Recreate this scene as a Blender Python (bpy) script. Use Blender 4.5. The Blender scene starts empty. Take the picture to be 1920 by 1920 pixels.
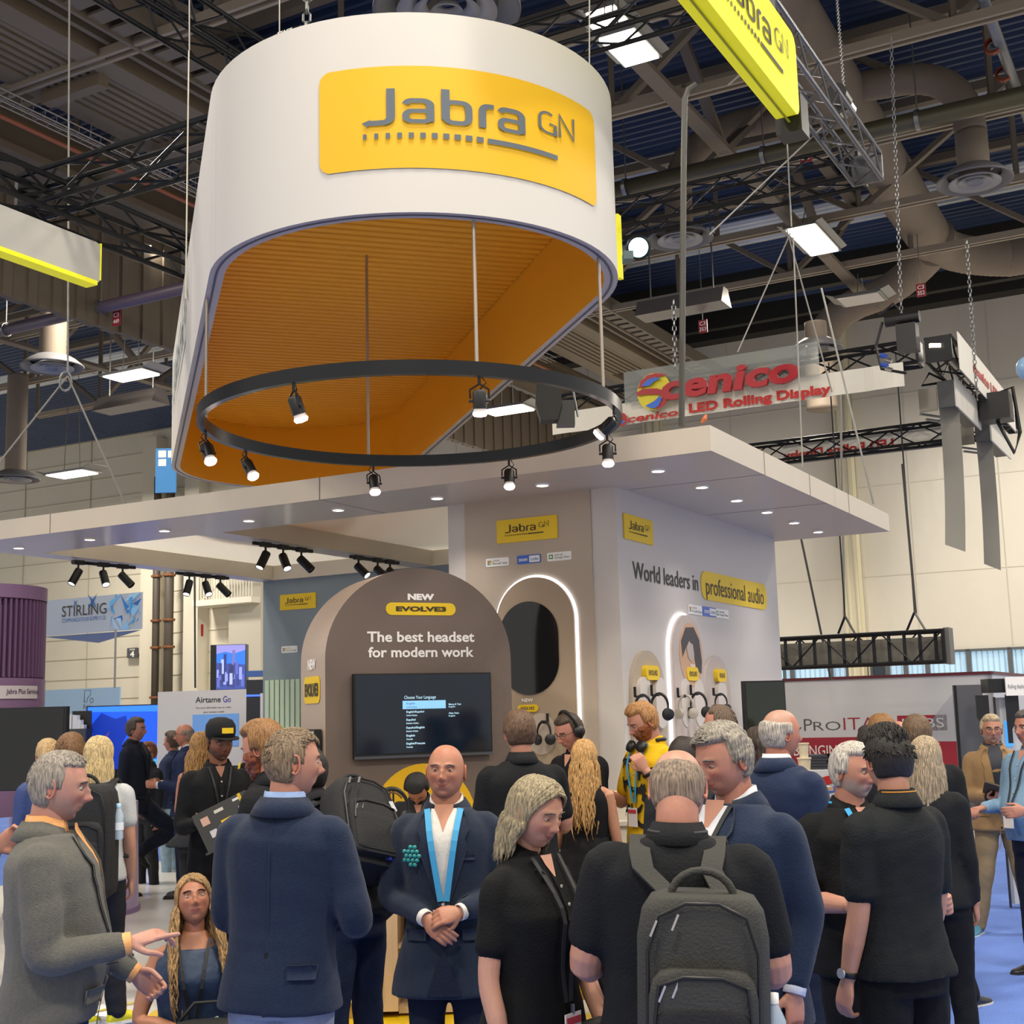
import bpy, bmesh, math, random
import numpy as np
from math import sin, cos, pi, radians, sqrt, tan, atan2, exp
from mathutils import Vector, Matrix, noise

# ------------------------------------------------------------------ camera, sky, light, exposure
SC = bpy.context.scene
COL = SC.collection
FPX = 2475.0
PITCH, ROLL, AZ, CAMH = radians(8.716), radians(-1.52), radians(28.77), 1.9
_f = np.array([0, cos(PITCH), sin(PITCH)]); _r0 = np.array([1.0, 0, 0]); _u0 = np.cross(_r0, _f)
CR = _r0*cos(ROLL)+_u0*sin(ROLL); CU = -_r0*sin(ROLL)+_u0*cos(ROLL); CF = _f
CC = np.array([0, 0, CAMH])
cam_d = bpy.data.cameras.new('camera'); cam = bpy.data.objects.new('camera', cam_d); COL.objects.link(cam)
cam_d.sensor_width = 36; cam_d.lens = FPX/1920*36; cam_d.clip_end = 300
cam.matrix_world = Matrix(((CR[0], CU[0], -CF[0], CC[0]), (CR[1], CU[1], -CF[1], CC[1]), (CR[2], CU[2], -CF[2], CC[2]), (0, 0, 0, 1)))
SC.camera = cam
W = bpy.data.worlds.new('hall_ambient'); SC.world = W; W.use_nodes = True
W.node_tree.nodes['Background'].inputs[0].default_value = (1.0, .96, .92, 1)
W.node_tree.nodes['Background'].inputs[1].default_value = 0.80
SC.view_settings.view_transform = 'Standard'; SC.view_settings.look = 'None'
SC.view_settings.exposure = 0.0; SC.view_settings.gamma = 1.0
SC.view_settings.use_curve_mapping = False

OB = np.array([1.492, 9.639, 0.0])
DR = np.array([sin(AZ), cos(AZ), 0]); DX = np.array([cos(AZ), -sin(AZ), 0])
ZUP = np.array([0, 0, 1.0])
def B(x, y, z=0.0): return OB + DX*x + DR*y + ZUP*z          # booth / hall frame -> world
def ray(px, py): return CF + CR*(px-960)/FPX + CU*(960-py)/FPX
def PZ(px, py, z): d = ray(px, py); return CC + d*(z-CAMH)/d[2]
def PD(px, py, D): d = ray(px, py); return CC + d*D/d[1]
def PZb(px, py, z):
    v = PZ(px, py, z)-OB; return float(v@DX), float(v@DR)
def tob(P): v = np.asarray(P, float)-OB; return float(v@DX), float(v@DR), float(v[2])
def pr(P):
    v = np.asarray(P, float)-CC; k = v@CF
    return 960+FPX*(v@CR)/k, 960-FPX*(v@CU)/k

def area_light(name, P, sx, sy, power, col=(1, .91, .78), target=None, spread=pi):
    l = bpy.data.lights.new(name, 'AREA'); l.shape = 'RECTANGLE'; l.size = sx; l.size_y = sy
    l.energy = power*1.0; l.color = col; l.spread = spread
    o = bpy.data.objects.new(name, l); COL.objects.link(o); o.location = P
    if target is not None:
        o.rotation_euler = (Vector(target)-Vector(P)).to_track_quat('-Z', 'Y').to_euler()
    return o
# the hall's high-bay lighting over the aisle in front of the stand and over the stands behind
for _x, _y in ((4, -13), (-6, -13), (-14, -8), (9, -6), (1, -4.5), (-11, 1.5), (6.5, 4), (-18, 12), (6, 16), (-6, 24), (-26, 26), (-20, 31), (-38, 30), (2, 31)):
    area_light('high_bay_lamp', B(_x, _y, 12.4), 1.6, 1.6, 900 if _y < 20 else 1350)

# ------------------------------------------------------------------ materials
def lin(h):
    if isinstance(h, str):
        h = h.lstrip('#'); h = tuple(int(h[i:i+2], 16)/255 for i in (0, 2, 4))
    return tuple((c/12.92 if c <= .04045 else ((c+.055)/1.055)**2.4) for c in h)
MATS = {}
def mat(key, col='#888888', rough=.6, metal=0, emit=0, emit_col=None, bump=0, bscale=40, var=0, vscale=6, alpha=1, trans=0, spec=None, coat=0, sheen=0, stretch=None):
    if key in MATS: return MATS[key]
    m = bpy.data.materials.new(key); m.use_nodes = True; nt = m.node_tree; b = nt.nodes['Principled BSDF']
    c = lin(col)
    b.inputs['Base Color'].default_value = (*c, 1); b.inputs['Roughness'].default_value = rough
    b.inputs['Metallic'].default_value = metal; b.inputs['Alpha'].default_value = alpha
    b.inputs['Transmission Weight'].default_value = trans; b.inputs['Coat Weight'].default_value = coat
    b.inputs['Sheen Weight'].default_value = sheen
    if spec is not None: b.inputs['Specular IOR Level'].default_value = spec
    if emit:
        b.inputs['Emission Color'].default_value = (*lin(emit_col or col), 1); b.inputs['Emission Strength'].default_value = emit
    if bump or var:
        tc = nt.nodes.new('ShaderNodeTexCoord'); src = tc.outputs['Object']
        if stretch:
            mp = nt.nodes.new('ShaderNodeMapping'); mp.inputs['Scale'].default_value = stretch
            nt.links.new(src, mp.inputs['Vector']); src = mp.outputs['Vector']
    if var:
        n = nt.nodes.new('ShaderNodeTexNoise'); n.inputs['Scale'].default_value = vscale; n.inputs['Detail'].default_value = 5
        nt.links.new(src, n.inputs['Vector'])
        r = nt.nodes.new('ShaderNodeValToRGB'); r.color_ramp.elements[0].position = .3; r.color_ramp.elements[1].position = .7
        r.color_ramp.elements[0].color = (*[max(0, v*(1-var)) for v in c], 1); r.color_ramp.elements[1].color = (*[min(1, v*(1+var)) for v in c], 1)
        nt.links.new(n.outputs['Fac'], r.inputs['Fac']); nt.links.new(r.outputs['Color'], b.inputs['Base Color'])
    if bump:
        n = nt.nodes.new('ShaderNodeTexNoise'); n.inputs['Scale'].default_value = bscale; n.inputs['Detail'].default_value = 4
        nt.links.new(src, n.inputs['Vector'])
        bp = nt.nodes.new('ShaderNodeBump'); bp.inputs['Strength'].default_value = bump; bp.inputs['Distance'].default_value = .02
        nt.links.new(n.outputs['Fac'], bp.inputs['Height']); nt.links.new(bp.outputs['Normal'], b.inputs['Normal'])
    MATS[key] = m; return m

# ------------------------------------------------------------------ mesh builder
def nrm(v): v = np.asarray(v, float); return v/max(1e-9, np.linalg.norm(v))
def frame(d, up=None):
    d = nrm(d); up = np.array([0, 0, 1.0]) if up is None else np.asarray(up, float)
    if abs(d@nrm(up)) > .98: up = np.array([0, 1.0, 0]) if abs(d[1]) < .9 else np.array([1.0, 0, 0])
    a = nrm(np.cross(d, up)); b = np.cross(a, d); return a, b, d
class MB:
    def __init__(s): s.v = []; s.f = []; s.m = []; s.mats = []
    def mi(s, m):
        if m is None: return 0
        if m not in s.mats: s.mats.append(m)
        return s.mats.index(m)
    def add(s, vs, fs, m=None):
        o = len(s.v); i = s.mi(m)
        s.v += [tuple(map(float, p)) for p in vs]; s.f += [tuple(o+k for k in f) for f in fs]; s.m += [i]*len(fs); return s
    def box(s, c, size, ax=None, m=None):
        c = np.asarray(c, float); h = np.asarray(size, float)/2
        A = np.eye(3) if ax is None else np.array([nrm(a) for a in ax])
        vs = [c + A[0]*h[0]*i + A[1]*h[1]*j + A[2]*h[2]*k for i in (-1, 1) for j in (-1, 1) for k in (-1, 1)]
        fs = [(0, 1, 3, 2), (4, 6, 7, 5), (0, 4, 5, 1), (2, 3, 7, 6), (0, 2, 6, 4), (1, 5, 7, 3)]
        return s.add(vs, fs, m)
    def bbox(s, a, b, m=None, fr=None):        # axis box between corners, in a frame function
        (x0, y0, z0), (x1, y1, z1) = a, b; fr = fr or (lambda x, y, z: (x, y, z))
        vs = [fr(x, y, z) for x in (x0, x1) for y in (y0, y1) for z in (z0, z1)]
        return s.add(vs, [(0, 1, 3, 2), (4, 6, 7, 5), (0, 4, 5, 1), (2, 3, 7, 6), (0, 2, 6, 4), (1, 5, 7, 3)], m)
    def bar(s, p, q, w, h=None, up=None, m=None):
        p = np.asarray(p, float); q = np.asarray(q, float); a, b, d = frame(q-p, up)
        return s.box((p+q)/2, (w, h or w, np.linalg.norm(q-p)), (a, b, d), m)
    def tube(s, pts, r, n=8, m=None, caps=True, closed=False):
        pts = [np.asarray(p, float) for p in pts]; R = r if hasattr(r, '__len__') else [r]*len(pts)
        rings = []; a0 = None
        for i, p in enumerate(pts):
            if closed: t = pts[(i+1) % len(pts)]-pts[i-1]
            else: t = pts[min(i+1, len(pts)-1)]-pts[max(i-1, 0)]
            t = nrm(t)
            if a0 is None: a0, b0, _ = frame(t)
            else:
                a0 = nrm(a0 - t*(a0@t)); b0 = np.cross(t, a0)*-1
                b0 = np.cross(a0, t)
            rings.append([p + (a0*cos(2*pi*k/n) + b0*sin(2*pi*k/n))*R[i] for k in range(n)])
        s.loft(rings, m, caps and not closed, closed); return s
    def loft(s, rings, m=None, caps=True, closed=False):
        n = len(rings[0]); vs = [p for r in rings for p in r]; fs = []
        L = len(rings)
        for i in range(L if closed else L-1):
            for k in range(n):
                a, b = i*n+k, i*n+(k+1) % n; c, d = ((i+1) % L)*n+(k+1) % n, ((i+1) % L)*n+k
                fs.append((a, b, c, d))
        if caps: fs.append(tuple(range(n-1, -1, -1))); fs.append(tuple((L-1)*n+k for k in range(n)))
        return s.add(vs, fs, m)
    def lathe(s, prof, c, ax=(0, 0, 1), n=24, m=None, caps=False):
        a, b, d = frame(ax); c = np.asarray(c, float)
        return s.loft([[c + d*z + (a*cos(2*pi*k/n)+b*sin(2*pi*k/n))*r for k in range(n)] for r, z in prof], m, caps)
    def prism(s, poly, fr, t0, t1, m=None):    # poly list of (u,v); fr(u,v,t)
        n = len(poly); vs = [fr(u, v, t0) for u, v in poly]+[fr(u, v, t1) for u, v in poly]
        fs = [tuple(range(n-1, -1, -1)), tuple(range(n, 2*n))]+[(k, (k+1) % n, n+(k+1) % n, n+k) for k in range(n)]
        return s.add(vs, fs, m)
    def poly(s, pts, m=None): return s.add(pts, [tuple(range(len(pts)))], m)
    def build(s, name, m=None, parent=None, smooth=False, world=True):
        me = bpy.data.meshes.new(name); me.from_pydata(s.v, [], s.f)
        ms = s.mats if s.mats else [m]
        for q in ms: me.materials.append(q)
        if s.mats and len(s.mats) > 1: me.polygons.foreach_set('material_index', s.m)
        if smooth: me.polygons.foreach_set('use_smooth', [True]*len(me.polygons))
        me.validate(); me.update()
        o = bpy.data.objects.new(name, me); COL.objects.link(o)
        if parent is not None:
            o.parent = parent
            if world:
                pm = parent.matrix_basis.copy(); q = parent.parent
                if q is not None: pm = q.matrix_basis @ q.matrix_parent_inverse.copy() @ pm if False else WM(parent)
                o.matrix_parent_inverse = pm.inverted()
        return o
def WM(o):
    m = o.matrix_parent_inverse @ o.matrix_basis if o.parent else o.matrix_basis.copy()
    return WM(o.parent) @ m if o.parent else m
def autosmooth(o, deg=40):
    me = o.data; me.polygons.foreach_set('use_smooth', [True]*len(me.polygons))
    try: me.set_sharp_from_angle(angle=radians(deg))
    except Exception: pass
    return o
def tag(o, label=None, cat=None, group=None, kind=None):
    if label: o['label'] = label
    if cat: o['category'] = cat
    if group: o['group'] = group
    if kind: o['kind'] = kind
    return o
def thing(name, label, cat, loc=(0, 0, 0), rotz=0, group=None):
    o = bpy.data.objects.new(name, None); COL.objects.link(o); o.empty_display_size = .1
    o.location = tuple(map(float, loc)); o.rotation_euler = (0, 0, rotz); return tag(o, label, cat, group)
def struct(o): o['kind'] = 'structure'; return o
def copy_tree(o, parent=None):
    c = o.copy(); COL.objects.link(c); c.parent = parent
    if parent: c.matrix_parent_inverse = o.matrix_parent_inverse.copy()
    for ch in list(o.children): copy_tree(ch, c)
    return c

# ------------------------------------------------------------------ flat shapes and lettering on planes
class Plane:
    """vertical plane: P0 world point at u=0,z=0; az = azimuth of the rightward direction seen from its front"""
    def __init__(s, P0, du): s.P0 = np.array([P0[0], P0[1], 0.0]); s.du = nrm(du); s.n = np.cross(s.du, ZUP)
    def uv(s, px, py):
        d = ray(px, py); t = ((s.P0-CC)@s.n)/(d@s.n); P = CC+d*t; v = P-s.P0; return float(v@s.du), float(v[2])
    def pt(s, u, z, off=0.0): return s.P0 + s.du*u + ZUP*z + s.n*off
def rrect(x0, y0, x1, y1, r, n=6):
    r = min(r, abs(x1-x0)/2, abs(y1-y0)/2); out = []
    for cx, cy, a0 in ((x1-r, y1-r, 0), (x0+r, y1-r, pi/2), (x0+r, y0+r, pi), (x1-r, y0+r, 1.5*pi)):
        for k in range(n+1): a = a0+k*pi/2/n; out.append((cx+r*cos(a), cy+r*sin(a)))
    return out
def ellipse(cx, cy, rx, ry, n=36): return [(cx+rx*cos(2*pi*k/n), cy+ry*sin(2*pi*k/n)) for k in range(n)]
_TX = {}
TMP = bpy.data.scenes.new('tmp_build')
def evaluated(o):
    TMP.collection.objects.link(o); TMP.view_layers[0].update(); dg = TMP.view_layers[0].depsgraph; me = bpy.data.meshes.new_from_object(o.evaluated_get(dg)); return me
def textgeo(body, bold=0.0):
    key = (body, bold)
    if key not in _TX:
        cu = bpy.data.curves.new('t', 'FONT'); cu.body = body; cu.size = 1; cu.offset = bold; cu.resolution_u = 3
        o = bpy.data.objects.new('t', cu); me = evaluated(o)
        v = np.array([(p.co.x, p.co.y) for p in me.vertices]) if len(me.vertices) else np.zeros((1, 2))
        f = [tuple(p.vertices) for p in me.polygons]
        bpy.data.objects.remove(o); bpy.data.curves.remove(cu); bpy.data.meshes.remove(me)
        _TX[key] = (v, f)
    return _TX[key]
def text_on(mb, body, x0, y0, x1, y1, fr, bold=0.0, m=None, slant=0, off=.006):
    """fit lettering into the box x0..x1, y0..y1 of the 2-d frame fr(u, v, off)"""
    v, f = textgeo(body, bold); lo = v.min(0); hi = v.max(0)
    u = (v[:, 0]-lo[0])/max(1e-6, hi[0]-lo[0]); w = (v[:, 1]-lo[1])/max(1e-6, hi[1]-lo[1])
    mb.add([fr(x0+(x1-x0)*a + slant*(y1-y0)*b, y0+(y1-y0)*b, off) for a, b in zip(u, w)], f, m)
def stroke(mb, pts, w, fr, m=None, off=.006, closed=False, rnd=True, sub=1):
    """a thick flat line"""
    P = [np.array(p, float) for p in pts]; n = len(P); L = []; Rr = []
    for i in range(n):
        if closed: a, b = P[i-1], P[(i+1) % n]
        else: a, b = P[max(0, i-1)], P[min(n-1, i+1)]
        t = b-a; t /= max(1e-9, np.hypot(*t)); nn = np.array([-t[1], t[0]])
        k = 1.0
        if closed or 0 < i < n-1:
            t1 = P[i]-P[i-1]; t1 /= max(1e-9, np.hypot(*t1)); k = 1/max(.55, abs(nn@np.array([-t1[1], t1[0]])))
        L.append(P[i]+nn*w/2*k); Rr.append(P[i]-nn*w/2*k)
    vs = [fr(*p, off) for p in L]+[fr(*p, off) for p in Rr]
    mb.add(vs, [(i, (i+1) % n, n+(i+1) % n, n+i) for i in range(n if closed else n-1)], m)
def arcpts(cx, cy, rx, ry, a0, a1, n=8): return [(cx+rx*cos(radians(a0+(a1-a0)*k/n)), cy+ry*sin(radians(a0+(a1-a0)*k/n))) for k in range(n+1)]
def brand_panel(mb, u0, v0, u1, v1, fr, myel, mtxt, off=.004, r=.06):
    """yellow panel with the word, the two letters and the row of growing squares"""
    w, h = u1-u0, v1-v0
    if myel: mb.prism(rrect(u0, v0, u1, v1, r*h), lambda a, b, t: fr(a, b, t), 0, off, myel)
    X = lambda a: u0+a*w
    Y = lambda b: v0+b*h
    an = 1.6; fa = lambda p, q, t: fr(p, q/an, t)
    def S(pts, wd, **k): stroke(mb, [(X(a), Y(b)*an) for a, b in pts], wd*w, fa, mtxt, off+.003, **k)
    def rr(x0, y0, x1, y1, rx, ry):
        out = []
        for cx, cy, a0 in ((x1-rx, y1-ry, 0), (x0+rx, y1-ry, 90), (x0+rx, y0+ry, 180), (x1-rx, y0+ry, 270)): out += arcpts(cx, cy, rx, ry, a0, a0+90, 5)
        return out
    lw = .026; B0, XH, CAP = .445, .650, .772
    S([(.227, CAP), (.227, .62), (.227, .52)]+arcpts(.205, .50, .022, .06, 0, -90, 6)+[(.18, .438), (.160, .440)]+arcpts(.160, .475, .012, .035, -90, -150, 3), lw)
    def aa(x):
        S([(x+.010, XH-.035)]+arcpts(x+.028, XH-.03, .016, .03, 150, 90, 4)+arcpts(x+.058, XH-.045, .026, .045, 90, 0, 6)+[(x+.084, B0+.02), (x+.084, B0)], lw*.92)
        S(rr(x+.010, B0+.003, x+.084, B0+.105, .02, .04), lw*.8, closed=True)
    aa(.262)
    S([(.392, CAP), (.392, .6), (.392, B0+.03)], lw); S(rr(.392, B0+.003, .464, XH, .022, .055), lw*.85, closed=True)
    S([(.507, B0-.012), (.507, XH-.06)]+arcpts(.527, XH-.055, .02, .055, 180, 90, 5)+[(.545, XH)], lw*.92)
    aa(.558)
    t = .0115
    S(arcpts(.742, .67, .032, .07, 50, 180, 7)+arcpts(.742, .60, .032, .065, 180, 270, 6)+[(.775, .535), (.775, .63), (.750, .63)], t)
    S([(.795, .54), (.795, .765), (.862, .56), (.862, .785)], t)
    for k in range(11):
        x = .142+k*.0345; ww = .011+.0011*k
        mb.poly([fr(X(a), Y(b), off+.003) for a, b in ((x, .283), (x+ww, .283), (x+ww, .337), (x, .337))], mtxt)
    x = .522
    for k in range(8):
        a = x+(.781-x)*k/8; b = x+(.781-x)*(k+1)/8
        mb.poly([fr(X(q), Y(p), off+.003) for q, p in ((a, .283), (b, .283), (b, .333), (a, .333))], mtxt)

M_WHITE = mat('white_laminate', '#cfc8ba', .45, var=.02, vscale=2)
M_FASCIA = mat('fascia_white', '#c9bfae', .4, var=.02, vscale=2)
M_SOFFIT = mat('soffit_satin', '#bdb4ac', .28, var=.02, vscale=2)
M_BLACK = mat('black_metal', '#17181a', .35, metal=.3)
M_BLACKP = mat('black_plastic', '#121314', .45)
M_CHROME = mat('bright_metal', '#c8c8c8', .25, metal=1)
M_STEEL = mat('galvanised_steel', '#8d8f90', .4, metal=.8)
M_YEL = mat('brand_yellow', '#ecb80e', .55)
M_YELS = mat('yellow_sticker', '#e9c416', .5)
M_INK = mat('dark_ink', '#3d3a36', .6)
M_INKG = mat('slate_ink', '#566069', .6)
M_TXW = mat('white_print', '#f2efe8', .6)
M_LAMP = mat('lit_lamp', '#fff0e8', .5, emit=14, emit_col='#fff2ea')
M_GLASSB = mat('dark_glass', '#05070a', .06, spec=.6)
# ------------------------------------------------------------------ the hall
def fb(u, v, t): return B(u, v, t)
def bbb(mb, x0, y0, z0, x1, y1, z1, m=None): return mb.bbox((x0, y0, z0), (x1, y1, z1), m, lambda x, y, z: B(x, y, z))
M_CARPET = mat('blue_carpet', '#5f7ec9', .95, bump=.5, bscale=60, var=.10, vscale=1.6)
m = MB(); bbb(m, -60, -26, -.2, 30, 36, 0); struct(m.build('floor', mat('hall_concrete', '#a79f93', .7, var=.08, vscale=.5)))
for (x0, y0, x1, y1, lab) in ((-.15, -2.8, 7.5, 20, 'blue carpet of the aisle along the right side of the stand'), (-16, -9, 7.5, -2.88, 'blue carpet of the aisle in front of the stand'), (-26, -2.87, -9.51, 24, 'blue carpet of the aisle beyond the left edge of the stand')):
    m = MB(); bbb(m, x0, y0, 0, x1, y1, .004); tag(m.build('aisle_carpet', M_CARPET), lab, 'carpet')
M_WALL = mat('cream_wall', '#dcd6c4', .8, var=.03, vscale=.6, bump=.3, bscale=1.2)
M_WRAP = mat('insulation_wrap', '#d6d1c4', .34, bump=1.0, bscale=1.6, var=.03, vscale=.5, stretch=(1, 1, .5))
# far wall: wrapped part to the right, block part to the left, with a window strip
m = MB()
zt = 16.6
wx0, wx1 = -14.2, 12
bbb(m, -33, 36, 0, wx1, 36.4, 2.6); bbb(m, -33, 36, 3.62, wx1, 36.4, zt); bbb(m, -33, 36, 2.6, wx0, 36.4, 3.62)
struct(m.build('wall_back', M_WRAP))
m = MB(); bbb(m, -60, 35.9, 0, -33, 36.4, zt)
wl = struct(m.build('wall_left', M_WALL))
# wall seams, columns and conduits of the back wall
m = MB()
for x in (-30, -27, -24, -21, -18, -15.2, -12.3, -6.1, -3.2, .4, 3.1): bbb(m, x, 35.98, 3.7, x+.03, 36, zt)
for z in (6.2, 9.3, 12.4): bbb(m, -33, 35.985, z, wx1, 36, z+.03)
struct(m.build('trim_1', mat('wrap_seam', '#cbc6b8', .5)))
M_CREAM = mat('cream_column', '#e3dcbf', .6)
for i, (a, b) in enumerate(((1576, 1605), (1215, 1242))):
    P = Plane(B(0, 35.6), DX); u0 = P.uv(a, 1000)[0]; u1 = P.uv(b, 1000)[0]
    m = MB(); bbb(m, u0, 35.5, 0, u1, 36, zt); struct(m.build('trim_%d' % (i+2), M_CREAM))
    m = MB()
    for k in range(3): m.tube([B(u0+.15+.28*k, 35.45, 0), B(u0+.15+.28*k, 35.45, 14)], .03, 6)
    struct(m.build('trim_%d' % (i+4), mat('conduit', '#b8b29c', .5, metal=.3)))
# block wall: courses, columns, pipes
m = MB()
for z in [1.2+.95*k for k in range(16)]: bbb(m, -60, 35.87, z, -33, 35.9, z+.03)
for x in (-58, -53.5, -49, -44.5, -37.4): bbb(m, x, 35.87, 0, x+.05, 35.9, zt)
struct(m.build('trim_6', mat('mortar_line', '#b9b29c', .8)))
PW = Plane(B(0, 35.6), DX)
for i, (a, b, c) in enumerate(((274, 300, '#d9d3c0'), (355, 382, '#d2cdbd'), (440, 500, '#b9b5a8'))):
    u0 = PW.uv(a, 1180)[0]; u1 = PW.uv(b, 1180)[0]; m = MB(); bbb(m, u0, 35.2, 0, u1, 36, 15); struct(m.build('trim_%d' % (7+i), mat('pilaster%d' % i, c, .7)))
for a, r, lab in ((313, .17, 'left of the two dark drain pipes on the far left wall'), (337, .21, 'right and thicker of the two dark drain pipes on the wall')):
    u0 = PW.uv(a, 1180)[0]; t = thing('drain_pipe', lab, 'pipe', B(u0, 34.9))
    m = MB(); m.tube([B(u0, 34.9, 0), B(u0, 34.9, 13)], r, 12); m.build('pipe', mat('dark_pipe', '#4b443c', .6), t, True)
    m = MB()
    for z in (3, 5.2, 6.4, 8.4): m.lathe([(r+.03, z), (r+.08, z+.02), (r+.08, z+.1), (r+.03, z+.12)], B(u0, 34.9, 0), n=12)
    m.build('collar', mat('copper_collar', '#8a5a3c', .5, metal=.5), t)
# window strip
PWin = Plane(B(0, 36.0), DX)
m = MB(); bbb(m, wx0, 36.5, 2.3, wx1, 36.6, 4.1)
o = struct(m.build('wall_outside', mat('outdoor_cladding', '#b8dcf0', .8, emit=1.0, emit_col='#b9dcf2')))
m = MB()
for k in range(150): bbb(m, wx0+.12+.175*k, 36.46, 2.4, wx0+.17+.175*k, 36.5, 4.0)
struct(m.build('trim_10', mat('cladding_rib', '#7fa9c6', .7, emit=.55, emit_col='#8fb8d4')))
cuts = [PWin.uv(x, 1240)[0] for x in (1468, 1485, 1557, 1590, 1632, 1664, 1698, 1739, 1817, 1895)]+[-1.2, 1, 3.2]
for i in range(len(cuts)-1):
    a, b = cuts[i], cuts[i+1]; t = MB()
    for (x0, z0, x1, z1) in ((a, 2.6, b, 2.68), (a, 3.54, b, 3.62), (a, 2.6, a+.07, 3.62), (b-.07, 2.6, b, 3.62)): bbb(t, x0, 35.9, z0, x1, 36.1, z1)
    w = struct(t.build('window_%d' % (i+1), mat('window_frame', '#5a5f63', .5)))
    t = MB(); bbb(t, a+.05, 36.02, 2.65, b-.05, 36.03, 3.58); t.build('pane', mat('window_pane', '#d5ecf7' if i not in (3, 4) else '#333f4c', .1, alpha=.35 if i not in (3, 4) else 1) if i not in (3, 4) else mat('dark_pane', '#36424f', .15), w)
# ceiling deck: ridged metal sheet, ridges along x
def deck(y0, y1, x0, x1, z, m, pitch=.3, dp=.1):
    n = int((y1-y0)/pitch); prof = []
    for k in range(n):
        y = y0+k*pitch; prof += [(y, z), (y+pitch*.3, z), (y+pitch*.5, z-dp), (y+pitch*.8, z-dp)]
    prof.append((y1, z)); vs = []
    for y, zz in prof: vs += [B(x0, y, zz), B(x1, y, zz)]
    mb = MB(); mb.add(vs, [(2*i, 2*i+1, 2*i+3, 2*i+2) for i in range(len(prof)-1)]); return mb
M_DECK = mat('deck_navy', '#27395a', .5, metal=.2, var=.15, vscale=.4)
M_DECKL = mat('deck_lit_band', '#c4cbd2', .4, metal=.3, var=.12, vscale=.5)  # paler deck colour paints in the brightly lit strips
ZD = 15.6
bands = []
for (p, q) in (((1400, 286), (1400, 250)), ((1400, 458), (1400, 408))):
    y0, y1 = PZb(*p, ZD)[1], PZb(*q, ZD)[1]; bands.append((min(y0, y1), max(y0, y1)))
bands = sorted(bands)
ys = -22
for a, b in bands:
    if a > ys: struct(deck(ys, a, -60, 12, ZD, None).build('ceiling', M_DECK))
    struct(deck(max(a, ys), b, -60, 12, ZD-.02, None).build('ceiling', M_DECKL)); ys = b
struct(deck(ys, 36, -60, 12, ZD, None).build('ceiling', M_DECK))
# roof trusses of the building
M_BEAM = mat('beam_taupe', '#72685a', .6, var=.08, vscale=.7)
M_BEAML = mat('chord_light', '#978b79', .55, var=.06, vscale=.7)
def roof_truss(y, x0, x1, zb=13.0, ztp=15.3, step=3.1, full=True):
    mb = MB()
    mb.bar(B(x0, y-.09, zb), B(x1, y-.09, zb), .07, .16, m=M_BEAML); mb.bar(B(x0, y+.09, zb), B(x1, y+.09, zb), .07, .16, m=M_BEAML)
    mb.bar(B(x0, y, ztp), B(x1, y, ztp), .22, .2, m=M_BEAM)
    if full:
        n = int((x1-x0)/step)
        for k in range(n):
            x = x0+k*step; up = k % 2
            mb.bar(B(x, y, zb if up else ztp), B(x+step, y, ztp if up else zb), .16, .12, m=M_BEAM)
            mb.bar(B(x, y, zb), B(x, y, ztp), .1, .1, m=M_BEAM)
    struct(mb.build('roof_truss', M_BEAM))
for y, s in ((5.8, 3.4), (9.4, 3.4), (12.35, 3.1), (16.2, 3.1), (19.9, 3.4), (23.4, 3.1)): roof_truss(y, -34, 8, step=s)
def cross_girder(x, y0, y1, zb=12.9, zt2=15.4):
    mb = MB(); mb.bar(B(x, y0, zb), B(x, y1, zb), .3, .1); mb.bar(B(x, y0, zt2), B(x, y1, zt2), .3, .12)
    n = int((y1-y0)/3.6)
    for k in range(n):
        y = y0+k*3.6; mb.bar(B(x, y, zb if k % 2 else zt2), B(x, y+3.6, zt2 if k % 2 else zb), .2, .14)
    struct(mb.build('roof_truss', M_BEAM))
for x in (-4.8, 2.4, -20, -27): cross_girder(x, 4, 26)
# the lowered ribbed soffits and girders running back on the left, and the same beyond
M_RIB = mat('rib_taupe', '#786c59', .6, var=.06, vscale=.6)
def ribbed(x0, x1, y0, y1, z, name='ceiling'):
    mb = MB(); n = max(1, int((x1-x0)/.18)); prof = []
    for k in range(n):
        x = x0+(x1-x0)*k/n; w = (x1-x0)/n; prof += [(x, z), (x+w*.55, z), (x+w*.62, z+.09), (x+w*.93, z+.09)]
    prof.append((x1, z)); vs = []
    for x, zz in prof: vs += [B(x, y0, zz), B(x, y1, zz)]
    mb.add(vs, [(2*i, 2*i+1, 2*i+3, 2*i+2) for i in range(len(prof)-1)]); struct(mb.build(name, M_RIB))
ribbed(-14.25, -12.9, -4, 30, 13.0)
m = MB(); bbb(m, -12.9, -4, 12.95, -12.45, 35, 13.5); bbb(m, -12.3, -4, 13.1, -12.2, 35, 13.7); struct(m.build('ceiling_girder', M_RIB))
m = MB(); bbb(m, -14.6, -4, 13.0, -14.25, 35, 13.5); struct(m.build('ceiling_girder', M_RIB))
m = MB(); bbb(m, -16.9, -4, 12.6, -16.0, 35, 12.75); bbb(m, -16.5, -4, 12.75, -16.35, 35, 13.5); bbb(m, -16.9, -4, 13.5, -16.0, 35, 13.6); struct(m.build('ceiling_girder', M_RIB))
m = MB()
for k in range(60):
    y = -2+.62*k; bbb(m, -17.3, y, 10.2, -17.1, y+.4, 12.6); bbb(m, -17.2, y+.4, 10.2, -17.05, y+.62, 12.6)
struct(m.build('wall_upper', mat('fin_taupe', '#5f5445', .65)))
m = MB()
for y in (6.1, 8.8, 12.0, 15.5, 19.0): bbb(m, -14.3, y, 12.75, -12.9, y+.22, 13.0)
struct(m.build('ceiling_girder', M_RIB))
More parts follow.
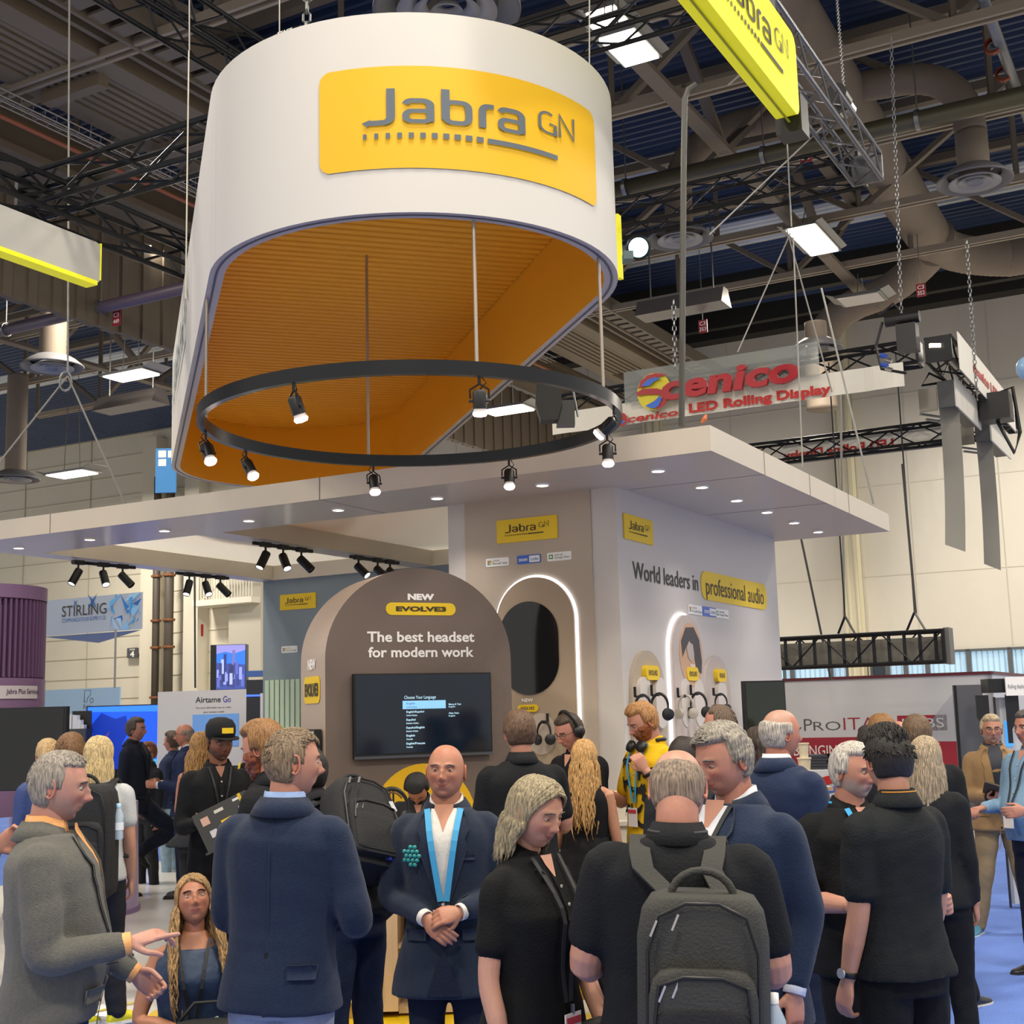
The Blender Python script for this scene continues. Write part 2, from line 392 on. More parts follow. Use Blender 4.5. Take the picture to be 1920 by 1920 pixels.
# catwalk with square cut-outs
m = MB(); bbb(m, -11.75, -3, 12.9, -11.68, 33, 13.3); bbb(m, -11.22, -3, 12.9, -11.15, 33, 13.3)
for k in range(75): bbb(m, -11.68, -3+.48*k, 12.95, -11.22, -3+.48*k+.3, 13.0)
struct(m.build('ceiling_catwalk', M_BEAM))
# cable tray and red pipe
t = thing('cable_tray', 'wire mesh cable tray hanging under the ribbed soffit at upper left', 'cable tray', B(-14.5, 5, 12.2))
m = MB()
for dx in (0, .15, .3): m.tube([B(-14.6+dx, -3, 12.55), B(-14.6+dx, 26, 12.55)], .015, 5)
for dx in (0, .3): m.tube([B(-14.6+dx, -3, 12.68), B(-14.6+dx, 26, 12.68)], .015, 5)
for k in range(110): m.tube([B(-14.6, -2.9+.26*k, 12.68), B(-14.6, -2.9+.26*k, 12.55), B(-14.3, -2.9+.26*k, 12.55), B(-14.3, -2.9+.26*k, 12.68)], .01, 4)
m.build('mesh', mat('tray_wire', '#9d9a98', .4, metal=.6), t)
m = MB()
for y in (4.6, 7.4, 10.2, 13): m.tube([B(-14.45, y, 12.55), B(-14.45, y, 13)], .012, 4)
m.build('hanger', mat('tray_wire'), t)
t = thing('sprinkler_pipe', 'thin copper coloured pipe running beside the cable tray', 'pipe', B(-14.8, 5, 12.5))
m = MB(); m.tube([B(-14.85, -3, 12.5), B(-14.85, 28, 12.5)], .045, 8); m.build('pipe', mat('copper_pipe', '#9a5a3e', .5), t, True)
# large pipes across
def cross_pipe(p, q, z, r, lab, m_, hang=True):
    (x0, y0), (x1, y1) = PZb(*p, z), PZb(*q, z); y = (y0+y1)/2
    t = thing('ceiling_pipe', lab, 'pipe', B((x0+x1)/2, y, z)); mb = MB()
    X0, X1 = min(x0, x1)-1, max(x0, x1)+1
    mb.tube([B(X0, y, z), B(X1, y, z)], r, 14); mb.build('pipe', m_, t, True)
    mb = MB()
    x = X0+1.0
    while x < X1:
        mb.lathe([(r+.01, -.04), (r+.025, -.04), (r+.025, .04), (r+.01, .04)], B(x, y, z), DX, 14); mb.tube([B(x, y, z+r), B(x, y, 15.3)], .015, 4); x += 2.9
    mb.build('hanger', M_STEEL, t); return t
cross_pipe((0, 615), (338, 548), 10.6, .13, 'purple grey pipe crossing at left behind the drum sign', mat('pipe_mauve', '#5c4f5e', .4))
cross_pipe((1160, 341), (1920, 195), 12.4, .17, 'dark olive pipe crossing at right below the deck', mat('pipe_olive', '#57523f', .4, metal=.3))
t = thing('ceiling_pipe', 'bright steel pipe running away at the top right corner', 'pipe', B(0, 12, 13.2))
m = MB(); a = PZb(1845, 0, 13.3); b = PZb(1915, 260, 13.3); m.tube([B(a[0], a[1]-1, 13.3), B((a[0]+b[0])/2+.1, b[1]+1.5, 13.3)], .1, 12); m.build('pipe', M_STEEL, t, True)
m = MB()
for k in range(4): m.lathe([(.11, -.05), (.15, -.05), (.15, .05), (.11, .05)], B((a[0]+b[0])/2, a[1]+1.2*k+.5, 13.3), DR, 12)
m.build('clamp', mat('red_clamp', '#8c3b22', .5), t)
# ducts
M_DUCT = mat('duct_fabric', '#7f7365', .7, var=.05, vscale=2)
def ribtube(mb, pts, r, n=22, rib=.12):
    out = []; rad = []
    for i in range(len(pts)-1):
        a = np.asarray(pts[i], float); b = np.asarray(pts[i+1], float); L = np.linalg.norm(b-a); k = max(2, int(L/rib)*2)
        for j in range(k): out.append(a+(b-a)*j/k); rad.append(r*(1.0 if (len(rad) % 2) else 1.02))
    out.append(np.asarray(pts[-1], float)); rad.append(r); mb.tube(out, rad, n)
def bend(a, b, c, n=8):
    a, b, c = map(lambda p: np.asarray(p, float), (a, b, c)); return [a*(1-t)**2+2*b*t*(1-t)+c*t*t for t in [k/n for k in range(n+1)]]
t = thing('air_duct', 'long spiral ribbed brown air duct running away below the deck at right', 'duct', B(-2.6, 18, 14))
m = MB(); ribtube(m, [B(-2.55, 5, 14), B(-2.9, 26, 14)], .56); m.build('duct', M_DUCT, t, True)
m = MB(); ribtube(m, bend(B(-2.7, 25, 13.9), B(-2.9, 26.5, 13.8), B(-1.2, 27.3, 13.7))+[B(3, 27.5, 13.7)], .5); m.build('branch', M_DUCT, t, True)
m = MB(); UD = Plane(B(0, 28), DX).uv(1530, 580)[0]
ribtube(m, bend(B(-2.9, 25.8, 13.8), B(-4, 27.8, 13.7), B(UD+1.8, 28, 13.5))+bend(B(UD+1.8, 28, 13.5), B(UD, 28, 13.3), B(UD, 28, 11.8), 6)+[B(UD, 28, 10.4)], .45); m.build('branch', M_DUCT, t, True)
def diffuser(name_lab, P, r, elbow=None, neck=1.5):
    x, y, z = tob(P); t = thing('ceiling_diffuser', name_lab, 'diffuser', P)
    mb = MB(); mb.lathe([(r*.55, .28), (r*.75, .2), (r, .05), (r, 0), (r*.93, .03), (r*.7, .14)], P, n=40); mb.build('outer_cone', mat('diffuser_grey', '#6a6a6c', .5), t, True)
    for k, q in enumerate((.68, .45, .22)):
        mb = MB(); mb.lathe([(r*q*.62, .12-.0*k), (r*q, .0), (r*q, -.025), (r*q*.6, .1)], P, n=36); mb.build('ring', mat('diffuser_ring', '#a3a3a5', .4), t, True)
    if elbow is not None:
        mb = MB(); ribtube(mb, elbow, r*.42, 20); mb.build('neck', M_DUCT, t, True)
    return t
P = PZ(1828, 342, 11.6); x, y, z = tob(P)
diffuser('large round ceiling diffuser hanging from a bent duct at right', P, .7, [B(x, y, 11.7), B(x, y, 12.6)]+bend(B(x, y, 12.6), B(x, y, 14), B(x-1.5, y, 14))+[B(-2.7, y, 14.1)])
P = PZ(838, 22, 10.8); x, y, z = tob(P); diffuser('round ceiling diffuser just above the top of the drum sign', P, .95)
P = PZ(1275, 450, 12.0); x, y, z = tob(P)
diffuser('round ceiling diffuser behind the pole right of the drum sign', P, .72, [B(x, y, 12.1), B(x, y, 13)]+bend(B(x, y, 13), B(x, y, 14.2), B(x+1.5, y, 14.3))+[B(-3, y, 14.2)])
P = PZ(98, 690, 10.2); x, y, z = tob(P)
diffuser('round diffuser under the bent duct at left', P, .72, [B(x, y, 10.3), B(x, y, 12)]+bend(B(x, y, 12), B(x, y, 13.9), B(x+2.2, y-.6, 14)))
P = PZ(28, 900, 9.6); x, y, z = tob(P)
diffuser('small round diffuser low at the left edge above the canopy', P, .75, [B(x, y, 9.7), B(x, y, 13)])
P = PZ(1532, 658, 10.3); x, y, z = tob(P); diffuser('round diffuser half hidden behind the big red letters', P, .62, [B(x, y, 10.2), B(x, y, 11)])
# suspended hall luminaires
M_TUBE = mat('luminaire_glow', '#fff2df', .5, emit=11, emit_col='#fff0dc')
def luminaire(px, py, z, L, Wd, lab, lit=True, dirv=None):
    P = PZ(px, py, z); t = thing('high_bay_light', lab, 'ceiling light', P); d = nrm(DR if dirv is None else dirv); s = np.cross(d, ZUP)
    mb = MB(); mb.box(P+ZUP*.05, (L, Wd, .07), (d, s, ZUP), M_STEEL)
    for q in (-1, 1): mb.box(P+s*q*(Wd*.55)+ZUP*.09, (L, Wd*.28, .02), (d, nrm(s+ZUP*.35*q), nrm(ZUP-s*.35*q)), M_STEEL)
    mb.build('housing', M_STEEL, t)
    mb = MB(); mb.box(P, (L*.92, Wd*.86, .02), (d, s, ZUP)); mb.build('diffuser', M_TUBE if lit else mat('luminaire_off', '#c9c5bd', .5), t)
    mb = MB()
    for q in (-.4, .4): mb.tube([P+d*L*q+ZUP*.1, P+d*L*q*.5+ZUP*(13.05-P[2])], .012, 4)
    mb.build('wire', M_STEEL, t); return t
luminaire(1524, 452, 12.4, 2.1, .75, 'bright rectangular high bay light at right below the duct')
luminaire(1180, 92, 11.4, 1.0, .62, 'lowest of the four bright lamps in a row at top centre'); luminaire(1160, 70, 11.6, .5, .6, 'second lamp of the bright row at top centre')
luminaire(1143, 47, 11.8, .4, .6, 'third lamp of the bright row at top centre'); luminaire(1134, 30, 12.0, .4, .5, 'small topmost lamp of the bright row at top centre')
luminaire(246, 705, 10.8, .75, 1.5, 'bright rectangular light at left of the drum sign', dirv=DR)
luminaire(135, 890, 9.6, .8, 1.7, 'bright rectangular light low at left above the canopy', dirv=DR)
luminaire(952, 770, 10.6, .9, 1.5, 'bright light seen under the drum through the black ring', dirv=DR)
luminaire(1615, 562, 12.4, .9, 1.2, 'unlit rectangular light in front of the wrapped wall', False)
# speaker-like flat horn baffles
for px, py, z, lab in ((838//1*0+1280, 585, 11.3, 'long grey horn-shaped heater hanging over the red letters'), (245, 765, 10.4, 'long grey horn-shaped heater at left below the bright light')):
    P = PZ(px, py, z); t = thing('hanging_heater', lab, 'heater', P); m = MB()
    m.loft([[P+DX*(-1.1+.0*k)+DR*a+ZUP*b for a, b in ((-.35, 0), (.35, 0), (.15, .4), (-.15, .4))] for k in (0,)]+[[P+DX*1.1+DR*a+ZUP*b for a, b in ((-.35, 0), (.35, 0), (.15, .4), (-.15, .4))]], None)
    m.build('hood', mat('heater_grey', '#7e7874', .4, metal=.4), t)
    m = MB()
    for q in (-.8, .8): m.tube([P+DX*q+ZUP*.4, P+DX*q+ZUP*2.4], .02, 5)
    m.build('hanger', M_STEEL, t)
# hanging red tags
for px, py, z, s1, s2, lab in ((219, 597, 10.4, 'C3', '449', 'red tag reading C3 449 hanging at left'), (1511, 296, 12.2, 'C3', '', 'red tag reading C3 under the dark pipe'), (1727, 544, 11.6, 'C3', '352', 'red tag reading C3 352 at right before the wall'), (1318, 612, 11.0, 'C3', '353', 'red tag reading C3 353 above the red letters')):
    P = PZ(px, py, z); t = thing('hanging_tag', lab, 'tag', P); pl = Plane(P, DX); m = MB(); w = .11; h = .16 if s2 else .09
    m.prism([(-w, z-h), (w, z-h), (w, z+h), (-w, z+h)], pl.pt, -.01, .01); m.build('plate', mat('tag_red', '#9c1f2e', .5), t)
    m = MB()
    text_on(m, s1, -.08, z+(.02 if s2 else -.05), .08, z+(.12 if s2 else .05), pl.pt, .02, off=.02)
    if s2: text_on(m, s2, -.085, z-.12, .085, z-.02, pl.pt, .02, off=.02)
    m.build('lettering', M_TXW, t); m = MB(); m.tube([P+ZUP*h, P+ZUP*(13-P[2])], .01, 4); m.build('wire', M_STEEL, t)

m = MB(); bbb(m, -33, 35.3, 15.2, 12, 36, 15.7); bbb(m, -33, 33.0, 14.9, 12, 33.3, 15.5); bbb(m, -33, 29.5, 14.6, 12, 29.8, 15.5); struct(m.build('ceiling_girder', mat('dark_girder', '#24241f', .7)))
# ------------------------------------------------------------------ the stand: platform
M_FLOORW = mat('white_floor_vinyl', '#d9d6ce', .22, var=.02, vscale=1.5)
t = thing('stand_platform', 'raised white glossy floor platform of the exhibition stand', 'platform', B(-4.8, 1.5, 0))
m = MB(); bbb(m, -9.5, -2.87, 0, -.155, 6.2, .085); m.build('base', mat('platform_edge', '#bdbab4', .4), t)
k = 0
xs = [-9.5, -7.3, -4.9, -2.5, -.155]; ysl = [-2.87, -1.2, 1.2, 3.6, 6.2]
for i in range(4):
    for j in range(4):
        m = MB(); bbb(m, xs[i]+.004, ysl[j]+.004, .085, xs[i+1]-.004, ysl[j+1]-.004, .1); m.build('floor_panel', M_FLOORW, t)
M_YFLOOR = mat('yellow_floor_vinyl', '#dcb817', .3)
for (px, py, r, lab) in ((790, 1905, 1.75, 'large yellow round floor sticker around the main counter'), (1150, 1842, .47, 'yellow round floor sticker at the foot of the side counter')):
    c = PZb(px, py, .1); m = MB()
    m.add([B(c[0]+r*cos(a), max(-2.86, c[1]+r*sin(a)), .103+.003*(r < 1)) for a in [2*pi*k/48 for k in range(48)]], [tuple(range(48))])
    tag(m.build('floor_sticker', M_YFLOOR), lab, 'floor sticker')
m = MB(); a = PZb(140, 1905, .1); b = PZb(260, 1862, .1)
m.add([B(*p, .103) for p in ((a[0], a[1]), (a[0]+.05, a[1]), (b[0]+.25, b[1]), (b[0]+.2, b[1]))], [(0, 1, 2, 3)])
tag(m.build('tape_strip', mat('tape', '#d2be3a', .5)), 'thin yellow tape line on the white floor by the yellow trainers', 'tape')
# ------------------------------------------------------------------ canopy
M_REC = mat('recess_fabric', '#dedacf', .7); _nt = M_REC.node_tree; _b = _nt.nodes['Principled BSDF']; _t = _nt.nodes.new('ShaderNodeBsdfTranslucent'); _t.inputs[0].default_value = (.85, .82, .74, 1)
_mx = _nt.nodes.new('ShaderNodeMixShader'); _mx.inputs[0].default_value = .55; _nt.links.new(_b.outputs[0], _mx.inputs[1]); _nt.links.new(_t.outputs[0], _mx.inputs[2]); _nt.links.new(_mx.outputs[0], _nt.nodes['Material Output'].inputs[0])
cn = thing('canopy_roof', 'large flat white frame canopy roof over the stand', 'canopy', B(-4.2, 2.8, 3.8))
ZS, ZT = 3.8, 3.995
def beam(name, x0, y0, x1, y1):
    m = MB(); fr = lambda x, y, z: B(x, y, z)
    m.bbox((x0, y0, ZS), (x1, y1, ZT), M_FASCIA, fr); m.m[1*0:] = [0]*6
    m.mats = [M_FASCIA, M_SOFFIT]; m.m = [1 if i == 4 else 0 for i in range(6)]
    return m.build(name, None, cn)
beam('front_beam', -8.5, 0, 0, 1.02); beam('side_beam', -1.25, 1.02, 0, 5.0); beam('back_beam', -8.5, 5.0, 0, 5.61); beam('left_beam', -8.5, 1.02, -8.2, 5.0); beam('cross_beam', -5.95, 1.02, -5.62, 5.0)
m = MB(); m.poly([B(-8.45, .1, ZT+.01), B(-.1, .1, ZT+.01), B(-.1, 5.5, ZT+.01), B(-8.45, 5.5, ZT+.01)]); m.build('recess_panel', M_REC, cn)
m = MB(); bbb(m, -2.72, 1.02, ZS, -1.25, 5.0, ZT, None); m.build('infill_panel', M_FASCIA, cn)
m = MB()
for x in (-.0, ): pass
for u in (-6.95, -3.62): bbb(m, u, -.004, ZS, u+.008, .001, ZT)
for y in (1.25, 2.55, 3.9): bbb(m, -.001, y, ZS, .004, y+.008, ZT)
for y in (1.22, 3.1): bbb(m, -1.2, y, ZS-.002, 0, y+.008, ZS)
bbb(m, -3.62, .0, ZS-.002, -3.612, 1.0, ZS)
m.build('joint_line', mat('joint', '#857f78', .8), cn)
ORD = ['first', 'second', 'third', 'fourth', 'fifth', 'sixth', 'seventh', 'eighth']
for ki, (x, y) in enumerate(((-8.005, .53), (-6.955, .53), (-5.94, .54), (-4.866, .54), (-3.814, .54), (-2.745, .54), (-1.69, .52), (-.636, .5))):
    t = thing('downlight', '%s downlight from the left in the long front beam of the canopy' % ORD[ki], 'downlight', B(x, y, ZS), group='downlights in the front beam of the canopy')
    m = MB(); m.lathe([(.062, 0), (.062, -.012), (.05, -.014), (.048, 0)], B(x, y, ZS), n=24); m.build('trim_ring', M_TXW, t)
    m = MB(); m.lathe([(.001, -.006), (.05, -.006)], B(x, y, ZS), n=24); m.build('lens', M_LAMP, t)
for ki, (x, y) in enumerate(((-.631, 1.46), (-.634, 2.357), (-.638, 3.252), (-.646, 4.167), (-.646, 5.046))):
    t = thing('downlight', '%s downlight from the corner in the right side beam of the canopy' % ORD[ki], 'downlight', B(x, y, ZS), group='downlights in the right beam of the canopy')
    m = MB(); m.lathe([(.062, 0), (.062, -.012), (.05, -.014), (.048, 0)], B(x, y, ZS), n=24); m.build('trim_ring', M_TXW, t)
    m = MB(); m.lathe([(.001, -.006), (.05, -.006)], B(x, y, ZS), n=24); m.build('lens', M_LAMP, t)
def spot(name, P, tgt, power, size=.06, blend=.6, ang=60, col=(1, .92, .85)):
    l = bpy.data.lights.new(name, 'SPOT'); l.energy = power; l.spot_size = radians(ang); l.spot_blend = blend; l.shadow_soft_size = size; l.color = col
    o = bpy.data.objects.new(name, l); COL.objects.link(o); o.location = P; o.rotation_euler = (Vector(tgt)-Vector(P)).to_track_quat('-Z', 'Y').to_euler(); return o
for (x, y) in ((-.65, .5), (-2.7, .5), (-4.8, .5), (-6.9, .5), (-.6, 2.3), (-.6, 4.4)): spot('downlight_beam', B(x, y, ZS-.05), B(x, y, 0), 45, ang=110, blend=1)
# track lights under the canopy
TRK = [((135, 1053.5), (253, 1064.5), 'left beam, outer', [(147, 1078, 1), (194, 1083, 1), (230, 1078, 0)]),
       ((330, 1074.5), (428, 1084.5), 'left beam, inner', [(355, 1096, 1), (386, 1097, 1), (413, 1102, 0)]),
       ((475, 1018), (585, 1034), 'cross beam', [(498, 1048, 1), (531, 1052, 1), (565, 1053, 0)]),
       ((657, 1043.5), (747, 1056), 'cross beam arch', [(672, 1068, 1), (708, 1068, 1), (731, 1072, 0)])]
TL = ['black track with three spotlights at the far left end of the canopy', 'second black track of three spotlights, left of the grey back wall', 'black track with three spotlights above the yellow panel of the back wall', 'black track of three spotlights half hidden behind the brown arch']
for i, (a, b, _, heads) in enumerate(TRK):
    A = PZ(*a, ZS-.03); Bq = PZ(*b, ZS-.03); t = thing('track_light', TL[i], 'track light', (A+Bq)/2); d = nrm(Bq-A)
    m = MB(); m.bar(A, Bq, .035, .035); m.build('rail', M_BLACK, t)
    for j, (hx, hy, lit) in enumerate(heads):
        D = A[1] + (Bq[1]-A[1])*(hx-a[0])/(b[0]-a[0]); T = PZ(hx, a[1]+(b[1]-a[1])*(hx-a[0])/(b[0]-a[0]), ZS-.06)
        m = MB(); m.bar(T-d*.07, T+d*.07, .05, .05); m.tube([T, T-ZUP*.09], .012, 8); m.build('adapter', M_BLACK, t)
        hd = [nrm(np.array([-.35, -.5, -1])), nrm(np.array([.45, -.6, -1])), nrm(np.array([.75, -.2, -.75]))][j]
        if i == 3: hd = nrm(np.array([.7, -.4, -.7]))
        if i == 1 and j == 0: hd = nrm(np.array([-.12, -.5, -1]))
        C0 = T-ZUP*.11-hd*.03
        m = MB(); m.lathe([(.001, 0), (.045, 0), (.047, .02), (.047, .2), (.04, .2), (.038, .17)], C0, hd, 18); h = m.build('spot_head', M_BLACK, t); autosmooth(h)
        m = MB(); m.lathe([(.001, .185), (.042, .185)], C0, hd, 18); m.build('lens', M_LAMP, h) if lit else m.build('lens', mat('lens_dim', '#6b625a', .3), h)
    if i < 4: spot('track_beam', A*.4+Bq*.6-ZUP*.35, A*.4+Bq*.6+np.array([.6, -1.2, -3.2]), 60, ang=80)
# ------------------------------------------------------------------ drum sign
AD = radians(-16.6); AX = np.array([sin(AD), cos(AD), 0]); BX = np.array([cos(AD), -sin(AD), 0])
KS = .66
DC = np.array([-.93, 13.1, 0])*KS; RD, LD, ZR, ZTP, ZCL = 2.08*KS, 10.1*KS, 1.9+4.37*KS, 1.9+6.25*KS, 1.9+5.55*KS
def outline(R, n=40):
    p = [DC + BX*R*cos(a) - AX*R*sin(a) for a in [pi*k/n for k in range(n+1)]]
    p += [DC + AX*LD*k/8 - BX*R for k in range(1, 8)]
    p += [DC + AX*LD - BX*R*cos(a) + AX*R*sin(a) for a in [pi*k/24 for k in range(25)]]
    p += [DC + AX*LD*(8-k)/8 + BX*R for k in range(1, 8)]
    return p
drum = thing('hanging_drum_sign', 'huge white rounded drum sign hanging above the stand with a yellow panel', 'sign', DC+ZUP*ZR)
def wallstrip(mb, R, z0, z1, flip=False, mt=None, rows=1):
    p = outline(R); n = len(p)
    for r_ in range(rows):
        a, b = z0+(z1-z0)*r_/rows, z0+(z1-z0)*(r_+1)/rows
        mb.add([q+ZUP*a for q in p]+[q+ZUP*b for q in p], [((k, (k+1) % n, n+(k+1) % n, n+k) if not flip else (n+k, n+(k+1) % n, (k+1) % n, k)) for k in range(n)], mt)
M_DRUM = mat('drum_fabric', '#cbc8c2', .75, var=.015, vscale=1.2)
m = MB(); wallstrip(m, RD, ZR, ZTP); wallstrip(m, RD-.095, ZR+.9, ZTP, True)
po = outline(RD); pi_ = outline(RD-.095); n = len(po)
m.add([q+ZUP*ZTP for q in po]+[q+ZUP*ZTP for q in pi_], [(k, (k+1) % n, n+(k+1) % n, n+k) for k in range(n)]); autosmooth(m.build('fabric_skin', M_DRUM, drum))
m = MB(); m.add([q+ZUP*ZR for q in po]+[q+ZUP*(ZR-.0) for q in pi_], [(n+k, n+(k+1) % n, (k+1) % n, k) for k in range(n)])
m.build('bottom_frame', mat('drum_rim', '#aaa6ad', .5), drum)
m = MB(); a_ = outline(RD-.035); b_ = outline(RD-.05); m.add([q+ZUP*(ZR-.004) for q in a_]+[q+ZUP*(ZR-.004) for q in b_], [(n+k, n+(k+1) % n, (k+1) % n, k) for k in range(n)])
m.build('frame_groove', mat('groove_blue', '#4a4f66', .6), drum)
M_AMBER = mat('amber_lining', '#f0aa16', .6)
m = MB(); wallstrip(m, RD-.095, ZR, ZR+.9, True); autosmooth(m.build('inner_lining', M_AMBER, drum))
m = MB(); m.add([q+ZUP*(ZCL+.05) for q in pi_], [tuple(range(n-1, -1, -1))]); m.build('ceiling_backing', mat('amber_dark', '#5a3a05', .8), drum)
L0, L1 = -RD+.12, LD+RD-.12; ns = 82; pitch = (L1-L0)/ns
M_SLAT = mat('amber_slat', '#f2ac1c', .55)
for k in range(ns):
    s = L0+(k+.5)*pitch; o_ = max(0, -s, s-LD); hw = sqrt(max(.01, (RD-.1)**2-o_**2))
    m = MB(); c = DC+AX*s+ZUP*ZCL
    ring_ = lambda xx: [c+BX*xx+AX*a+ZUP*b for a, b in ((-pitch*.36, .05), (-pitch*.36, .0), (-pitch*.3, -.02), (pitch*.3, -.02), (pitch*.36, 0), (pitch*.36, .05))]
    m.loft([ring_(-hw), ring_(hw)]); m.build('ceiling_slat', M_SLAT, drum)
def drumfr(R):
    # u = arc length measured from the nose direction towards the right, v = height
    def fr(u, v, t=0.0):
        a = u/R; d = -AX*cos(a)+BX*sin(a)
        return DC+d*(R+t)+ZUP*v
    return fr
def drum_uv(px, py):
    d = ray(px, py); o = (CC-DC)[:2]; dd = d[:2]; A_ = dd@dd; B_ = 2*o@dd; C_ = o@o-RD*RD; t = (-B_-sqrt(max(0, B_*B_-4*A_*C_)))/2/A_
    P = CC+d*t; v = (P-DC)[:2]; a = atan2(v@BX[:2], v@(-AX[:2])); return a*RD, P[2]
u0, v0 = drum_uv(600, 330); u1, v1 = drum_uv(1118, 388)
_, vt = drum_uv(850, 128); _, vb = drum_uv(850, 318)
DRUMUV = (u0, u1, vb, vt)
F = drumfr(RD); pn = MB(); K = 30; nv = 10; rr_ = .07
# yellow panel, subdivided along the curve, rounded corners
top = []; bot = []
for k in range(K+1):
    u = u0+(u1-u0)*k/K; e = min(u-u0, u1-u); c_ = 0 if e > rr_ else rr_-sqrt(max(0, rr_**2-(rr_-e)**2)); top.append((u, vt-c_)); bot.append((u, vb+c_))
ext = [u0+.006, u0+.02, u0+.045, u1-.045, u1-.02, u1-.006]
us = sorted([p[0] for p in top]+ext); top = []; bot = []
for u in us:
    e = min(u-u0, u1-u); c_ = 0 if e > rr_ else rr_-sqrt(max(0, rr_**2-(rr_-e)**2)); top.append((u, vt-c_)); bot.append((u, vb+c_))
pn.add([F(u, v, .006) for u, v in bot]+[F(u, v, .006) for u, v in top], [(i, i+1, len(us)+i+1, len(us)+i) for i in range(len(us)-1)])
autosmooth(pn.build('logo_panel', mat('panel_yellow', '#dfae00', .6), drum))
lg = MB(); brand_panel(lg, u0, vb, u1, vt, F, None, M_INKG, off=.012); lg.build('logo_lettering', M_INKG, drum)
# side lettering on the left flank
PS = Plane(DC-BX*(RD+.01), -AX)
lg = MB(); brand_panel(lg, -6.9, ZR+.2, -2.3, ZTP-.04, PS.pt, None, mat('pale_ink', '#8e9a98', .6)); lg.build('side_lettering', mat('pale_ink'), drum)
# hoist and chain on top of the drum
def chain(name, lab, P, Q, r=.02, mt=None, link=None):
    link = link or r*3.6
    P = np.asarray(P, float); Q = np.asarray(Q, float); L = np.linalg.norm(Q-P); n_ = int(L/link); d = (Q-P)/L; a, b, _ = frame(d)
    m = MB()
    for k in range(n_):
        c = P+d*(k+.5)*link; s = a if k % 2 else b
        pts = [c+d*link*.62*cos(q)+s*r*1.3*sin(q) for q in [2*pi*j/6 for j in range(6)]]; m.tube(pts, r*.42, 4, closed=True)
    return tag(m.build(name, mt or M_STEEL, None), lab, 'chain')
def wire(lab, pts, r=.008, mt=None, name='hanging_wire', group=None):
    m = MB(); m.tube(pts, r, 5); return tag(m.build(name, mt or mat('wire_grey', '#8f8d88', .5, metal=.4)), lab, 'wire', group)
P = PD(545, 70, 12.2*KS); t = thing('chain_hoist', 'black motor chain hoist on top of the drum sign at left', 'hoist', P)
m = MB(); m.tube([P-DX*.10, P+DX*.10], .05, 16); m.build('motor', M_BLACKP, t)
pl = Plane(P-DR*.05, DX); m = MB(); text_on(m, 'STAGE', -.06, P[2]+.003, .06, P[2]+.024, pl.pt, .03, off=.01); text_on(m, 'RIGGING', -.06, P[2]-.024, .06, P[2]-.003, pl.pt, .03, off=.01); m.build('lettering', M_TXW, t)
chain('hoist_chain', 'steel chain rising from the hoist above the drum sign', PD(574, 62, 12.2*KS), PD(578, -40, 12.2*KS))
for i, (px, y0, y1, D, lab) in enumerate(((524, 78, -20, 12.3*KS, 'wire with hook on the top left edge of the drum sign'), (355, 95, -10, 12.0*KS, 'wire down the left edge of the drum sign'), (1105, 0, 120, 13.0*KS, 'pair of wires at the right top of the drum sign'))): wire(lab, [PD(px, y0, D), PD(px, y1, D)], .005)
wire('long pale wire hanging left of the drum sign', [PD(354, 95, 12.2*KS), PD(348, 560, 12.2*KS)], .005, mat('wire_pale', '#b9b4a4', .5))
# ------------------------------------------------------------------ black ring with spotlights
RC = np.array([-1.0*KS, 13.25*KS, 1.9+3.0*KS]); RR_ = 2.12*KS
ring = thing('ring_light_truss', 'large black hoop hanging under the drum sign', 'ring', RC)
m = MB(); NN = 96; rings = []
for k in range(NN):
    a = 2*pi*k/NN; d = np.array([cos(a), sin(a), 0]); rings.append([RC+d*(RR_+q)+ZUP*w for q, w in ((-.022, -.042), (.022, -.042), (.022, .042), (-.022, .042))])
m.loft(rings, None, False, True); autosmooth(m.build('hoop', mat('hoop_black', '#26282a', .28, metal=.6), ring))
def ring_pt(px, near):
    best = None
    for k in range(720):
        a = 2*pi*k/720; P = RC+np.array([cos(a), sin(a), 0])*RR_
        if (P[1] < RC[1]) != near: continue
        e = abs(pr(P)[0]-px)
        if best is None or e < best[0]: best = (e, P)
    return best[1]
for px, near in ((381, False), (690, False), (893, True), (1132, True)):
    P = ring_pt(px, near); m = MB(); m.tube([P, P*np.array([1, 1, 0])+ZUP*(ZCL if px != 381 else ZR)], .011, 6); m.build('suspension_rod', mat('rod_grey', '#a49a8c', .4, metal=.5), ring)
RS = [(378, False, 'far left', (.35, -.3, -1)), (462, False, '', (.5, -.3, -1)), (550, True, '', (.3, .2, -1)), (700, False, '', (.12, -.2, -1)), (898, True, '', (.0, .2, -1)), (955, False, '', (.0, -.2, -1)), (1138, False, '', (-.0, -.1, -1)), (1150, True, '', (-.8, .3, -.7))]
RL = ['spotlight at the left end of the hanging hoop', 'spotlight second from the left on the lower arc of the hoop', 'spotlight on the upper arc of the hoop in front of the slats', 'spotlight below the hoop at the thin centre rod', 'spotlight on the upper arc in front of the plain yellow wall', 'spotlight below the hoop over the middle of the beam', 'spotlight below the hoop at its right end', 'spotlight inside the right end of the hoop turned left']
M_LAMPR = mat('lamp_rosy', '#ffe3dc', .4, emit=10, emit_col='#ffe6e0')
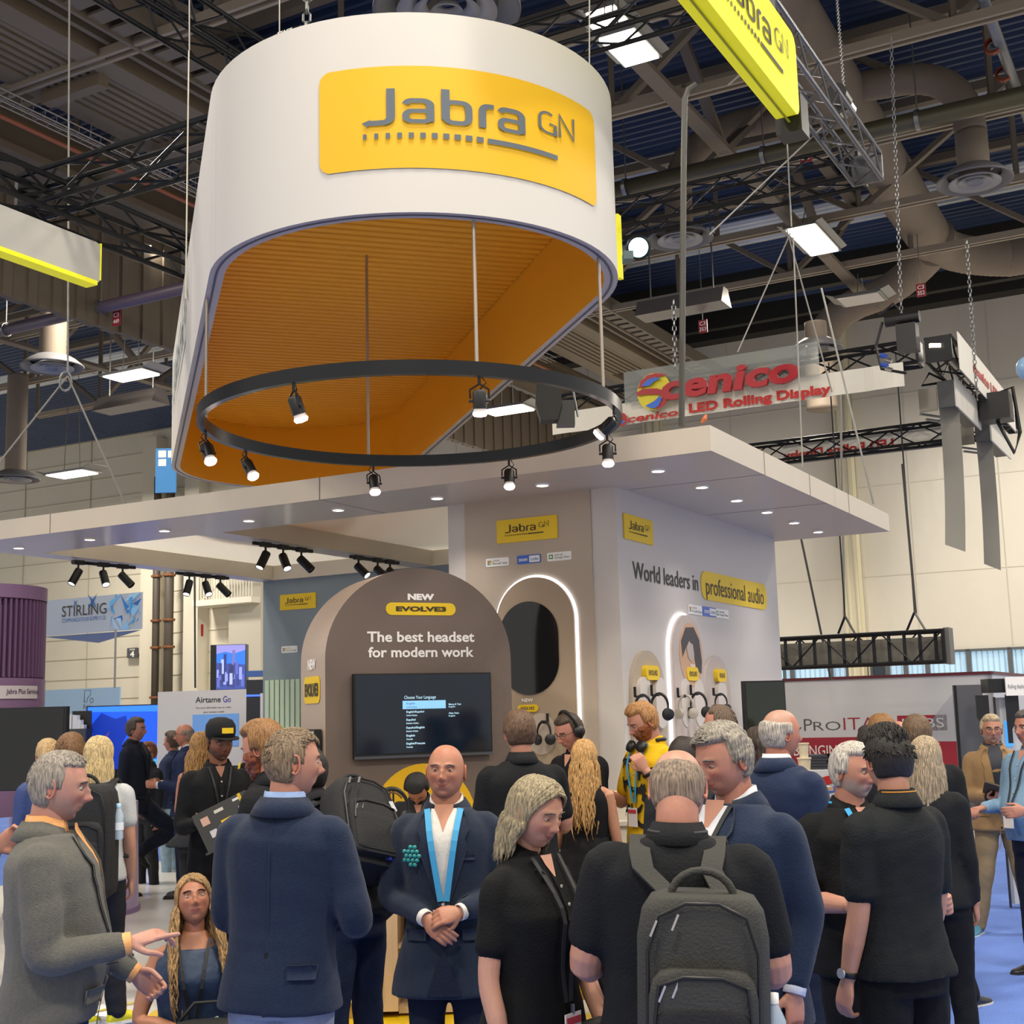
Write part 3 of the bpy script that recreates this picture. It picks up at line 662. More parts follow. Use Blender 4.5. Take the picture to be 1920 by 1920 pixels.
for i, (px, near, _, hd) in enumerate(RS):
    P = ring_pt(px, near)-ZUP*.045; hd = nrm(hd); t = thing('ring_spotlight', RL[i], 'spotlight', P)
    s, b_, _ = frame(hd)
    C0 = P-ZUP*.075; q_ = .74
    m = MB(); m.tube([P, P-ZUP*.045], .009, 6); yoke = [C0+s*.055+hd*.05, C0+s*.055, C0-s*.055, C0-s*.055+hd*.05]; m.tube([yoke[0], yoke[1], P-ZUP*.04, yoke[2], yoke[3]], .006, 6)
    m.tube([P+s*.015, P-ZUP*.035+s*.04, C0+b_*.015], .004, 5); m.build('yoke', M_BLACK, t)
    m = MB(); m.lathe([(.001, 0), (.03, .0), (.04, .015), (.04, .11), (.037, .11)], C0, hd, 18); autosmooth(m.build('lamp_can', M_BLACKP, t))
    for q in (-1, 1): m = MB(); m.tube([C0+s*.04*q+hd*.065, C0+s*.062*q+hd*.065], .009, 8); m.build('knob', M_BLACKP, t)
    m = MB(); m.lathe([(.033, .105), (.04, .13)], C0, hd, 18); m.build('bulb_neck', mat('bulb_neck', '#cfc4bd', .4, emit=.4), t)
    m = MB(); m.lathe([(.04, .13), (.043, .14), (.034, .155), (.001, .16)], C0, hd, 18); autosmooth(m.build('bulb', M_LAMPR, t))
for a in (.4, 1.6, 2.8, 4.0, 5.2):
    P = RC+np.array([cos(a), sin(a), 0])*RR_-ZUP*.3; spot('ring_beam', P, P+np.array([0, 0, -3]), 30, ang=90)
# ------------------------------------------------------------------ tower with the two display walls
M_TOWER = mat('tower_white', '#c8c2bc', .5, var=.015, vscale=1.5)
M_BEIGE = mat('beige_graphic', '#b3a594', .55)
tw = thing('stand_tower', 'tall white tower of the stand with a beige front and a white right wall', 'tower', B(-2.1, 3.1, .1))
m = MB(); bbb(m, -2.92, 1.0, .1, -1.24, 5.345, 3.8); m.build('body', M_TOWER, tw)
m = MB(); bbb(m, -2.735, .985, .1, -1.475, 1.0, 3.8); m.build('beige_panel', M_BEIGE, tw)
TFp = Plane(B(-2.92, .985), DX)        # tower front
W2 = Plane(B(-1.238, 1.0), DR)         # right wall
def wallpx(pl, *q):
    return pl.uv(*q)
def panel_on(pl, x0, y0, x1, y1, name, mt, parent, th=.02, r=0, off0=0.0):
    (a, zb), (b, zt_) = pl.uv(x0, y1), pl.uv(x1, y0)
    m = MB(); poly = rrect(a, zb, b, zt_, r) if r else [(a, zb), (b, zb), (b, zt_), (a, zt_)]
    m.prism(poly, lambda u, v, t: pl.pt(u, v, t), off0, off0+th); return m.build(name, mt, parent), (a, zb, b, zt_)
def sized(pl, cx, cy, w, h):       # metric box centred on a pixel
    u, z = pl.uv(cx, cy); return u-w/2, z-h/2, u+w/2, z+h/2
def box_on(pl, bx, name, mt, parent, th=.01, r=0, off0=0.0):
    m = MB(); poly = rrect(*bx, r) if r else [(bx[0], bx[1]), (bx[2], bx[1]), (bx[2], bx[3]), (bx[0], bx[3])]
    m.prism(poly, lambda u, v, t: pl.pt(u, v, t), off0, off0+th); return m.build(name, mt, parent)
def pxbox(pl, x0, x1, ytl, ybl):   # from left edge x0, right edge x1, and the left edge's top and bottom rows
    (a, zt_) = pl.uv(x0, ytl); (_, zb) = pl.uv(x0, ybl); (b, _) = pl.uv(x1, (ytl+ybl)/2); return a, zb, b, zt_
def txt(pl, bx, s, mt, parent, bold=0, off=.01, name='lettering'):
    m = MB(); text_on(m, s, *bx, lambda u, v, t: pl.pt(u, v, t), bold, off=off); return m.build(name, mt, parent)
def brand_sign(pl, bx, parent, name='logo_plate'):
    m = MB(); brand_panel(m, *bx, lambda u, v, t=0: pl.pt(u, v, t), M_YELS, mat('logo_ink', '#4a3d22', .6), off=.012, r=.02); return m.build(name, None, parent)
def badge(pl, bx, kind, parent):
    x0, z0, x1, z1 = bx; w, h = x1-x0, z1-z0; fr = lambda u, v, t: pl.pt(u, v, t)
    base = mat('badge_white', '#ecebe6', .4); blue = mat('badge_blue', '#2f62c4', .4)
    m = MB(); m.prism(rrect(x0, z0, x1, z1, h*.15), fr, 0, .006, blue if kind == 'z' else base); o = m.build('badge', None if m.mats else base, parent)
    m = MB(); g = mat('badge_grey', '#6a6a6a', .6)
    if kind == 't':
        for i, c in enumerate(('#d9582a', '#7fae35', '#2f9bd6', '#e8b526')):
            a = x0+h*.25+(i % 2)*h*.27; b = z0+h*(.5 if i < 2 else .22); m.prism([(a, b), (a+h*.24, b), (a+h*.24, b+h*.24), (a, b+h*.24)], fr, .006, .008, mat('sq%d' % i, c, .5))
        text_on(m, 'Certified for', x0+h*.95, z0+h*.58, x0+w*.62, z0+h*.82, fr, 0, g, off=.008); text_on(m, 'Microsoft Teams', x0+h*.95, z0+h*.2, x1-h*.2, z0+h*.5, fr, 0, g, off=.008)
    elif kind == 'z':
        m.prism(rrect(x0+w*.52, z0+h*.12, x1-h*.12, z1-h*.12, h*.1), fr, .006, .008, base)
        text_on(m, 'zoom', x0+w*.08, z0+h*.3, x0+w*.45, z0+h*.62, fr, .02, M_TXW, off=.01); text_on(m, 'Certified', x0+w*.57, z0+h*.3, x1-h*.3, z0+h*.68, fr, 0, blue, off=.01)
    else:
        a = x0+h*.25; b = z0+h*.25
        m.prism([(a, b), (a+h*.5, b), (a+h*.5, b+h*.5), (a, b+h*.5)], fr, .006, .008, mat('gr', '#2f8f4e', .5)); m.prism([(a+h*.12, b+h*.12), (a+h*.38, b+h*.12), (a+h*.38, b+h*.38), (a+h*.12, b+h*.38)], fr, .008, .009, base)
        text_on(m, 'works with', x0+h*1.0, z0+h*.58, x0+w*.65, z0+h*.82, fr, 0, g, off=.008); text_on(m, 'Google Meet', x0+h*1.0, z0+h*.18, x1-h*.2, z0+h*.5, fr, 0, g, off=.008)
    m.build('badge_print', None, o)
brand_sign(TFp, pxbox(TFp, 932, 1046, 977, 1020), tw)
for cx, cy, k in ((933, 1054, 't'), (992, 1048.5, 'z'), (1049, 1043, 'g')): badge(TFp, sized(TFp, cx, cy, .235, .075), k, tw)
brand_sign(W2, pxbox(W2, 1167.5, 1221.5, 962, 1009), tw)
for cx, cy, k in ((1303, 1143.5, 't'), (1329, 1147, 'z'), (1353.5, 1151, 'g')): badge(W2, sized(W2, cx, cy, .36, .09), k, tw)
# slogan on the right wall
ua, _ = W2.uv(1186, 1070); ub, _ = W2.uv(1312, 1090); _, zc0 = W2.uv(1190, 1086); _, zc1 = W2.uv(1190, 1053)
txt(W2, (ua, zc0, ub-.05, zc1), 'World leaders in', M_INK, tw, .008, off=.004, name='slogan')
pa, _ = W2.uv(1314, 1095); pb, _ = W2.uv(1437, 1120); _, pz1 = W2.uv(1320, 1070.5); _, pz0 = W2.uv(1320, 1124)
box_on(W2, (pa, pz0, pb, pz1), 'slogan_pill', M_YELS, tw, .006, .12)
txt(W2, (pa+.12, zc0-.07, pb-.12, zc1), 'professional audio', M_INK, tw, 0, off=.01, name='slogan')
# lit alcove frames: raised oval boards with a light line behind
def capsule(u0, z0, u1, z1, n=24):
    r = (u1-u0)/2; c = (u0+u1)/2; return [(c+r*cos(a), z1-r+r*sin(a)) for a in [pi*k/n for k in range(n+1)]]+[(u0, z0), (u1, z0)]
def fullcaps(u0, z0, u1, z1, n=20):
    r = (u1-u0)/2; c = (u0+u1)/2; return [(c+r*cos(a), z1-r+r*sin(a)) for a in [pi*k/n for k in range(n+1)]]+[(c+r*cos(a), z0+r+r*sin(a)) for a in [pi+pi*k/n for k in range(n+1)]]
M_LED = mat('led_line', '#ffffff', .5, emit=2.0, emit_col='#f4f6ff')
def lit_board(pl, u0, z0, u1, z1, mt, parent, led=True, th=.045):
    fr = lambda u, v, t: pl.pt(u, v, t)
    if led:
        m = MB(); m.prism(capsule(u0-.022, z0, u1+.022, z1+.022), fr, .004, .02); m.build('light_line', M_LED, parent)
    m = MB(); m.prism(capsule(u0, z0, u1, z1), fr, .02 if led else 0, th); return m.build('display_board', mt, parent)
ur, _ = TFp.uv(1083, 1250); ul, _ = TFp.uv(1005, 1100); _, ztp = TFp.uv(1005, 1083)
ul = 2*ul-ur
brd = lit_board(TFp, ul, .1, ur, ztp, mat('board_tan', '#a8957d', .55), tw)
ox, oz0 = TFp.uv(999, 1303); _, oz1 = TFp.uv(999, 1128); orr = TFp.uv(1052, 1215)[0]-ox
m = MB(); m.prism(fullcaps(ox-orr, oz0, ox+orr, oz1), lambda u, v, t: TFp.pt(u, v, t), .045, .052); m.build('oval_screen', M_GLASSB, tw)
txt(TFp, sized(TFp, 994, 1313, .11, .03), 'NEW', M_TXW, tw, .03, .05, 'label_text'); bx = sized(TFp, 995, 1328, .2, .062); box_on(TFp, bx, 'label_pill', M_YELS, tw, .056, .03)
txt(TFp, (bx[0]+.035, bx[1]+.018, bx[2]-.035, bx[3]-.018), 'EVOLVE3', M_INK, tw, .02, .058, 'label_text')
def headset(lab, pl, px, py, size, mt, group=None, hook=True, off=.05, face=None):
    d_ = ray(px, py); P = CC+d_*(((pl.P0+pl.n*(off+.07)-CC)@pl.n)/(d_@pl.n)); u, z, _ = (P-pl.P0)@pl.du, P[2], 0; t = thing('headset', lab, 'headset', P, group=group)
    s, n = (pl.du, pl.n) if face is None else (nrm(face), np.cross(nrm(face), ZUP)); R = size*.33
    arc = [P+s*R*cos(a)+ZUP*(size*.5*sin(a)) for a in [pi*(-.06+1.12*k/14) for k in range(15)]]
    m = MB(); m.tube(arc, [size*.035+size*.03*sin(pi*k/14) for k in range(15)], 8); autosmooth(m.build('headband', mt, t), 60)
    for q in (-1, 1):
        C0 = P+s*q*R*.92-ZUP*size*.30
        m = MB(); m.lathe([(.001, -.02*1), (size*.2, -.018), (size*.25, .0), (size*.23, .02), (size*.12, .028), (.001, .03)], C0, nrm(s*q*.55+n*.8), 20); autosmooth(m.build('ear_cup', mt, t))
        m = MB(); m.tube([P+s*q*R-ZUP*.0, C0], size*.03, 6); m.build('slider', mt, t)
    if hook:
        m = MB(); m.bar(pl.pt(u, z+size*.85, off), pl.pt(u, z+size*.42, off), .022, .02); m.tube([pl.pt(u, z+size*.45, off), P+ZUP*size*.44, P+ZUP*size*.5+n*.04], .01, 6); m.build('wall_hook', M_BLACK, t)
    return t
M_HS = mat('headset_black', '#17181a', .4); M_HSW = mat('headset_sand', '#b5aca0', .45)
u, z = TFp.uv(1019, 1368); m = MB(); m.prism(fullcaps(u-.13, z-.21, u+.13, z+.14), lambda a, b, t: TFp.pt(a, b, t), .045, .05); m.build('headset_plate', mat('plate_sand', '#c2b2a0', .5), tw)
headset('black headset hanging on the beige tower front beside the man with headphones', TFp, 1020, 1374, .19, M_HS)
# right wall boards
M_SAND = mat('board_sand', '#b5a692', .55); M_PINKB = mat('board_rose', '#bfb2aa', .55)
for (xl, xr, xt, yt, led, mt) in ((1181, 1243, 1210, 1220, 0, M_SAND), (1256, 1312, 1279, 1154, 1, M_PINKB), (1317, 1366, 1341, 1230, 0, M_PINKB)):
    a = W2.uv(xl, 1330)[0]; b = W2.uv(xr, 1330)[0]; z = W2.uv(xt, yt)[1]; lit_board(W2, a, .1, b, z, mt, tw, bool(led), .03 if not led else .06)
a = W2.uv(1262, 1230)[0]; b = W2.uv(1305, 1230)[0]; z1 = W2.uv(1282, 1169)[1]; z0 = W2.uv(1285, 1287)[1]
o = MB(); o.prism(fullcaps(a, z0, b, z1), lambda u, v, t: W2.pt(u, v, t), .06, .064); photo = o.build('photo_print', mat('print_skin', '#c9a283', .6), tw)
def blob(pl, pts, mt, parent, off, name='print_shape'):
    m = MB(); m.poly([pl.pt(*p, off) for p in pts], mt); return m.build(name, None, parent)
cu_, cz_ = (a+b)/2, (z0+z1)/2; w_, h_ = b-a, z1-z0
blob(W2, [(cu_+w_*x, cz_+h_*y) for x, y in ((-.38, -.05), (-.42, .2), (-.2, .42), (.15, .44), (.38, .25), (.46, -.1), (.42, -.3), (.2, -.25), (.1, .05), (-.05, .22), (-.2, .12))], mat('print_hair', '#4e4a4c', .7), photo, .066)
blob(W2, [(cu_+w_*x, cz_+h_*y) for x, y in ((-.2, .1), (-.1, .2), (.08, .16), (.12, -.02), (.0, -.12), (-.15, -.05))], mat('print_cup', '#b9ada4', .6), photo, .068)
blob(W2, [(cu_+w_*x, cz_+h_*y) for x, y in ((-.25, -.3), (-.1, -.2), (.2, -.24), (.3, -.36), (.1, -.44), (-.12, -.42))], mat('print_hand', '#b98a6c', .6), photo, .067)
for cx, cy, s, w in ((1210, 1262, 'EVOLVE2', .2), (1286, 1264, 'EVOLVE3', .2), (1341, 1267, 'ENGAGE', .17)):
    bx = sized(W2, cx, cy, w*1.45, .125); box_on(W2, bx, 'label_pill', M_YELS, tw, .072, .05); txt(W2, (bx[0]+.05, bx[1]+.04, bx[2]-.05, bx[3]-.04), s, M_INK, tw, .02, .076, 'label_text')
txt(W2, sized(W2, 1286, 1250, .12, .04), 'NEW', M_TXW, tw, .03, .07, 'label_text')
for cx in (1199, 1228, 1275, 1300, 1344):
    u, z = W2.uv(cx, 1318); m = MB(); m.prism(fullcaps(u-.12, z-.22, u+.12, z+.22), lambda a_, b_, t: W2.pt(a_, b_, t), .03, .066); m.build('headset_plate', mat('plate_white', '#cfc7bf', .5), tw)
HL = ['first black headset on the left board of the right wall', 'black headset second on the left board above the red beard', 'sand coloured headset on the tall lit board', 'black headset beside the sand one on the tall lit board', 'thin black headset on the right hand board of the wall']
for (px, py, mt, sz), lab in zip(((1206, 1326, M_HS, .2), (1237, 1325, M_HS, .22), (1286, 1325, M_HSW, .2), (1310, 1322, M_HS, .22), (1352, 1318, M_HS, .17)), HL): headset(lab, W2, px, py, sz, mt, off=.09, face=DX+DR*.25)
# portrait TV on the right wall's far end
t = thing('wall_television', 'dark portrait television on an arm at the far end of the right wall', 'television', W2.pt(3.9, 1.4, .1))
fc = Plane(PD(1394, 1300, 13.1), nrm(np.array([.96, .3, 0]))) 
a, zt_ = fc.uv(1394, 1277); b, _ = fc.uv(1471, 1277); 
m = MB(); m.prism([(a, .75), (b, .75), (b, zt_), (a, zt_)], lambda u, v, t_: fc.pt(u, v, t_), -.06, 0); m.build('body', M_BLACKP, t)
m = MB(); m.prism([(a+.02, .78), (b-.01, .78), (b-.01, zt_-.015), (a+.02, zt_-.015)], lambda u, v, t_: fc.pt(u, v, t_), 0, .003); m.build('screen', mat('mirror_screen', '#3a3f3a', .05, metal=.6), t)
# ------------------------------------------------------------------ back wall, blue grey
bw = thing('stand_back_wall', 'blue grey back wall of the stand behind the brown arch', 'partition', B(-5.6, 5.1, .1))
m = MB(); bbb(m, -8.44, 5.08, .1, -2.9, 5.3, 3.8); m.build('body', mat('blue_grey', '#7f8c93', .55, var=.02), bw)
BWp = Plane(B(-8.44, 5.08), DX)
brand_sign(BWp, pxbox(BWp, 526, 593, 1116, 1145), bw); badge(BWp, sized(BWp, 543, 1217.5, .27, .09), 't', bw)
a, zt_ = BWp.uv(499, 1276)
for k in range(13):
    u = a+.02+.087*k; m = MB(); m.prism([(u, .1), (u+.066, .1), (u+.066, zt_), (u, zt_)], lambda p, q, t_: BWp.pt(p, q, t_), 0, .05); m.build('slat', mat('mint_slat', '#bdd0b8', .6), bw)
# ------------------------------------------------------------------ brown arch with the television
AA = radians(64.5); ad = np.array([sin(AA), cos(AA), 0]); AP0 = PD(790, 1340, 10.0)
AR = Plane(AP0, ad)
ua = AR.uv(610, 1330)[0]; ub = AR.uv(960, 1330)[0]; ztop = AR.uv(785, 1065)[1]
ar = thing('display_arch', 'tall brown round topped display arch in the middle of the stand', 'arch', AR.pt((ua+ub)/2, .1, -.3))
ra_ = (ub-ua)/2
M_BROWN = mat('arch_brown', '#6e5f55', .55)
fr_ = lambda u, v, t: AR.pt(u, v, t)
poly = [( (ua+ub)/2+ra_*cos(a_), ztop-ra_*.92+ra_*.92*sin(a_)) for a_ in [pi*k/40 for k in range(41)]]+[(ua, .1), (ub, .1)]
m = MB(); m.prism(poly, fr_, -.62, 0); m.mats = [M_BROWN, mat('arch_side', '#b3a08f', .45)]; m.m = [0, 0]+[1]*(len(m.f)-2); m.build('body', None, ar)
cu0 = (ua+ub)/2
# patterned strip of small rings, flat print on the face
m = MB()
for i in range(9):
    for j in range(16):
        u = ub-.06-i*.062; z = ztop-.45-j*.11-(i % 2)*.055
        if z > ztop-ra_*.92 and (u-cu0)**2+(z-(ztop-ra_*.92))**2 > (ra_-.06)**2: continue
        stroke(m, ellipse(u, z, .02, .02, 8), .004, fr_, closed=True, off=.002)
m.build('ring_pattern', mat('pattern_brown', '#7b6d63', .5), ar)
txt(AR, pxbox(AR, 764, 814, 1113, 1125), 'NEW', M_TXW, ar, .06, .003)
bx = pxbox(AR, 723, 854, 1129.5, 1153); box_on(AR, bx, 'label_pill', M_YELS, ar, .004, .07)
txt(AR, (bx[0]+.08, bx[1]+.028, bx[2]-.08, bx[3]-.028), 'EVOLVE3', mat('ink_brown', '#3a2d0c', .6), ar, .05, .007)
txt(AR, pxbox(AR, 688, 889, 1184, 1204), 'The best headset', M_TXW, ar, .025, .003); txt(AR, pxbox(AR, 690, 888, 1213, 1233), 'for modern work', M_TXW, ar, .025, .003)
ASd = Plane(AR.pt(ua, 0, 0), -AR.n*1.0)   # left flank, seen from the left
ASd = Plane(AR.pt(ua-.002, 0, -.62), AR.n)
txt(ASd, (.2, 2.27, .40, 2.35), 'NEW', M_TXW, ar, .06, .004); box_on(ASd, (.1, 2.02, .5, 2.22), 'label_pill', M_YELS, ar, .004, .05); txt(ASd, (.13, 2.07, .47, 2.17), 'EVOLVE3', M_INK, ar, .05, .008)
# the yellow sun disc
u, z = AR.uv(795, 1550); m = MB(); m.prism(ellipse(u, z, .43, .46, 48), fr_, 0, .004); m.build('sun_disc', M_YEL, ar)
# television
tv = thing('wall_television', 'large flat television on the brown arch showing a language menu', 'television', AR.pt(cu0, 1.6, .05))
bx = pxbox(AR, 659, 917, 1264, 1424.5); box_on(AR, bx, 'body', M_BLACKP, tv, .04, 0, .01)
M_SCR = mat('menu_screen', '#0a1622', .12, emit=.12, emit_col='#16324a'); box_on(AR, (bx[0]+.012, bx[1]+.035, bx[2]-.012, bx[3]-.012), 'screen', M_SCR, tv, .003, 0, .05)
box_on(AR, (bx[0], bx[1], bx[2], bx[1]+.02), 'bottom_bezel', mat('bezel_grey', '#5b5f66', .35, metal=.5), tv, .006, 0, .05)
E_T = mat('menu_text', '#bfe0f2', .5, emit=.9, emit_col='#a9d4ea')
def tvb(x0, x1, y0, y1): return pxbox(AR, x0, x1, y0, y1)
txt(AR, tvb(753, 812, 1305, 1313), 'Choose Your Language', E_T, tv, 0, .056)
box_on(AR, tvb(750, 830.5, 1314.5, 1330), 'menu_bar', mat('menu_bar', '#8cc4ea', .5, emit=.75, emit_col='#7fbce8'), tv, .001, 0, .054)
dk = mat('menu_dark', '#3b6a8c', .5, emit=.3, emit_col='#3b6a8c')
txt(AR, tvb(757, 773, 1317.5, 1322), 'English', dk, tv, 0, .058); txt(AR, tvb(757, 777, 1324.5, 1327.5), 'United States', dk, tv, 0, .058)
for i, (s, s2, w, w2) in enumerate((('English/Espa\u00f1ol', 'United States', 33, 20), ('Espa\u00f1ol', 'Estados Unidos', 17, 23), ('Espa\u00f1ol/English', 'Estados Unidos', 34, 22), ('English', 'Canada', 16, 12), ('English/Fran\u00e7ais', 'Canada', 35, 12))):
    y = 1333+14.8*i; txt(AR, tvb(757, 757+w, y, y+5), s, E_T, tv, .015, .056); txt(AR, tvb(757, 757+w2, y+7, y+10), s2, E_T, tv, .015, .056)
for s, y, w in (('Menus & Text', 1319, 23), ('English', 1324, 12), ('Alexa Voice', 1335.5, 19), ('English', 1341, 12)): txt(AR, tvb(836, 836+w, y, y+3.4), s, E_T, tv, .01, .056)
# portrait screen left of the arch
t = thing('portrait_screen', 'portrait screen with a blue web page on the left flank of the arch', 'screen', ASd.pt(.3, 1.4, .1))
box_on(ASd, (.0, .55, .56, 1.83), 'body', M_BLACKP, t, .05, 0, .01)
box_on(ASd, (.0, .57, .53, 1.815), 'screen', mat('page_grey', '#b9bdb5', .2, emit=.35, emit_col='#a9b4b8'), t, .002, 0, .06)
for (x0, z0, x1, z1, c) in ((0, 1.42, .53, 1.62, '#2d56a8'), (.2, 1.3, .53, 1.42, '#2f6fd0'), (0, 1.2, .18, 1.40, '#33509c'), (.22, 1.05, .53, 1.28, '#a9c3dd'), (0, .75, .53, 1.0, '#3b4250')):
    box_on(ASd, (x0, z0, x1, z1), 'page_block', mat('pg'+c, c, .3, emit=.35, emit_col=c), t, .001, 0, .0625)
# ------------------------------------------------------------------ main counter in front of the arch
M_CTR = mat('counter_white', '#d6d0c4', .4); M_WOOD = mat('pale_oak', '#c4a883', .5, var=.12, vscale=14, stretch=(1, 1, .12), bump=.1, bscale=60)
cl = PZ(702, 1912, .1); CD = cl[1]
def cx_(px): return PD(px, 1700, CD)[0]
ct = thing('main_counter', 'white counter with pale oak inner sides and an open back in front of the arch', 'counter', (-.7, CD+.3, .1))
X = [cx_(585), cx_(712), cx_(744), cx_(916), cx_(946), cx_(1048)]
def wb(mb, x0, y0, z0, x1, y1, z1, m_=None): return mb.bbox((x0, y0, z0), (x1, y1, z1), m_)
m = MB(); wb(m, X[0], CD, .2, X[1], CD+.7, 1.06); m.build('left_block', M_CTR, ct)
m = MB(); wb(m, X[1], CD+.02, .14, X[2], CD+.7, 1.06); m.build('oak_side', M_WOOD, ct)
m = MB(); wb(m, X[3], CD+.02, .14, X[4], CD+.7, 1.06); m.build('oak_side', M_WOOD, ct)
m = MB(); wb(m, X[4], CD, .2, X[5], CD+.7, 1.06); m.build('right_block', M_CTR, ct)
m = MB(); wb(m, X[2], CD+.5, .14, X[3], CD+.6, 1.06); m.build('back_panel', mat('dark_inside', '#3c3630', .6), ct)
m = MB(); wb(m, X[2], CD+.06, .5, X[3], CD+.5, .52); m.build('shelf', M_WOOD, ct); m = MB(); wb(m, X[2], CD+.06, .12, X[3], CD+.5, .16); m.build('shelf', M_WOOD, ct)
m = MB(); wb(m, X[0]-.02, CD-.02, 1.06, X[5]+.02, CD+.8, 1.09); m.build('worktop', M_CTR, ct)
m = MB(); wb(m, cx_(690), CD+.05, 1.09, cx_(940), CD+.6, 1.105); m.build('oak_inlay', M_WOOD, ct)
m = MB(); wb(m, X[0]+.03, CD+.03, .1, X[1], CD+.67, .2); m.build('plinth', mat('plinth_gold', '#a8883a', .5), ct); m = MB(); wb(m, X[4], CD+.03, .1, X[5]-.03, CD+.67, .2); m.build('plinth', mat('plinth_gold', '#a8883a', .5), ct)
def stand_headset(lab, px, py, D, size, mt=None):
    P = PD(px, py, D); t = thing('headset_on_stand', lab, 'headset', P); s = np.array([cos(.2), sin(.2), 0]); R = size*.45; n = np.array([0, -1.0, 0])
    arc = [P+s*R*cos(a)+ZUP*(size*.52*sin(a)) for a in [pi*(-.06+1.12*k/14) for k in range(15)]]
    m = MB(); m.tube(arc, [size*.03+size*.035*sin(pi*k/14) for k in range(15)], 8); autosmooth(m.build('headband', M_HS, t), 60)
    m = MB(); m.tube([P+s*R*cos(a)*.8+ZUP*(size*.42*sin(a)) for a in [pi*(.2+.6*k/8) for k in range(9)]], size*.03, 6); m.build('headband_pad', mat('pad_tan', '#6b4b34', .6), t)
    for q in (-1, 1):
        C0 = P+s*q*R*.95-ZUP*size*.28; m = MB(); m.lathe([(.001, -.02), (size*.18, -.018), (size*.22, 0), (size*.2, .02), (.001, .03)], C0, nrm(s*q*.6+n*.8), 20); autosmooth(m.build('ear_cup', M_HS, t))
        m = MB(); m.tube([P+s*q*R, C0], size*.03, 6); m.build('slider', M_HS, t)
    m = MB(); zb = 1.105
    for q in (-.012, .012): m.tube([np.array([P[0]+q, P[1]+.01, zb]), np.array([P[0]+q, P[1]+.01, P[2]+size*.45])], .006, 6)
    m.lathe([(.001, 0), (.06, 0), (.06, .015), (.001, .016)], np.array([P[0], P[1]+.01, zb]), n=20); m.build('stand', M_BLACK, t); return t
stand_headset('black headset on a stand on the counter before the yellow disc', 734, 1515, CD+.35, .235)
stand_headset('black headset on a stand behind the bald man in the navy suit', 920, 1510, CD+.4, .22)
P = PD(707, 1592, CD+.3); t = thing('charging_case', 'small black case lying on the counter beside the stand', 'case', P); m = MB(); m.box(P, (.12, .08, .07)); m.build('body', M_BLACKP, t); m = MB(); m.box(P+ZUP*.04, (.125, .085, .012)); m.build('lid', M_BLACKP, t)
# side counter under the right wall
c0 = PZ(1135, 1800, .1); sc_ = thing('side_counter', 'white side counter below the headset wall', 'counter', c0)
sx = lambda px: PD(px, 1700, c0[1])[0]
m = MB(); wb(m, sx(1030), c0[1], .16, sx(1240), c0[1]+.6, 1.06); m.build('body', M_CTR, sc_)
m = MB(); wb(m, sx(1030)-.03, c0[1]-.03, 1.06, sx(1240)+.03, c0[1]+.65, 1.09); m.build('worktop', M_WHITE, sc_)
m = MB(); wb(m, sx(1040), c0[1]+.05, .1, sx(1230), c0[1]+.55, .16); m.build('plinth', M_BLACKP, sc_)
m = MB(); wb(m, sx(1160), c0[1]+.15, 1.09, sx(1215), c0[1]+.5, 1.27); m.build('raised_block', M_WHITE, sc_)
m = MB(); wb(m, sx(1158), c0[1]+.13, 1.27, sx(1217), c0[1]+.52, 1.29); m.build('oak_cap', M_WOOD, sc_)
# ------------------------------------------------------------------ left kiosk, purple
KC = PD(-44, 1300, 12.6); kr = 12.6*(88+30)/2475*1.02
kk = thing('purple_kiosk', 'large round purple kiosk with upright fins at the left edge', 'kiosk', (KC[0], KC[1], .1))
M_PUR = mat('kiosk_purple', '#7d6184', .5); M_PURD = mat('kiosk_plum', '#6a4d70', .5); M_LIL = mat('kiosk_lilac', '#b9a3c9', .35)
kz = lambda py: PD(60, py, 12.45)[2]
m = MB(); m.lathe([(kr-.35, kz(1099)), (kr, kz(1099)), (kr, kz(1124)), (kr-.06, kz(1126)), (kr-.06, kz(1270)), (kr, kz(1272)), (kr, 1.1), (kr-.35, 1.1)], (KC[0], KC[1], 0), n=96); autosmooth(m.build('body', M_PUR, kk))
for k in range(70):
    a = 2*pi*k/70; 
    if sin(a) > .55: continue
    d = np.array([cos(a), sin(a), 0]); s = np.array([-sin(a), cos(a), 0]); c = np.array([KC[0], KC[1], (kz(1126)+kz(1270))/2])+d*(kr-.035)
    m = MB(); m.box(c, (.06, .022, kz(1126)-kz(1270)), (d, s, ZUP)); m.build('fin', M_PURD, kk)
def kfr(u, v, t=0): a = u/kr; return np.array([KC[0]+(kr+t)*sin(a), KC[1]-(kr+t)*cos(a), v])
def kpx(px): return min((abs(pr(kfr(u, 2.1))[0]-px), u) for u in np.linspace(0, kr*1.4, 120))[1]
m = MB(); z0, z1 = kz(1310), kz(1286); us = np.linspace(-.1, kr*1.40, 24); m.add([kfr(u, z0, .01) for u in us]+[kfr(u, z1, .01) for u in us], [(i, i+1, 25+i-1+1-1, 24+i) for i in range(23)] if False else [(i, i+1, 24+i+1, 24+i) for i in range(23)]); m.build('name_band', mat('band_pale', '#c7c0c4', .5), kk)
m = MB(); text_on(m, 'Jabra Plus Services', kpx(10), z0+.03, kr*1.42, z1-.03, kfr, .01, off=.014); m.build('lettering', mat('ink_violet', '#4e3d5a', .6), kk)
DW = 10.9
m = MB(); x1 = PD(123, 1400, DW)[0]; wb(m, x1-2.2, DW, PD(60, 1482, DW)[2], x1, DW+.08, PD(60, 1326, DW)[2]); t2 = thing('wall_television', 'big dark television below the purple kiosk at the left edge', 'television', (x1-1, DW, 1.2)); m.build('body', M_BLACKP, t2)
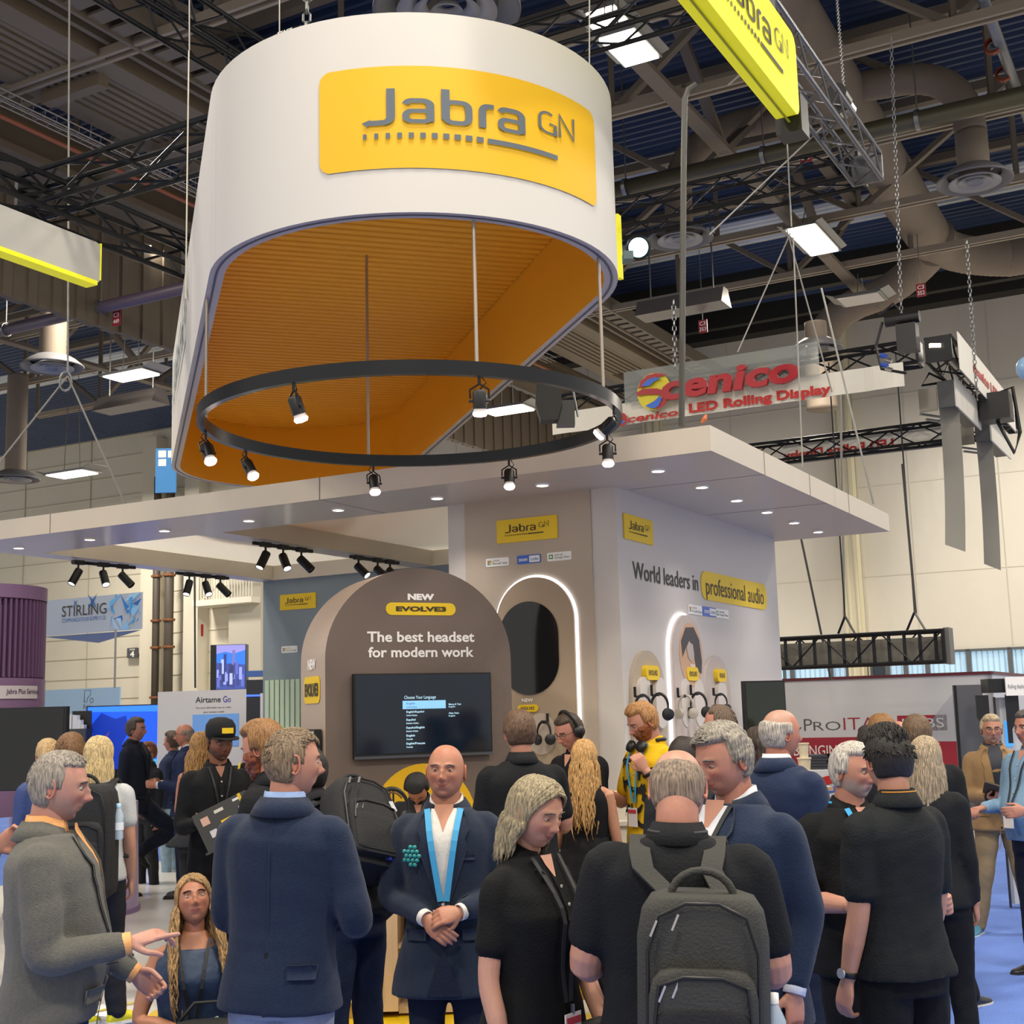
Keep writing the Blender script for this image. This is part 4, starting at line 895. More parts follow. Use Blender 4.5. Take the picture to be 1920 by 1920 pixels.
m = MB(); wb(m, x1-2.18, DW-.004, PD(60, 1480, DW)[2], x1-.02, DW, PD(60, 1329, DW)[2]); m.build('screen', M_GLASSB, t2)
m = MB(); c = PZ(195, 1728, .1); m.lathe([(.6, 0), (.62, .02), (.62, .05), (.6, 1.05), (.001, 1.05)], (c[0]-.5, c[1]+.62, .1), n=48); m2 = thing('purple_plinth', 'lilac round plinth standing on the floor behind the grey jacket', 'plinth', (c[0]-.5, c[1]+.6, .1)); autosmooth(m.build('body', M_LIL, m2))
m = MB(); m.lathe([(.64, 0), (.64, .04), (.6, .05)], (c[0]-.5, c[1]+.62, .1), n=48); m.build('foot_ring', mat('foot_plum', '#8d6f9b', .4), m2)
# ------------------------------------------------------------------ box trusses
M_TRB = mat('truss_black', '#202124', .4, metal=.6); M_TRA = mat('truss_grey', '#6c6d70', .35, metal=.8)
def box_truss(lab, P, Q, w=.3, mt=None, r=.028, step=.5, cat='truss', brace=True, cap=True):
    P = np.asarray(P, float); Q = np.asarray(Q, float); d = nrm(Q-P); s = nrm(np.cross(d, ZUP)); u = np.cross(s, d); L = np.linalg.norm(Q-P)
    t = thing('box_truss', lab, cat, (P+Q)/2); mt = mt or M_TRB
    cs = [s*a*w/2+u*b*w/2 for a, b in ((-1, -1), (1, -1), (1, 1), (-1, 1))]
    for c in cs: m = MB(); m.tube([P+c, Q+c], r, 8); m.build('chord', mt, t)
    n = max(2, int(L/step)); 
    m = MB()
    for f in range(4):
        a, b = cs[f], cs[(f+1) % 4]
        for k in range(n):
            p0 = P+d*L*k/n; p1 = P+d*L*(k+1)/n
            m.tube([p0+(a if k % 2 else b), p1+(b if k % 2 else a)], r*.5, 5)
    o = m.build('lacing', mt, t); o['kind'] = 'stuff'
    if cap:
        for e in (P, Q): m = MB(); m.box(e, (w*1.1, w*1.1, .04), (s, u, d)); m.build('end_plate', mt, t)
    return t
z = 6.9
def tr(lab, p, q, z, w=.3, **k): A = PZ(*p, z); Bq = PZ(*q, z); return box_truss(lab, A, Bq, w, **k)
def trR(lab, p, q, z, w=.3, ext=(0, 0), axis='R', **k):
    """truss along a hall axis through pixel p, ending level with pixel q"""
    a = PZb(*p, z); b = PZb(*q, z)
    if axis == 'R': x = (a[0]+b[0])/2; A = B(x, a[1]-ext[0], z); Bq = B(x, b[1]+ext[1], z)
    else: y = (a[1]+b[1])/2; A = B(a[0]-ext[0], y, z); Bq = B(b[0]+ext[1], y, z)
    return box_truss(lab, A, Bq, w, **k)
trR('black truss crossing the top left corner behind the drum sign', (215, -20), (490, 110), 8.8, .38, ext=(1, 1), step=.5)
trR('black truss over the grey fabric sign at left', (-10, 340), (335, 470), 6.6, .3, ext=(.5, .3))
trR('black truss running right from the sign corner towards the drum', (62, 372), (375, 272), 6.7, .3, axis='X', ext=(0, .6))
trR('dark truss crossing behind the top right of the drum sign', (1000, 75), (1420, -30), 9.2, .36, axis='X', ext=(.6, .5), step=.5)
trR('dark truss running left from the corner of the yellow sign truss', (1165, 402), (1620, 318), 8.6, .4, axis='X', ext=(.8, 0), step=.55)
trR('grey box truss behind the hanging yellow sign', (1495, 130), (1622, 318), 8.4, .34, ext=(1.2, 0), mt=M_TRA, step=.36)
# hanging fabric sign at left
def zsign(px, py, z): return PZ(px, py, z)
Ps = PZ(100, 503, 5.9); pl = Plane(Ps, DR)
a, zt1 = pl.uv(189, 457); b, _ = pl.uv(-60, 380); _, zb1 = pl.uv(189, 534)
t = thing('hanging_fabric_sign', 'pale grey hanging fabric sign with a yellow lit edge at the left', 'sign', pl.pt((a+b)/2, zb1))
m = MB(); m.prism(rrect(b, zb1, a, zt1, .06), pl.pt, -.12, 0); m.build('fabric', mat('sign_grey', '#b3b1ab', .8, var=.05, vscale=1), t)
m = MB(); m.prism([(b, zb1-.02), (a-.04, zb1-.02), (a-.04, zb1+.02), (b, zb1+.02)], pl.pt, -.13, .012); m.prism([(a-.006, zb1+.04), (a+.006, zb1+.04), (a+.006, zt1), (a-.006, zt1)], pl.pt, -.12, .008)
M_YLIT = mat('yellow_backlit', '#e6e216', .5, emit=.30, emit_col='#e2dc10'); m.build('lit_edge', M_YLIT, t)
# backlit yellow sign at upper right
Ps = PZ(1408, 112, 6.2); pl = Plane(Ps, -DR)
a, zb2 = pl.uv(1487, 206)
u1_ = a; zt2 = pl.uv(1493, 72)[1]; 
u2_ = a-3.4
t = thing('backlit_yellow_sign', 'glowing yellow box sign hanging at the upper right corner', 'sign', pl.pt(a-1.5, zb2))
pl2 = Plane(pl.pt(0, 0), -pl.du)
Ps = PZ(1408, 112, 6.2)
ul_ = None
PLY = Plane(Ps, DR)      # rightwards along +R when seen from the left: front normal must face -x
uR, zb2 = PLY.uv(1500, 222); _, zt2 = PLY.uv(1492, 72)
uL = uR-3.2
hh = zt2-zb2
m = MB(); m.prism(rrect(uL, zb2, uR, zt2, .1), PLY.pt, -.16, 0); m.build('light_box', M_YLIT, t)
m = MB(); brand_panel(m, uR-3.0*hh*.98, zb2-.02, uR+.05*hh, zt2+.02, PLY.pt, None, M_INK, off=.004); m.build('logo_lettering', M_INK, t)
m = MB(); m.prism([(uL, zb2-.012), (uR, zb2-.012), (uR, zb2-.004), (uL, zb2-.004)], PLY.pt, -.09, -.075); m.build('seam', mat('seam_olive', '#9c9a10', .6), t)
m = MB(); Pm = PLY.pt(uR+.02, zb2+.1, -.1); m.box(Pm+DR*.12-ZUP*.02, (.2, .2, .3), (DX, DR, ZUP)); m.build('power_box', M_BLACKP, t)
chain('hoist_chain', 'steel chain above the hoist on the grey truss at right', PZ(1582, 165, 8.9), PZ(1568, -20, 11.0), .014)
P = PZ(1577, 188, 8.8); t = thing('chain_hoist', 'black and chrome chain hoist on the grey truss at right', 'hoist', P)
m = MB(); m.tube([P-DR*.22, P+DR*.05], .12, 16); m.build('motor', M_BLACKP, t); m = MB(); m.tube([P+DR*.05, P+DR*.3], .1, 16); m.build('housing', M_CHROME, t)
t = thing('yellow_sign_edge', 'narrow strip of a yellow sign seen past the right edge of the drum', 'sign', PD(1160, 460, 16))
pl = Plane(PD(1160, 460, 16), DX); m = MB(); x0, zt_ = pl.uv(1150, 402); x1, zb_ = pl.uv(1163, 520); m.prism([(x0, zb_), (x1, zb_), (x1, zt_), (x0, zt_)], pl.pt, -.1, 0); m.build('light_box', M_YLIT, t)
# aqua stage light
P = PD(1197, 464, 15); t = thing('stage_spotlight', 'bright aqua tinted round stage light right of the drum sign', 'spotlight', P)
d = nrm(CC-P); m = MB(); m.lathe([(.05, -.35), (.14, -.3), (.15, -.02), (.13, 0)], P, d, 24); autosmooth(m.build('housing', M_BLACKP, t))
m = MB(); m.lathe([(.001, .02), (.06, .015), (.115, 0)], P, d, 24); m.build('lens', mat('aqua_glow', '#c8fff2', .4, emit=7, emit_col='#b6fff0'), t)
m = MB(); m.box(P-d*.1+np.array([-.13, 0, -.12]), (.12, .2, .1)); m.build('barn_door', mat('door_grey', '#5c7175', .5), t)
# pole, wires, chains
def pole(lab, pts, r, mt, cat='pole', name='hanging_pole'): m = MB(); m.tube(pts, r, 8); return tag(autosmooth(m.build(name, mt)), lab, cat)
pole('tall dark pole bent at its top, standing behind the canopy corner', [PD(1278, 800, 11.6), PD(1282, 300, 11.6), PD(1284, 185, 11.6), PD(1290, 168, 11.6), PD(1305, 158, 11.6)], .028, mat('pole_grey', '#4d4c48', .45, metal=.4))
for (p, q, D, lab) in (((1475, 430), (1560, 735), 16, 'thin wire slanting down past the red letters'), ((1482, 437), (1383, 660), 16, 'wire slanting left from the knot to the red letters board'), ((1540, 240), (1330, 440), 14, 'slanting wire from the yellow sign corner'), ((1474, 232), (1484, 425), 15, 'straight wire below the yellow sign'), ((1487, 445), (1505, 875), 15, 'wire with a ring tied to the right canopy beam'), ((1540, 540), (1638, 945), 12.5, 'wire fixed near the right end of the canopy'), ((1500, 1000), (1558, 1275), 22, 'dark thin cable down to the windows'), ((1692, 870), (1717, 1150), 19, 'dark lifting cable above the long truss'), ((1575, 700), (1583, 1160), 21, 'lifting cable before the cream column'), ((130, 0), (127, 700), 13, 'long wire hanging at the far left'), ((127, 705), (0, 865), 13, 'left leg of the wire bridle at the left'), ((127, 705), (235, 945), 13, 'right leg of the wire bridle at the left'), ((1365, 160), (1480, 60), 13, 'thin slanting wire under the yellow sign'), ((226, 1066), (228, 1020), 17, 'short thin wire by the first track light'), ((217, 1180), (215, 1290), 24, 'wire between the blue banner and the smaller one'), ((365, 1080), (366, 1290), 26, 'dark cable hanging in front of the wall columns')):
    wire(lab, [PD(*p, D), PD(*q, D)], .010 if D < 17 else .02, mat('wire_dark', '#3c3a36', .5) if 'dark' in lab else None)
m = MB(); P = PD(127, 706, 13)
m.tube([P+np.array([.06*cos(a)-.02, 0, .1*sin(a)-.05]) for a in [2*pi*k/12 for k in range(12)]], .012, 5, closed=True); tag(m.build('shackle', M_STEEL), 'shackle ring joining the wires at the left', 'shackle')
chain('hanging_chain', 'long steel chain hanging down to the black hoist at right', PD(1690, 590, 16), PD(1670, 60, 16), .016)
chain('hanging_chain', 'second long chain at the far right above the roller machines', PD(1832, 742, 18), PD(1812, 450, 18), .018)
chain('hanging_chain', 'thin chain right of the pole beside the red letters', PD(1266, 690, 17), PD(1263, 560, 17), .02)
m = MB(); P = PD(1315, 793, 11.0); m.tube([P, P+np.array([.03, 0, .035]), P+np.array([.045, 0, .07])], [.01, .022, .01], 8); tag(m.build('shackle', mat('orange_shackle', '#c86a3a', .5)), 'small orange shackle on the corner of the canopy', 'shackle')
# ------------------------------------------------------------------ rolling display rig at right
YS = 8.6
SP = Plane(B(0, YS), DX); SP2 = Plane(B(0, YS-.14), DX)
t = thing('truss_banner', 'long white banner with red lettering hanging on a truss at right', 'banner', SP.pt(-2, 5.0))
A = SP.uv(1043, 788); C_ = SP.uv(1697, 683); D_ = SP.uv(1697, 728); zt_, zb_ = C_[1], D_[1]
m = MB(); n = 40
for i in range(n):
    a = A[0]+(C_[0]-A[0])*i/n; b = A[0]+(C_[0]-A[0])*(i+1)/n; f = lambda x: .012*sin(x*9)+.008*sin(x*23)
    m.add([SP2.pt(a, zb_, f(a)), SP2.pt(b, zb_, f(b)), SP2.pt(b, zt_, f(b)*.4), SP2.pt(a, zt_, f(a)*.4)], [(0, 1, 2, 3)])
    m.add([SP2.pt(a, zb_, f(a)-.01), SP2.pt(b, zb_, f(b)-.01), SP2.pt(b, zt_, f(b)*.4-.01), SP2.pt(a, zt_, f(a)*.4-.01)], [(3, 2, 1, 0)])
autosmooth(m.build('cloth', mat('banner_white', '#d9d5c9', .7), t))
M_RED = mat('sign_red', '#a30e1e', .35); M_REDI = mat('ink_red', '#b01f1c', .6)
def sb(x0, x1, yt, yb, pl=SP2):   # rows measured at x0
    (a, z1) = pl.uv(x0, yt); (_, z0) = pl.uv(x0, yb); (b, _) = pl.uv(x1, (yt+yb)/2); return a, z0, b, z1
m = MB(); text_on(m, 'cenico', *sb(1177, 1273, 781, 794), SP2.pt, .03, slant=.25, off=.04); text_on(m, 'LED Rolling Display', *sb(1293, 1563, 758, 781), SP2.pt, .045, off=.04); m.build('lettering', M_REDI, t)
m = MB(); bx = sb(1158, 1176, 780, 797)
u_, z_ = (bx[0]+bx[2])/2, (bx[1]+bx[3])/2; m.poly([SP2.pt(u_+.09*cos(a), z_+.1*sin(a), .035) for a in [2*pi*k/20 for k in range(20)]], M_REDI); m.poly([SP2.pt(u_+.06*cos(a), z_-.02+.045*sin(a), .038) for a in [pi+pi*k/10 for k in range(11)]], mat('emblem_blue', '#2a62c8', .4)); m.build('emblem', None, t)
# glass board with raised red letters
t = thing('glass_letter_board', 'clear glass board with big raised red letters on the truss', 'sign', SP.pt(-2, 5.6))
BP = Plane(B(0, YS-.22), DX)
ga, gz0 = BP.uv(1172, 770); gb, gz1 = BP.uv(1533, 640); gz0 = BP.uv(1533, 706)[1]
m = MB(); m.prism([(ga, gz0), (gb, gz0), (gb, gz1), (ga, gz1)], BP.pt, -.01, 0); m.build('glass', mat('sign_glass', '#9fa5a2', .08, alpha=.35, spec=.8), t)
bx = sb(1272, 1505, 705, 752, BP)
bx = (BP.uv(1240, 735)[0], BP.uv(1240, 762)[1], BP.uv(1500, 700)[0], BP.uv(1240, 722)[1])
zbL = BP.uv(1320, 741)[1]; ztL = BP.uv(1320, 705)[1]
m = MB(); v, f = textgeo('cenico', .035); lo, hi = v.min(0), v.max(0); h_ = (ztL-zbL)*1.28
uu0, uu1 = BP.uv(1240, 740)[0], BP.uv(1497, 700)[0]
for off in (.03, .10):
    m.add([BP.pt(uu0+(uu1-uu0)*(p[0]-lo[0])/(hi[0]-lo[0])+.22*(p[1]-lo[1])/(hi[1]-lo[1])*h_, zbL-.02+h_*(p[1]-lo[1])/(hi[1]-lo[1]), off) for p in v], f, M_RED)
nv = len(v)
ed = {}
for q in f:
    for i in range(len(q)): e = (q[i], q[(i+1) % len(q)]); ed[e] = 1
m.f += [(a, b, b+nv, a+nv) for (a, b) in ed if (b, a) not in ed]; m.m += [0]*(len(m.f)-len(m.m)); m.build('raised_letters', M_RED, t)
bx = (BP.uv(1196, 735)[0], zbL-.12, BP.uv(1260, 735)[0], BP.uv(1196, 705)[1]); cu_, cz_ = (bx[0]+bx[2])/2, (bx[1]+bx[3])/2; rw, rh = (bx[2]-bx[0])/2, (bx[3]-bx[1])/2
m = MB()
def S_(pts, mt, off): m.poly([BP.pt(cu_+rw*x, cz_+rh*y, off) for x, y in pts], mt)
M_EB = mat('emblem_blue'); M_EY = mat('emblem_yellow', '#d8c81e', .4)
S_([(cos(a), sin(a)) for a in [2*pi*k/32 for k in range(32)]], M_EY, .03)
S_([(-.9, .25), (-.7, .65), (-.3, .9), (.2, .95), (.9, .75), (.3, .72), (-.2, .55), (-.4, .3)], M_RED, .06)
S_([(-.7, .35), (-.3, .65), (.15, .72), (.5, .62), (.1, .5), (-.2, .3)], M_EB, .07)
S_([(-1, .05), (-.6, .2), (.2, .12), (.85, -.15), (.95, -.45), (.55, -.9), (.1, -1.05), (.45, -.6), (.5, -.35), (.2, -.2), (-.5, -.12), (-.95, -.15)], M_RED, .06)
S_([(-.5, -.75), (.05, -.55), (.4, -.3), (.5, -.5), (.3, -.85), (-.05, -.95)], M_EB, .07); m.build('emblem', None, t)
zc_ = SP.uv(1697, 660)[1]
box_truss('front black truss of the rolling display rig', SP.pt(SP.uv(1015, 765)[0], zc_-.0, -.18), SP.pt(SP.uv(1718, 655)[0], zc_, -.18), .3, step=.5)
YB = 13.8; SB = Plane(B(0, YB), DX); zb2_ = SB.uv(1800, 818)[1]
tb = box_truss('rear black truss of the rig above the canopy end', SB.pt(SB.uv(1380, 880)[0], zb2_+.1), SB.pt(SB.uv(1850, 800)[0], zb2_+.1), .34, step=.5)
t = thing('truss_banner', 'back of a banner with mirrored red lettering on the rear truss', 'banner', SB.pt(-1, zb2_))
b0, b1 = SB.uv(1462, 870)[0], SB.uv(1770, 822)[0]
m = MB(); m.prism([(b0, zb2_-.1), (b1, zb2_-.1), (b1, zb2_+.25), (b0, zb2_+.25)], lambda u, v, t_: SB.pt(u, v, t_), -.25, -.24); m.build('cloth', mat('banner_white'), t)
m = MB(); text_on(m, 'LED Rolling Display', b1-.9, zb2_-.05, b0, zb2_+.15, lambda u, v, o_: SB.pt(u, v, -.23), .04); m.build('lettering', M_REDI, t)
# side member with two roller machines
xs_ = SP.uv(1735, 650)[0]
box_truss('side truss of the rig running back at far right', B(xs_+.15, YS+.1, zc_), B(xs_+.15, YB+.6, zc_), .32, step=.5)
t = thing('side_banner', 'white side banner with red lettering over the roller machines', 'banner', B(xs_+.4, YS+2, zc_))
SR = Plane(B(xs_+.4, YS), DR)
m = MB(); m.prism([(.1, zc_-.32), (4.9, zc_-.32), (4.9, zc_+.18), (.1, zc_+.2)], SR.pt, 0, .012); m.build('cloth', mat('banner_white'), t)
m = MB(); text_on(m, 'scenico LED Rolling', 1.1, zc_-.18, 4.6, zc_+.02, SR.pt, .04, off=.02); m.build('lettering', M_REDI, t)
M_RCOV = mat('roller_cover', '#cfcbc0', .5)
for i, (py_, lab, lab2, tipx, tipy) in enumerate(((0.5, 'first roller display machine under the side truss, nearer the viewer', 'nearer of the two hanging grey roll-down display strips', 1787, 1018), (3.3, 'second roller display machine further back at the far right', 'farther and lower of the two hanging grey display strips', 1858, 1055))):
    y0 = YS+py_; z1 = zc_-.3; z0 = z1-.44; t = thing('roller_machine', lab, 'machine', B(xs_+.1, y0, z0))
    m = MB(); bbb(m, xs_+.02, y0, z0+.02, xs_+.24, y0+.04, z1-.05); m.build('end_cap', mat('cap_graphite', '#3b3d40', .5), t)
    m = MB(); bbb(m, xs_+.02, y0+.04, z0+.08, xs_+.22, y0+1.9, z1-.05); m.build('casing', M_BLACKP, t)
    m = MB(); bbb(m, xs_+.24, y0+.02, z0+.02, xs_+.262, y0+1.9, z1); m.build('side_cover', M_RCOV, t)
    m = MB(); text_on(m, 'PIXELUX'[:0]+'ROLLER', .0, 0, 1, 1, lambda u, v, o_: B(xs_+.39, y0+.45+.7*u, z0+.25+.12*v), .02) if False else None
    m = MB(); bbb(m, xs_-.24, y0+.02, z0, xs_+.0, y0+.05, z1-.12); m.build('bracket_plate', mat('plate_grey', '#77736a', .4, metal=.6), t)
    for (q0, q1) in (((-.24, 0), (-.02, .4)), ((-.24, .4), (-.02, .8))): m = MB(); m.bar(B(xs_+q0[0], y0+.05+q0[1], z0-.02), B(xs_+q1[0], y0+.05+q1[1], z0-.02), .03, .03); m.build('strut', M_STEEL, t)
    m = MB(); m.tube([B(xs_+.1, y0+.1, z1-.02), B(xs_-.1, y0+.15, z1+.12), B(xs_-.2, y0+.1, z1-.05), B(xs_+.1, y0+.3, z1)], .02, 6); m.build('cable', M_BLACKP, t)
    # strip hangs from the casing, slightly curled
    P0 = B(xs_+.1, y0+.3, z0+.1); Dp = P0[1]; tip = PD(tipx, tipy, Dp); L = P0[2]-tip[2]; m = MB(); rows = []
    w_ = .26 if i == 0 else .24
    for k in range(25):
        s_ = k/24; cpx = (P0+ZUP*(-L*s_)) + DX*(.0+ (tip-P0)@DX*s_**1.6) + DR*(.12*sin(s_*2.4))
        rows.append([cpx-DX*w_/2+DR*.0-ZUP*0, cpx+DX*w_/2-ZUP*.12*s_, cpx+DX*w_/2-ZUP*.12*s_+DR*.008, cpx-DX*w_/2+DR*.008])
    m.loft(rows); tag(autosmooth(m.build('display_strip', mat('strip_grey', '#84827a', .5, metal=.2)), 30), lab2, 'strip')
P = PD(1692, 598, 16); t = thing('chain_hoist', 'black motor hoist with cables on the corner of the display rig', 'hoist', P)
m = MB(); m.tube([P-DX*.21, P+DX*.21], .075, 18); m.build('motor', M_BLACKP, t)
m = MB(); m.box(P+DX*.05-ZUP*.26, (.24, .22, .34), (DX, DR, ZUP)); m.build('gearbox', M_BLACKP, t)
m = MB(); m.tube([P-DX*.25, P-DX*.35-ZUP*.3, P-DX*.3-ZUP*.6, P-ZUP*.7], .02, 6); m.tube([P-DX*.28+ZUP*.1, P-DX*.1+ZUP*.22, P+ZUP*.1], .015, 6); m.build('cable', M_BLACKP, t)
for q in range(4): m = MB(); m.tube([P-DX*(.3-.05*(q % 2))-ZUP*(.42+.06*q), P-DX*(.22-.05*(q % 2))-ZUP*(.46+.06*q)], .03, 8); m.build('plug', M_CHROME if q % 2 else mat('plug_blue', '#2d4fae', .4), t)
P = PD(1755, 650, 15.2); m = MB(); m.box(P, (.16, .1, .06)); t = thing('small_work_light', 'small glaring lamp on the corner of the display rig', 'lamp', P); m.build('housing', M_BLACKP, t); m = MB(); m.box(P-DR*.06+ZUP*.0, (.13, .03, .045)); m.build('lens', mat('amber_glow', '#ffd9b8', .4, emit=8, emit_col='#ffd0a8'), t)
P = PD(1868, 765, 19); m = MB(); m.box(P, (.42, .4, .4), (DX, DR, ZUP)); t = thing('cable_box', 'black box bundled with cables at the rear corner of the rig', 'box', P); m.build('body', M_BLACKP, t); m = MB(); m.tube([P+ZUP*.2, P+DX*.25+ZUP*.28, P+DX*.3-ZUP*.4, P+DX*.2-ZUP*.7, P-ZUP*.2], .03, 6); m.build('cable', M_BLACKP, t)
P = PD(1028, 745, 15.5); t = thing('motor_bag', 'black bag and motor box at the left end of the front truss', 'bag', P)
m = MB(); m.loft([[P+np.array([x*w2, y*.12, z_]) for x, y in ((-1, -1), (1, -1), (1.0, 1), (-1, 1))] for z_, w2 in ((-.3, .1), (-.1, .16), (.15, .14), (.28, .05))]); autosmooth(m.build('bag', mat('bag_black', '#1b1c1c', .7), t))
m = MB(); m.box(P+np.array([.2, .05, -.2]), (.22, .2, .3)); m.build('motor', M_BLACKP, t); m = MB(); m.tube([P+np.array([.05, 0, .2]), P+np.array([.3, 0, .1]), P+np.array([.35, 0, -.25])], .015, 6); m.build('cable', M_STEEL, t)
# orb-like bright ball at the right edge
P = PD(1930, 690, 17); m = MB(); m.lathe([(.001, -.17)]+[(.17*cos(a), .17*sin(a)) for a in [-1.3+.26*k for k in range(11)]]+[(.001, .17)], P, n=24); tag(autosmooth(m.build('inflatable_ball', mat('ball_blue', '#8fb4d8', .2))), 'pale blue ball cut by the right edge of the picture', 'ball')
# long low truss with grey backing
YL = 11.0; LP = Plane(B(0, YL), DX)
la, lb = LP.uv(1440, 1220)[0], LP.uv(1772, 1180)[0]; lz1 = LP.uv(1772, 1180)[1]; lz0 = LP.uv(1772, 1243)[1]
t = box_truss('long low black truss hanging in front of the windows', LP.pt(la, (lz0+lz1)/2, 0), LP.pt(lb, (lz0+lz1)/2, 0), lz1-lz0-.04, step=.42, r=.025)
m = MB()
for k in range(12): u = la+(lb-la)*(k+.5)/12; m.bar(LP.pt(u, lz0, .17), LP.pt(u, lz1, .17), .045, .03)
m.build('upright', M_TRB, t)['kind'] = 'stuff'
m = MB(); m.prism([(la, lz0+.05), (lb-.03, lz0+.05), (lb-.03, lz1-.09), (la, lz1-.09)], LP.pt, -.2, -.15); m.build('backing', mat('backing_grey', '#6e6a60', .6), t)
m = MB(); m.prism([(lb, lz0-.02), (lb+.08, lz0-.02), (lb+.08, lz1+.02), (lb, lz1+.02)], LP.pt, -.16, .16); m.build('end_box', mat('endbox_grey', '#6f6d69', .5, metal=.4), t)
for px in (1586, 1717):
    u = LP.uv(px, 1180)[0]; top = LP.pt(u, lz1+.28, 0); t2 = thing('lifting_sling', 'black lifting sling %s the long low truss' % ('nearer the stand on' if px < 1600 else 'at the right end of'), 'sling', top)
    for q in (-1, 1):
        m = MB(); m.bar(top, LP.pt(u+.16*q, lz1, .1*q), .04, .012); m.build('strap', M_BLACKP, t2)
    m = MB(); m.tube([top, top+ZUP*4], .012, 5); m.build('cable', M_BLACKP, t2)
# ------------------------------------------------------------------ red and white booth wall
YP = 14.0; PP = Plane(B(0, YP), DX)
pa_, pz1_ = PP.uv(1440, 1279); pb_, _ = PP.uv(1858, 1263)
t = thing('booth_partition', 'white and crimson partition wall of the booth behind at right', 'partition', PP.pt(-2, 0))
pzr = PP.uv(1600, 1382)[1]; cr = mat('crimson_print', '#9c1f33', .55); crd = mat('crimson_dark', '#5e1822', .5)
m = MB(); m.prism([(pa_, pzr), (pb_, pzr), (pb_, pz1_), (pa_, pz1_)], PP.pt, -.1, 0); m.build('white_panel', mat('booth_white', '#c9c8c9', .5), t)
m = MB(); m.prism([(pa_, 0), (pb_, 0), (pb_, pzr), (pa_, pzr)], PP.pt, -.1, 0); m.build('crimson_panel', cr, t)
m = MB(); m.prism([(pa_, pz1_), (pb_+.02, pz1_), (pb_+.02, pz1_+.05), (pa_, pz1_+.05)], PP.pt, -.13, .04); m.build('top_cap', crd, t)
m = MB(); bbb(m, pb_-.1, YP, 0, pb_, YP+4, pz1_); m.build('return_panel', mat('booth_white'), t); m = MB(); bbb(m, pb_-.12, YP, pz1_, pb_+.02, YP+4, pz1_+.05); m.build('top_cap', crd, t)
m = MB(); m.poly([PP.pt(*PP.uv(x, y), .004) for x, y in ((1795, 1290), (1795, 1390), (1750, 1390), (1720, 1385), (1762, 1330))]); m.build('grey_chevron', mat('chevron_grey', '#b3b3b8', .5), t)
def pb4(x0, x1, yt, yb): return sb(x0, x1, yt, yb, PP)
gi = mat('ink_graphite', '#45474c', .6)
txt(PP, pb4(1507, 1523, 1348.5, 1370.5), 'P', gi, t, -.01, .005); txt(PP, pb4(1525, 1576, 1353.5, 1370), 'RO', gi, t, -.01, .005); txt(PP, pb4(1581, 1668, 1346, 1369), 'ITAV', cr, t, -.01, .005)
bx = pb4(1682, 1776, 1342, 1371); box_on(PP, bx, 'red_plate', cr, t, .004); txt(PP, (bx[0]+.08, bx[1]+.05, bx[2]-.05, bx[3]-.05), 'LABS', mat('booth_white'), t, .0, .008)
txt(PP, pb4(1488, 1585, 1398, 1417), 'BRINGING', M_TXW, t, 0, .006); txt(PP, pb4(1712, 1762, 1393, 1408), 'LIFE', M_TXW, t, .04, .006)
# counter with folded shirts and cup
P = PD(1580, 1440, 11.2); t = thing('booth_table', 'white covered table with dark folded cloth stacks behind the suit man', 'table', (P[0], P[1], 0))
m = MB(); tz = PD(1560, 1444, 11.0)[2]; x0, x1 = PD(1515, 1444, 11)[0], PD(1625, 1444, 11)[0]
wb(m, x0, 11, 0, x1, 11.55, tz); m.build('cover', mat('table_cover', '#c9c7c9', .6), t)
m = MB(); PT = Plane((0, 10.995), np.array([1.0, 0, 0])); u_, z_ = PT.uv(1551, 1475); m.poly([PT.pt(u_+.1*cos(a), z_+.05+.035*sin(a)+.02*cos(a), .002) for a in [2*pi*k/16 for k in range(16)]], M_REDI); m.poly([PT.pt(u_+.09*cos(a), z_-.02+.03*sin(a), .002) for a in [2*pi*k/16 for k in range(16)]], mat('emblem_blue')); m.build('emblem', None, t)
for j, (px, w_) in enumerate(((1538, .2), (1575, .22))):
    t2 = thing('folded_shirts', 'stack of dark folded shirts, %s of the two on the table' % ('left' if j == 0 else 'right'), 'shirts', PD(px, 1440, 11.2)); Pq = PD(px, 1440, 11.25)
    for k in range(5): m = MB(); m.box((Pq[0]+.01*(k % 2), 11.3, tz+.012+.024*k), (w_+.02*(k % 3), .3, .02)); m.build('shirt', mat('shirt_dark', '#34343c', .9), t2)
P = PD(1508, 1428, 10.2); t = thing('paper_cups', 'stacked cream paper cups on a small wooden ledge', 'cups', P)
for k, (dz, r) in enumerate(((-.18, .055), (-.08, .05), (.03, .04))): m = MB(); m.lathe([(.001, 0), (r*.8, 0), (r, .1), (r*1.1, .1), (r*1.1, .11), (.001, .11)], P+ZUP*dz, n=20); autosmooth(m.build('cup', mat('paper_cream', '#d9cdb0', .6), t))
m = MB(); P2 = P-ZUP*.2; m.box(P2+np.array([.03, 0, 0]), (.3, .25, .03)); tb = thing('wooden_ledge', 'pale wooden ledge under the paper cups', 'shelf', (P2[0], P2[1], 0)); m.build('top', M_WOOD, tb); m = MB(); m.box((P2[0]+.02, P2[1], P2[2]/2-.01), (.05, .05, P2[2]-.02)); m.build('leg', M_BLACKP, tb)
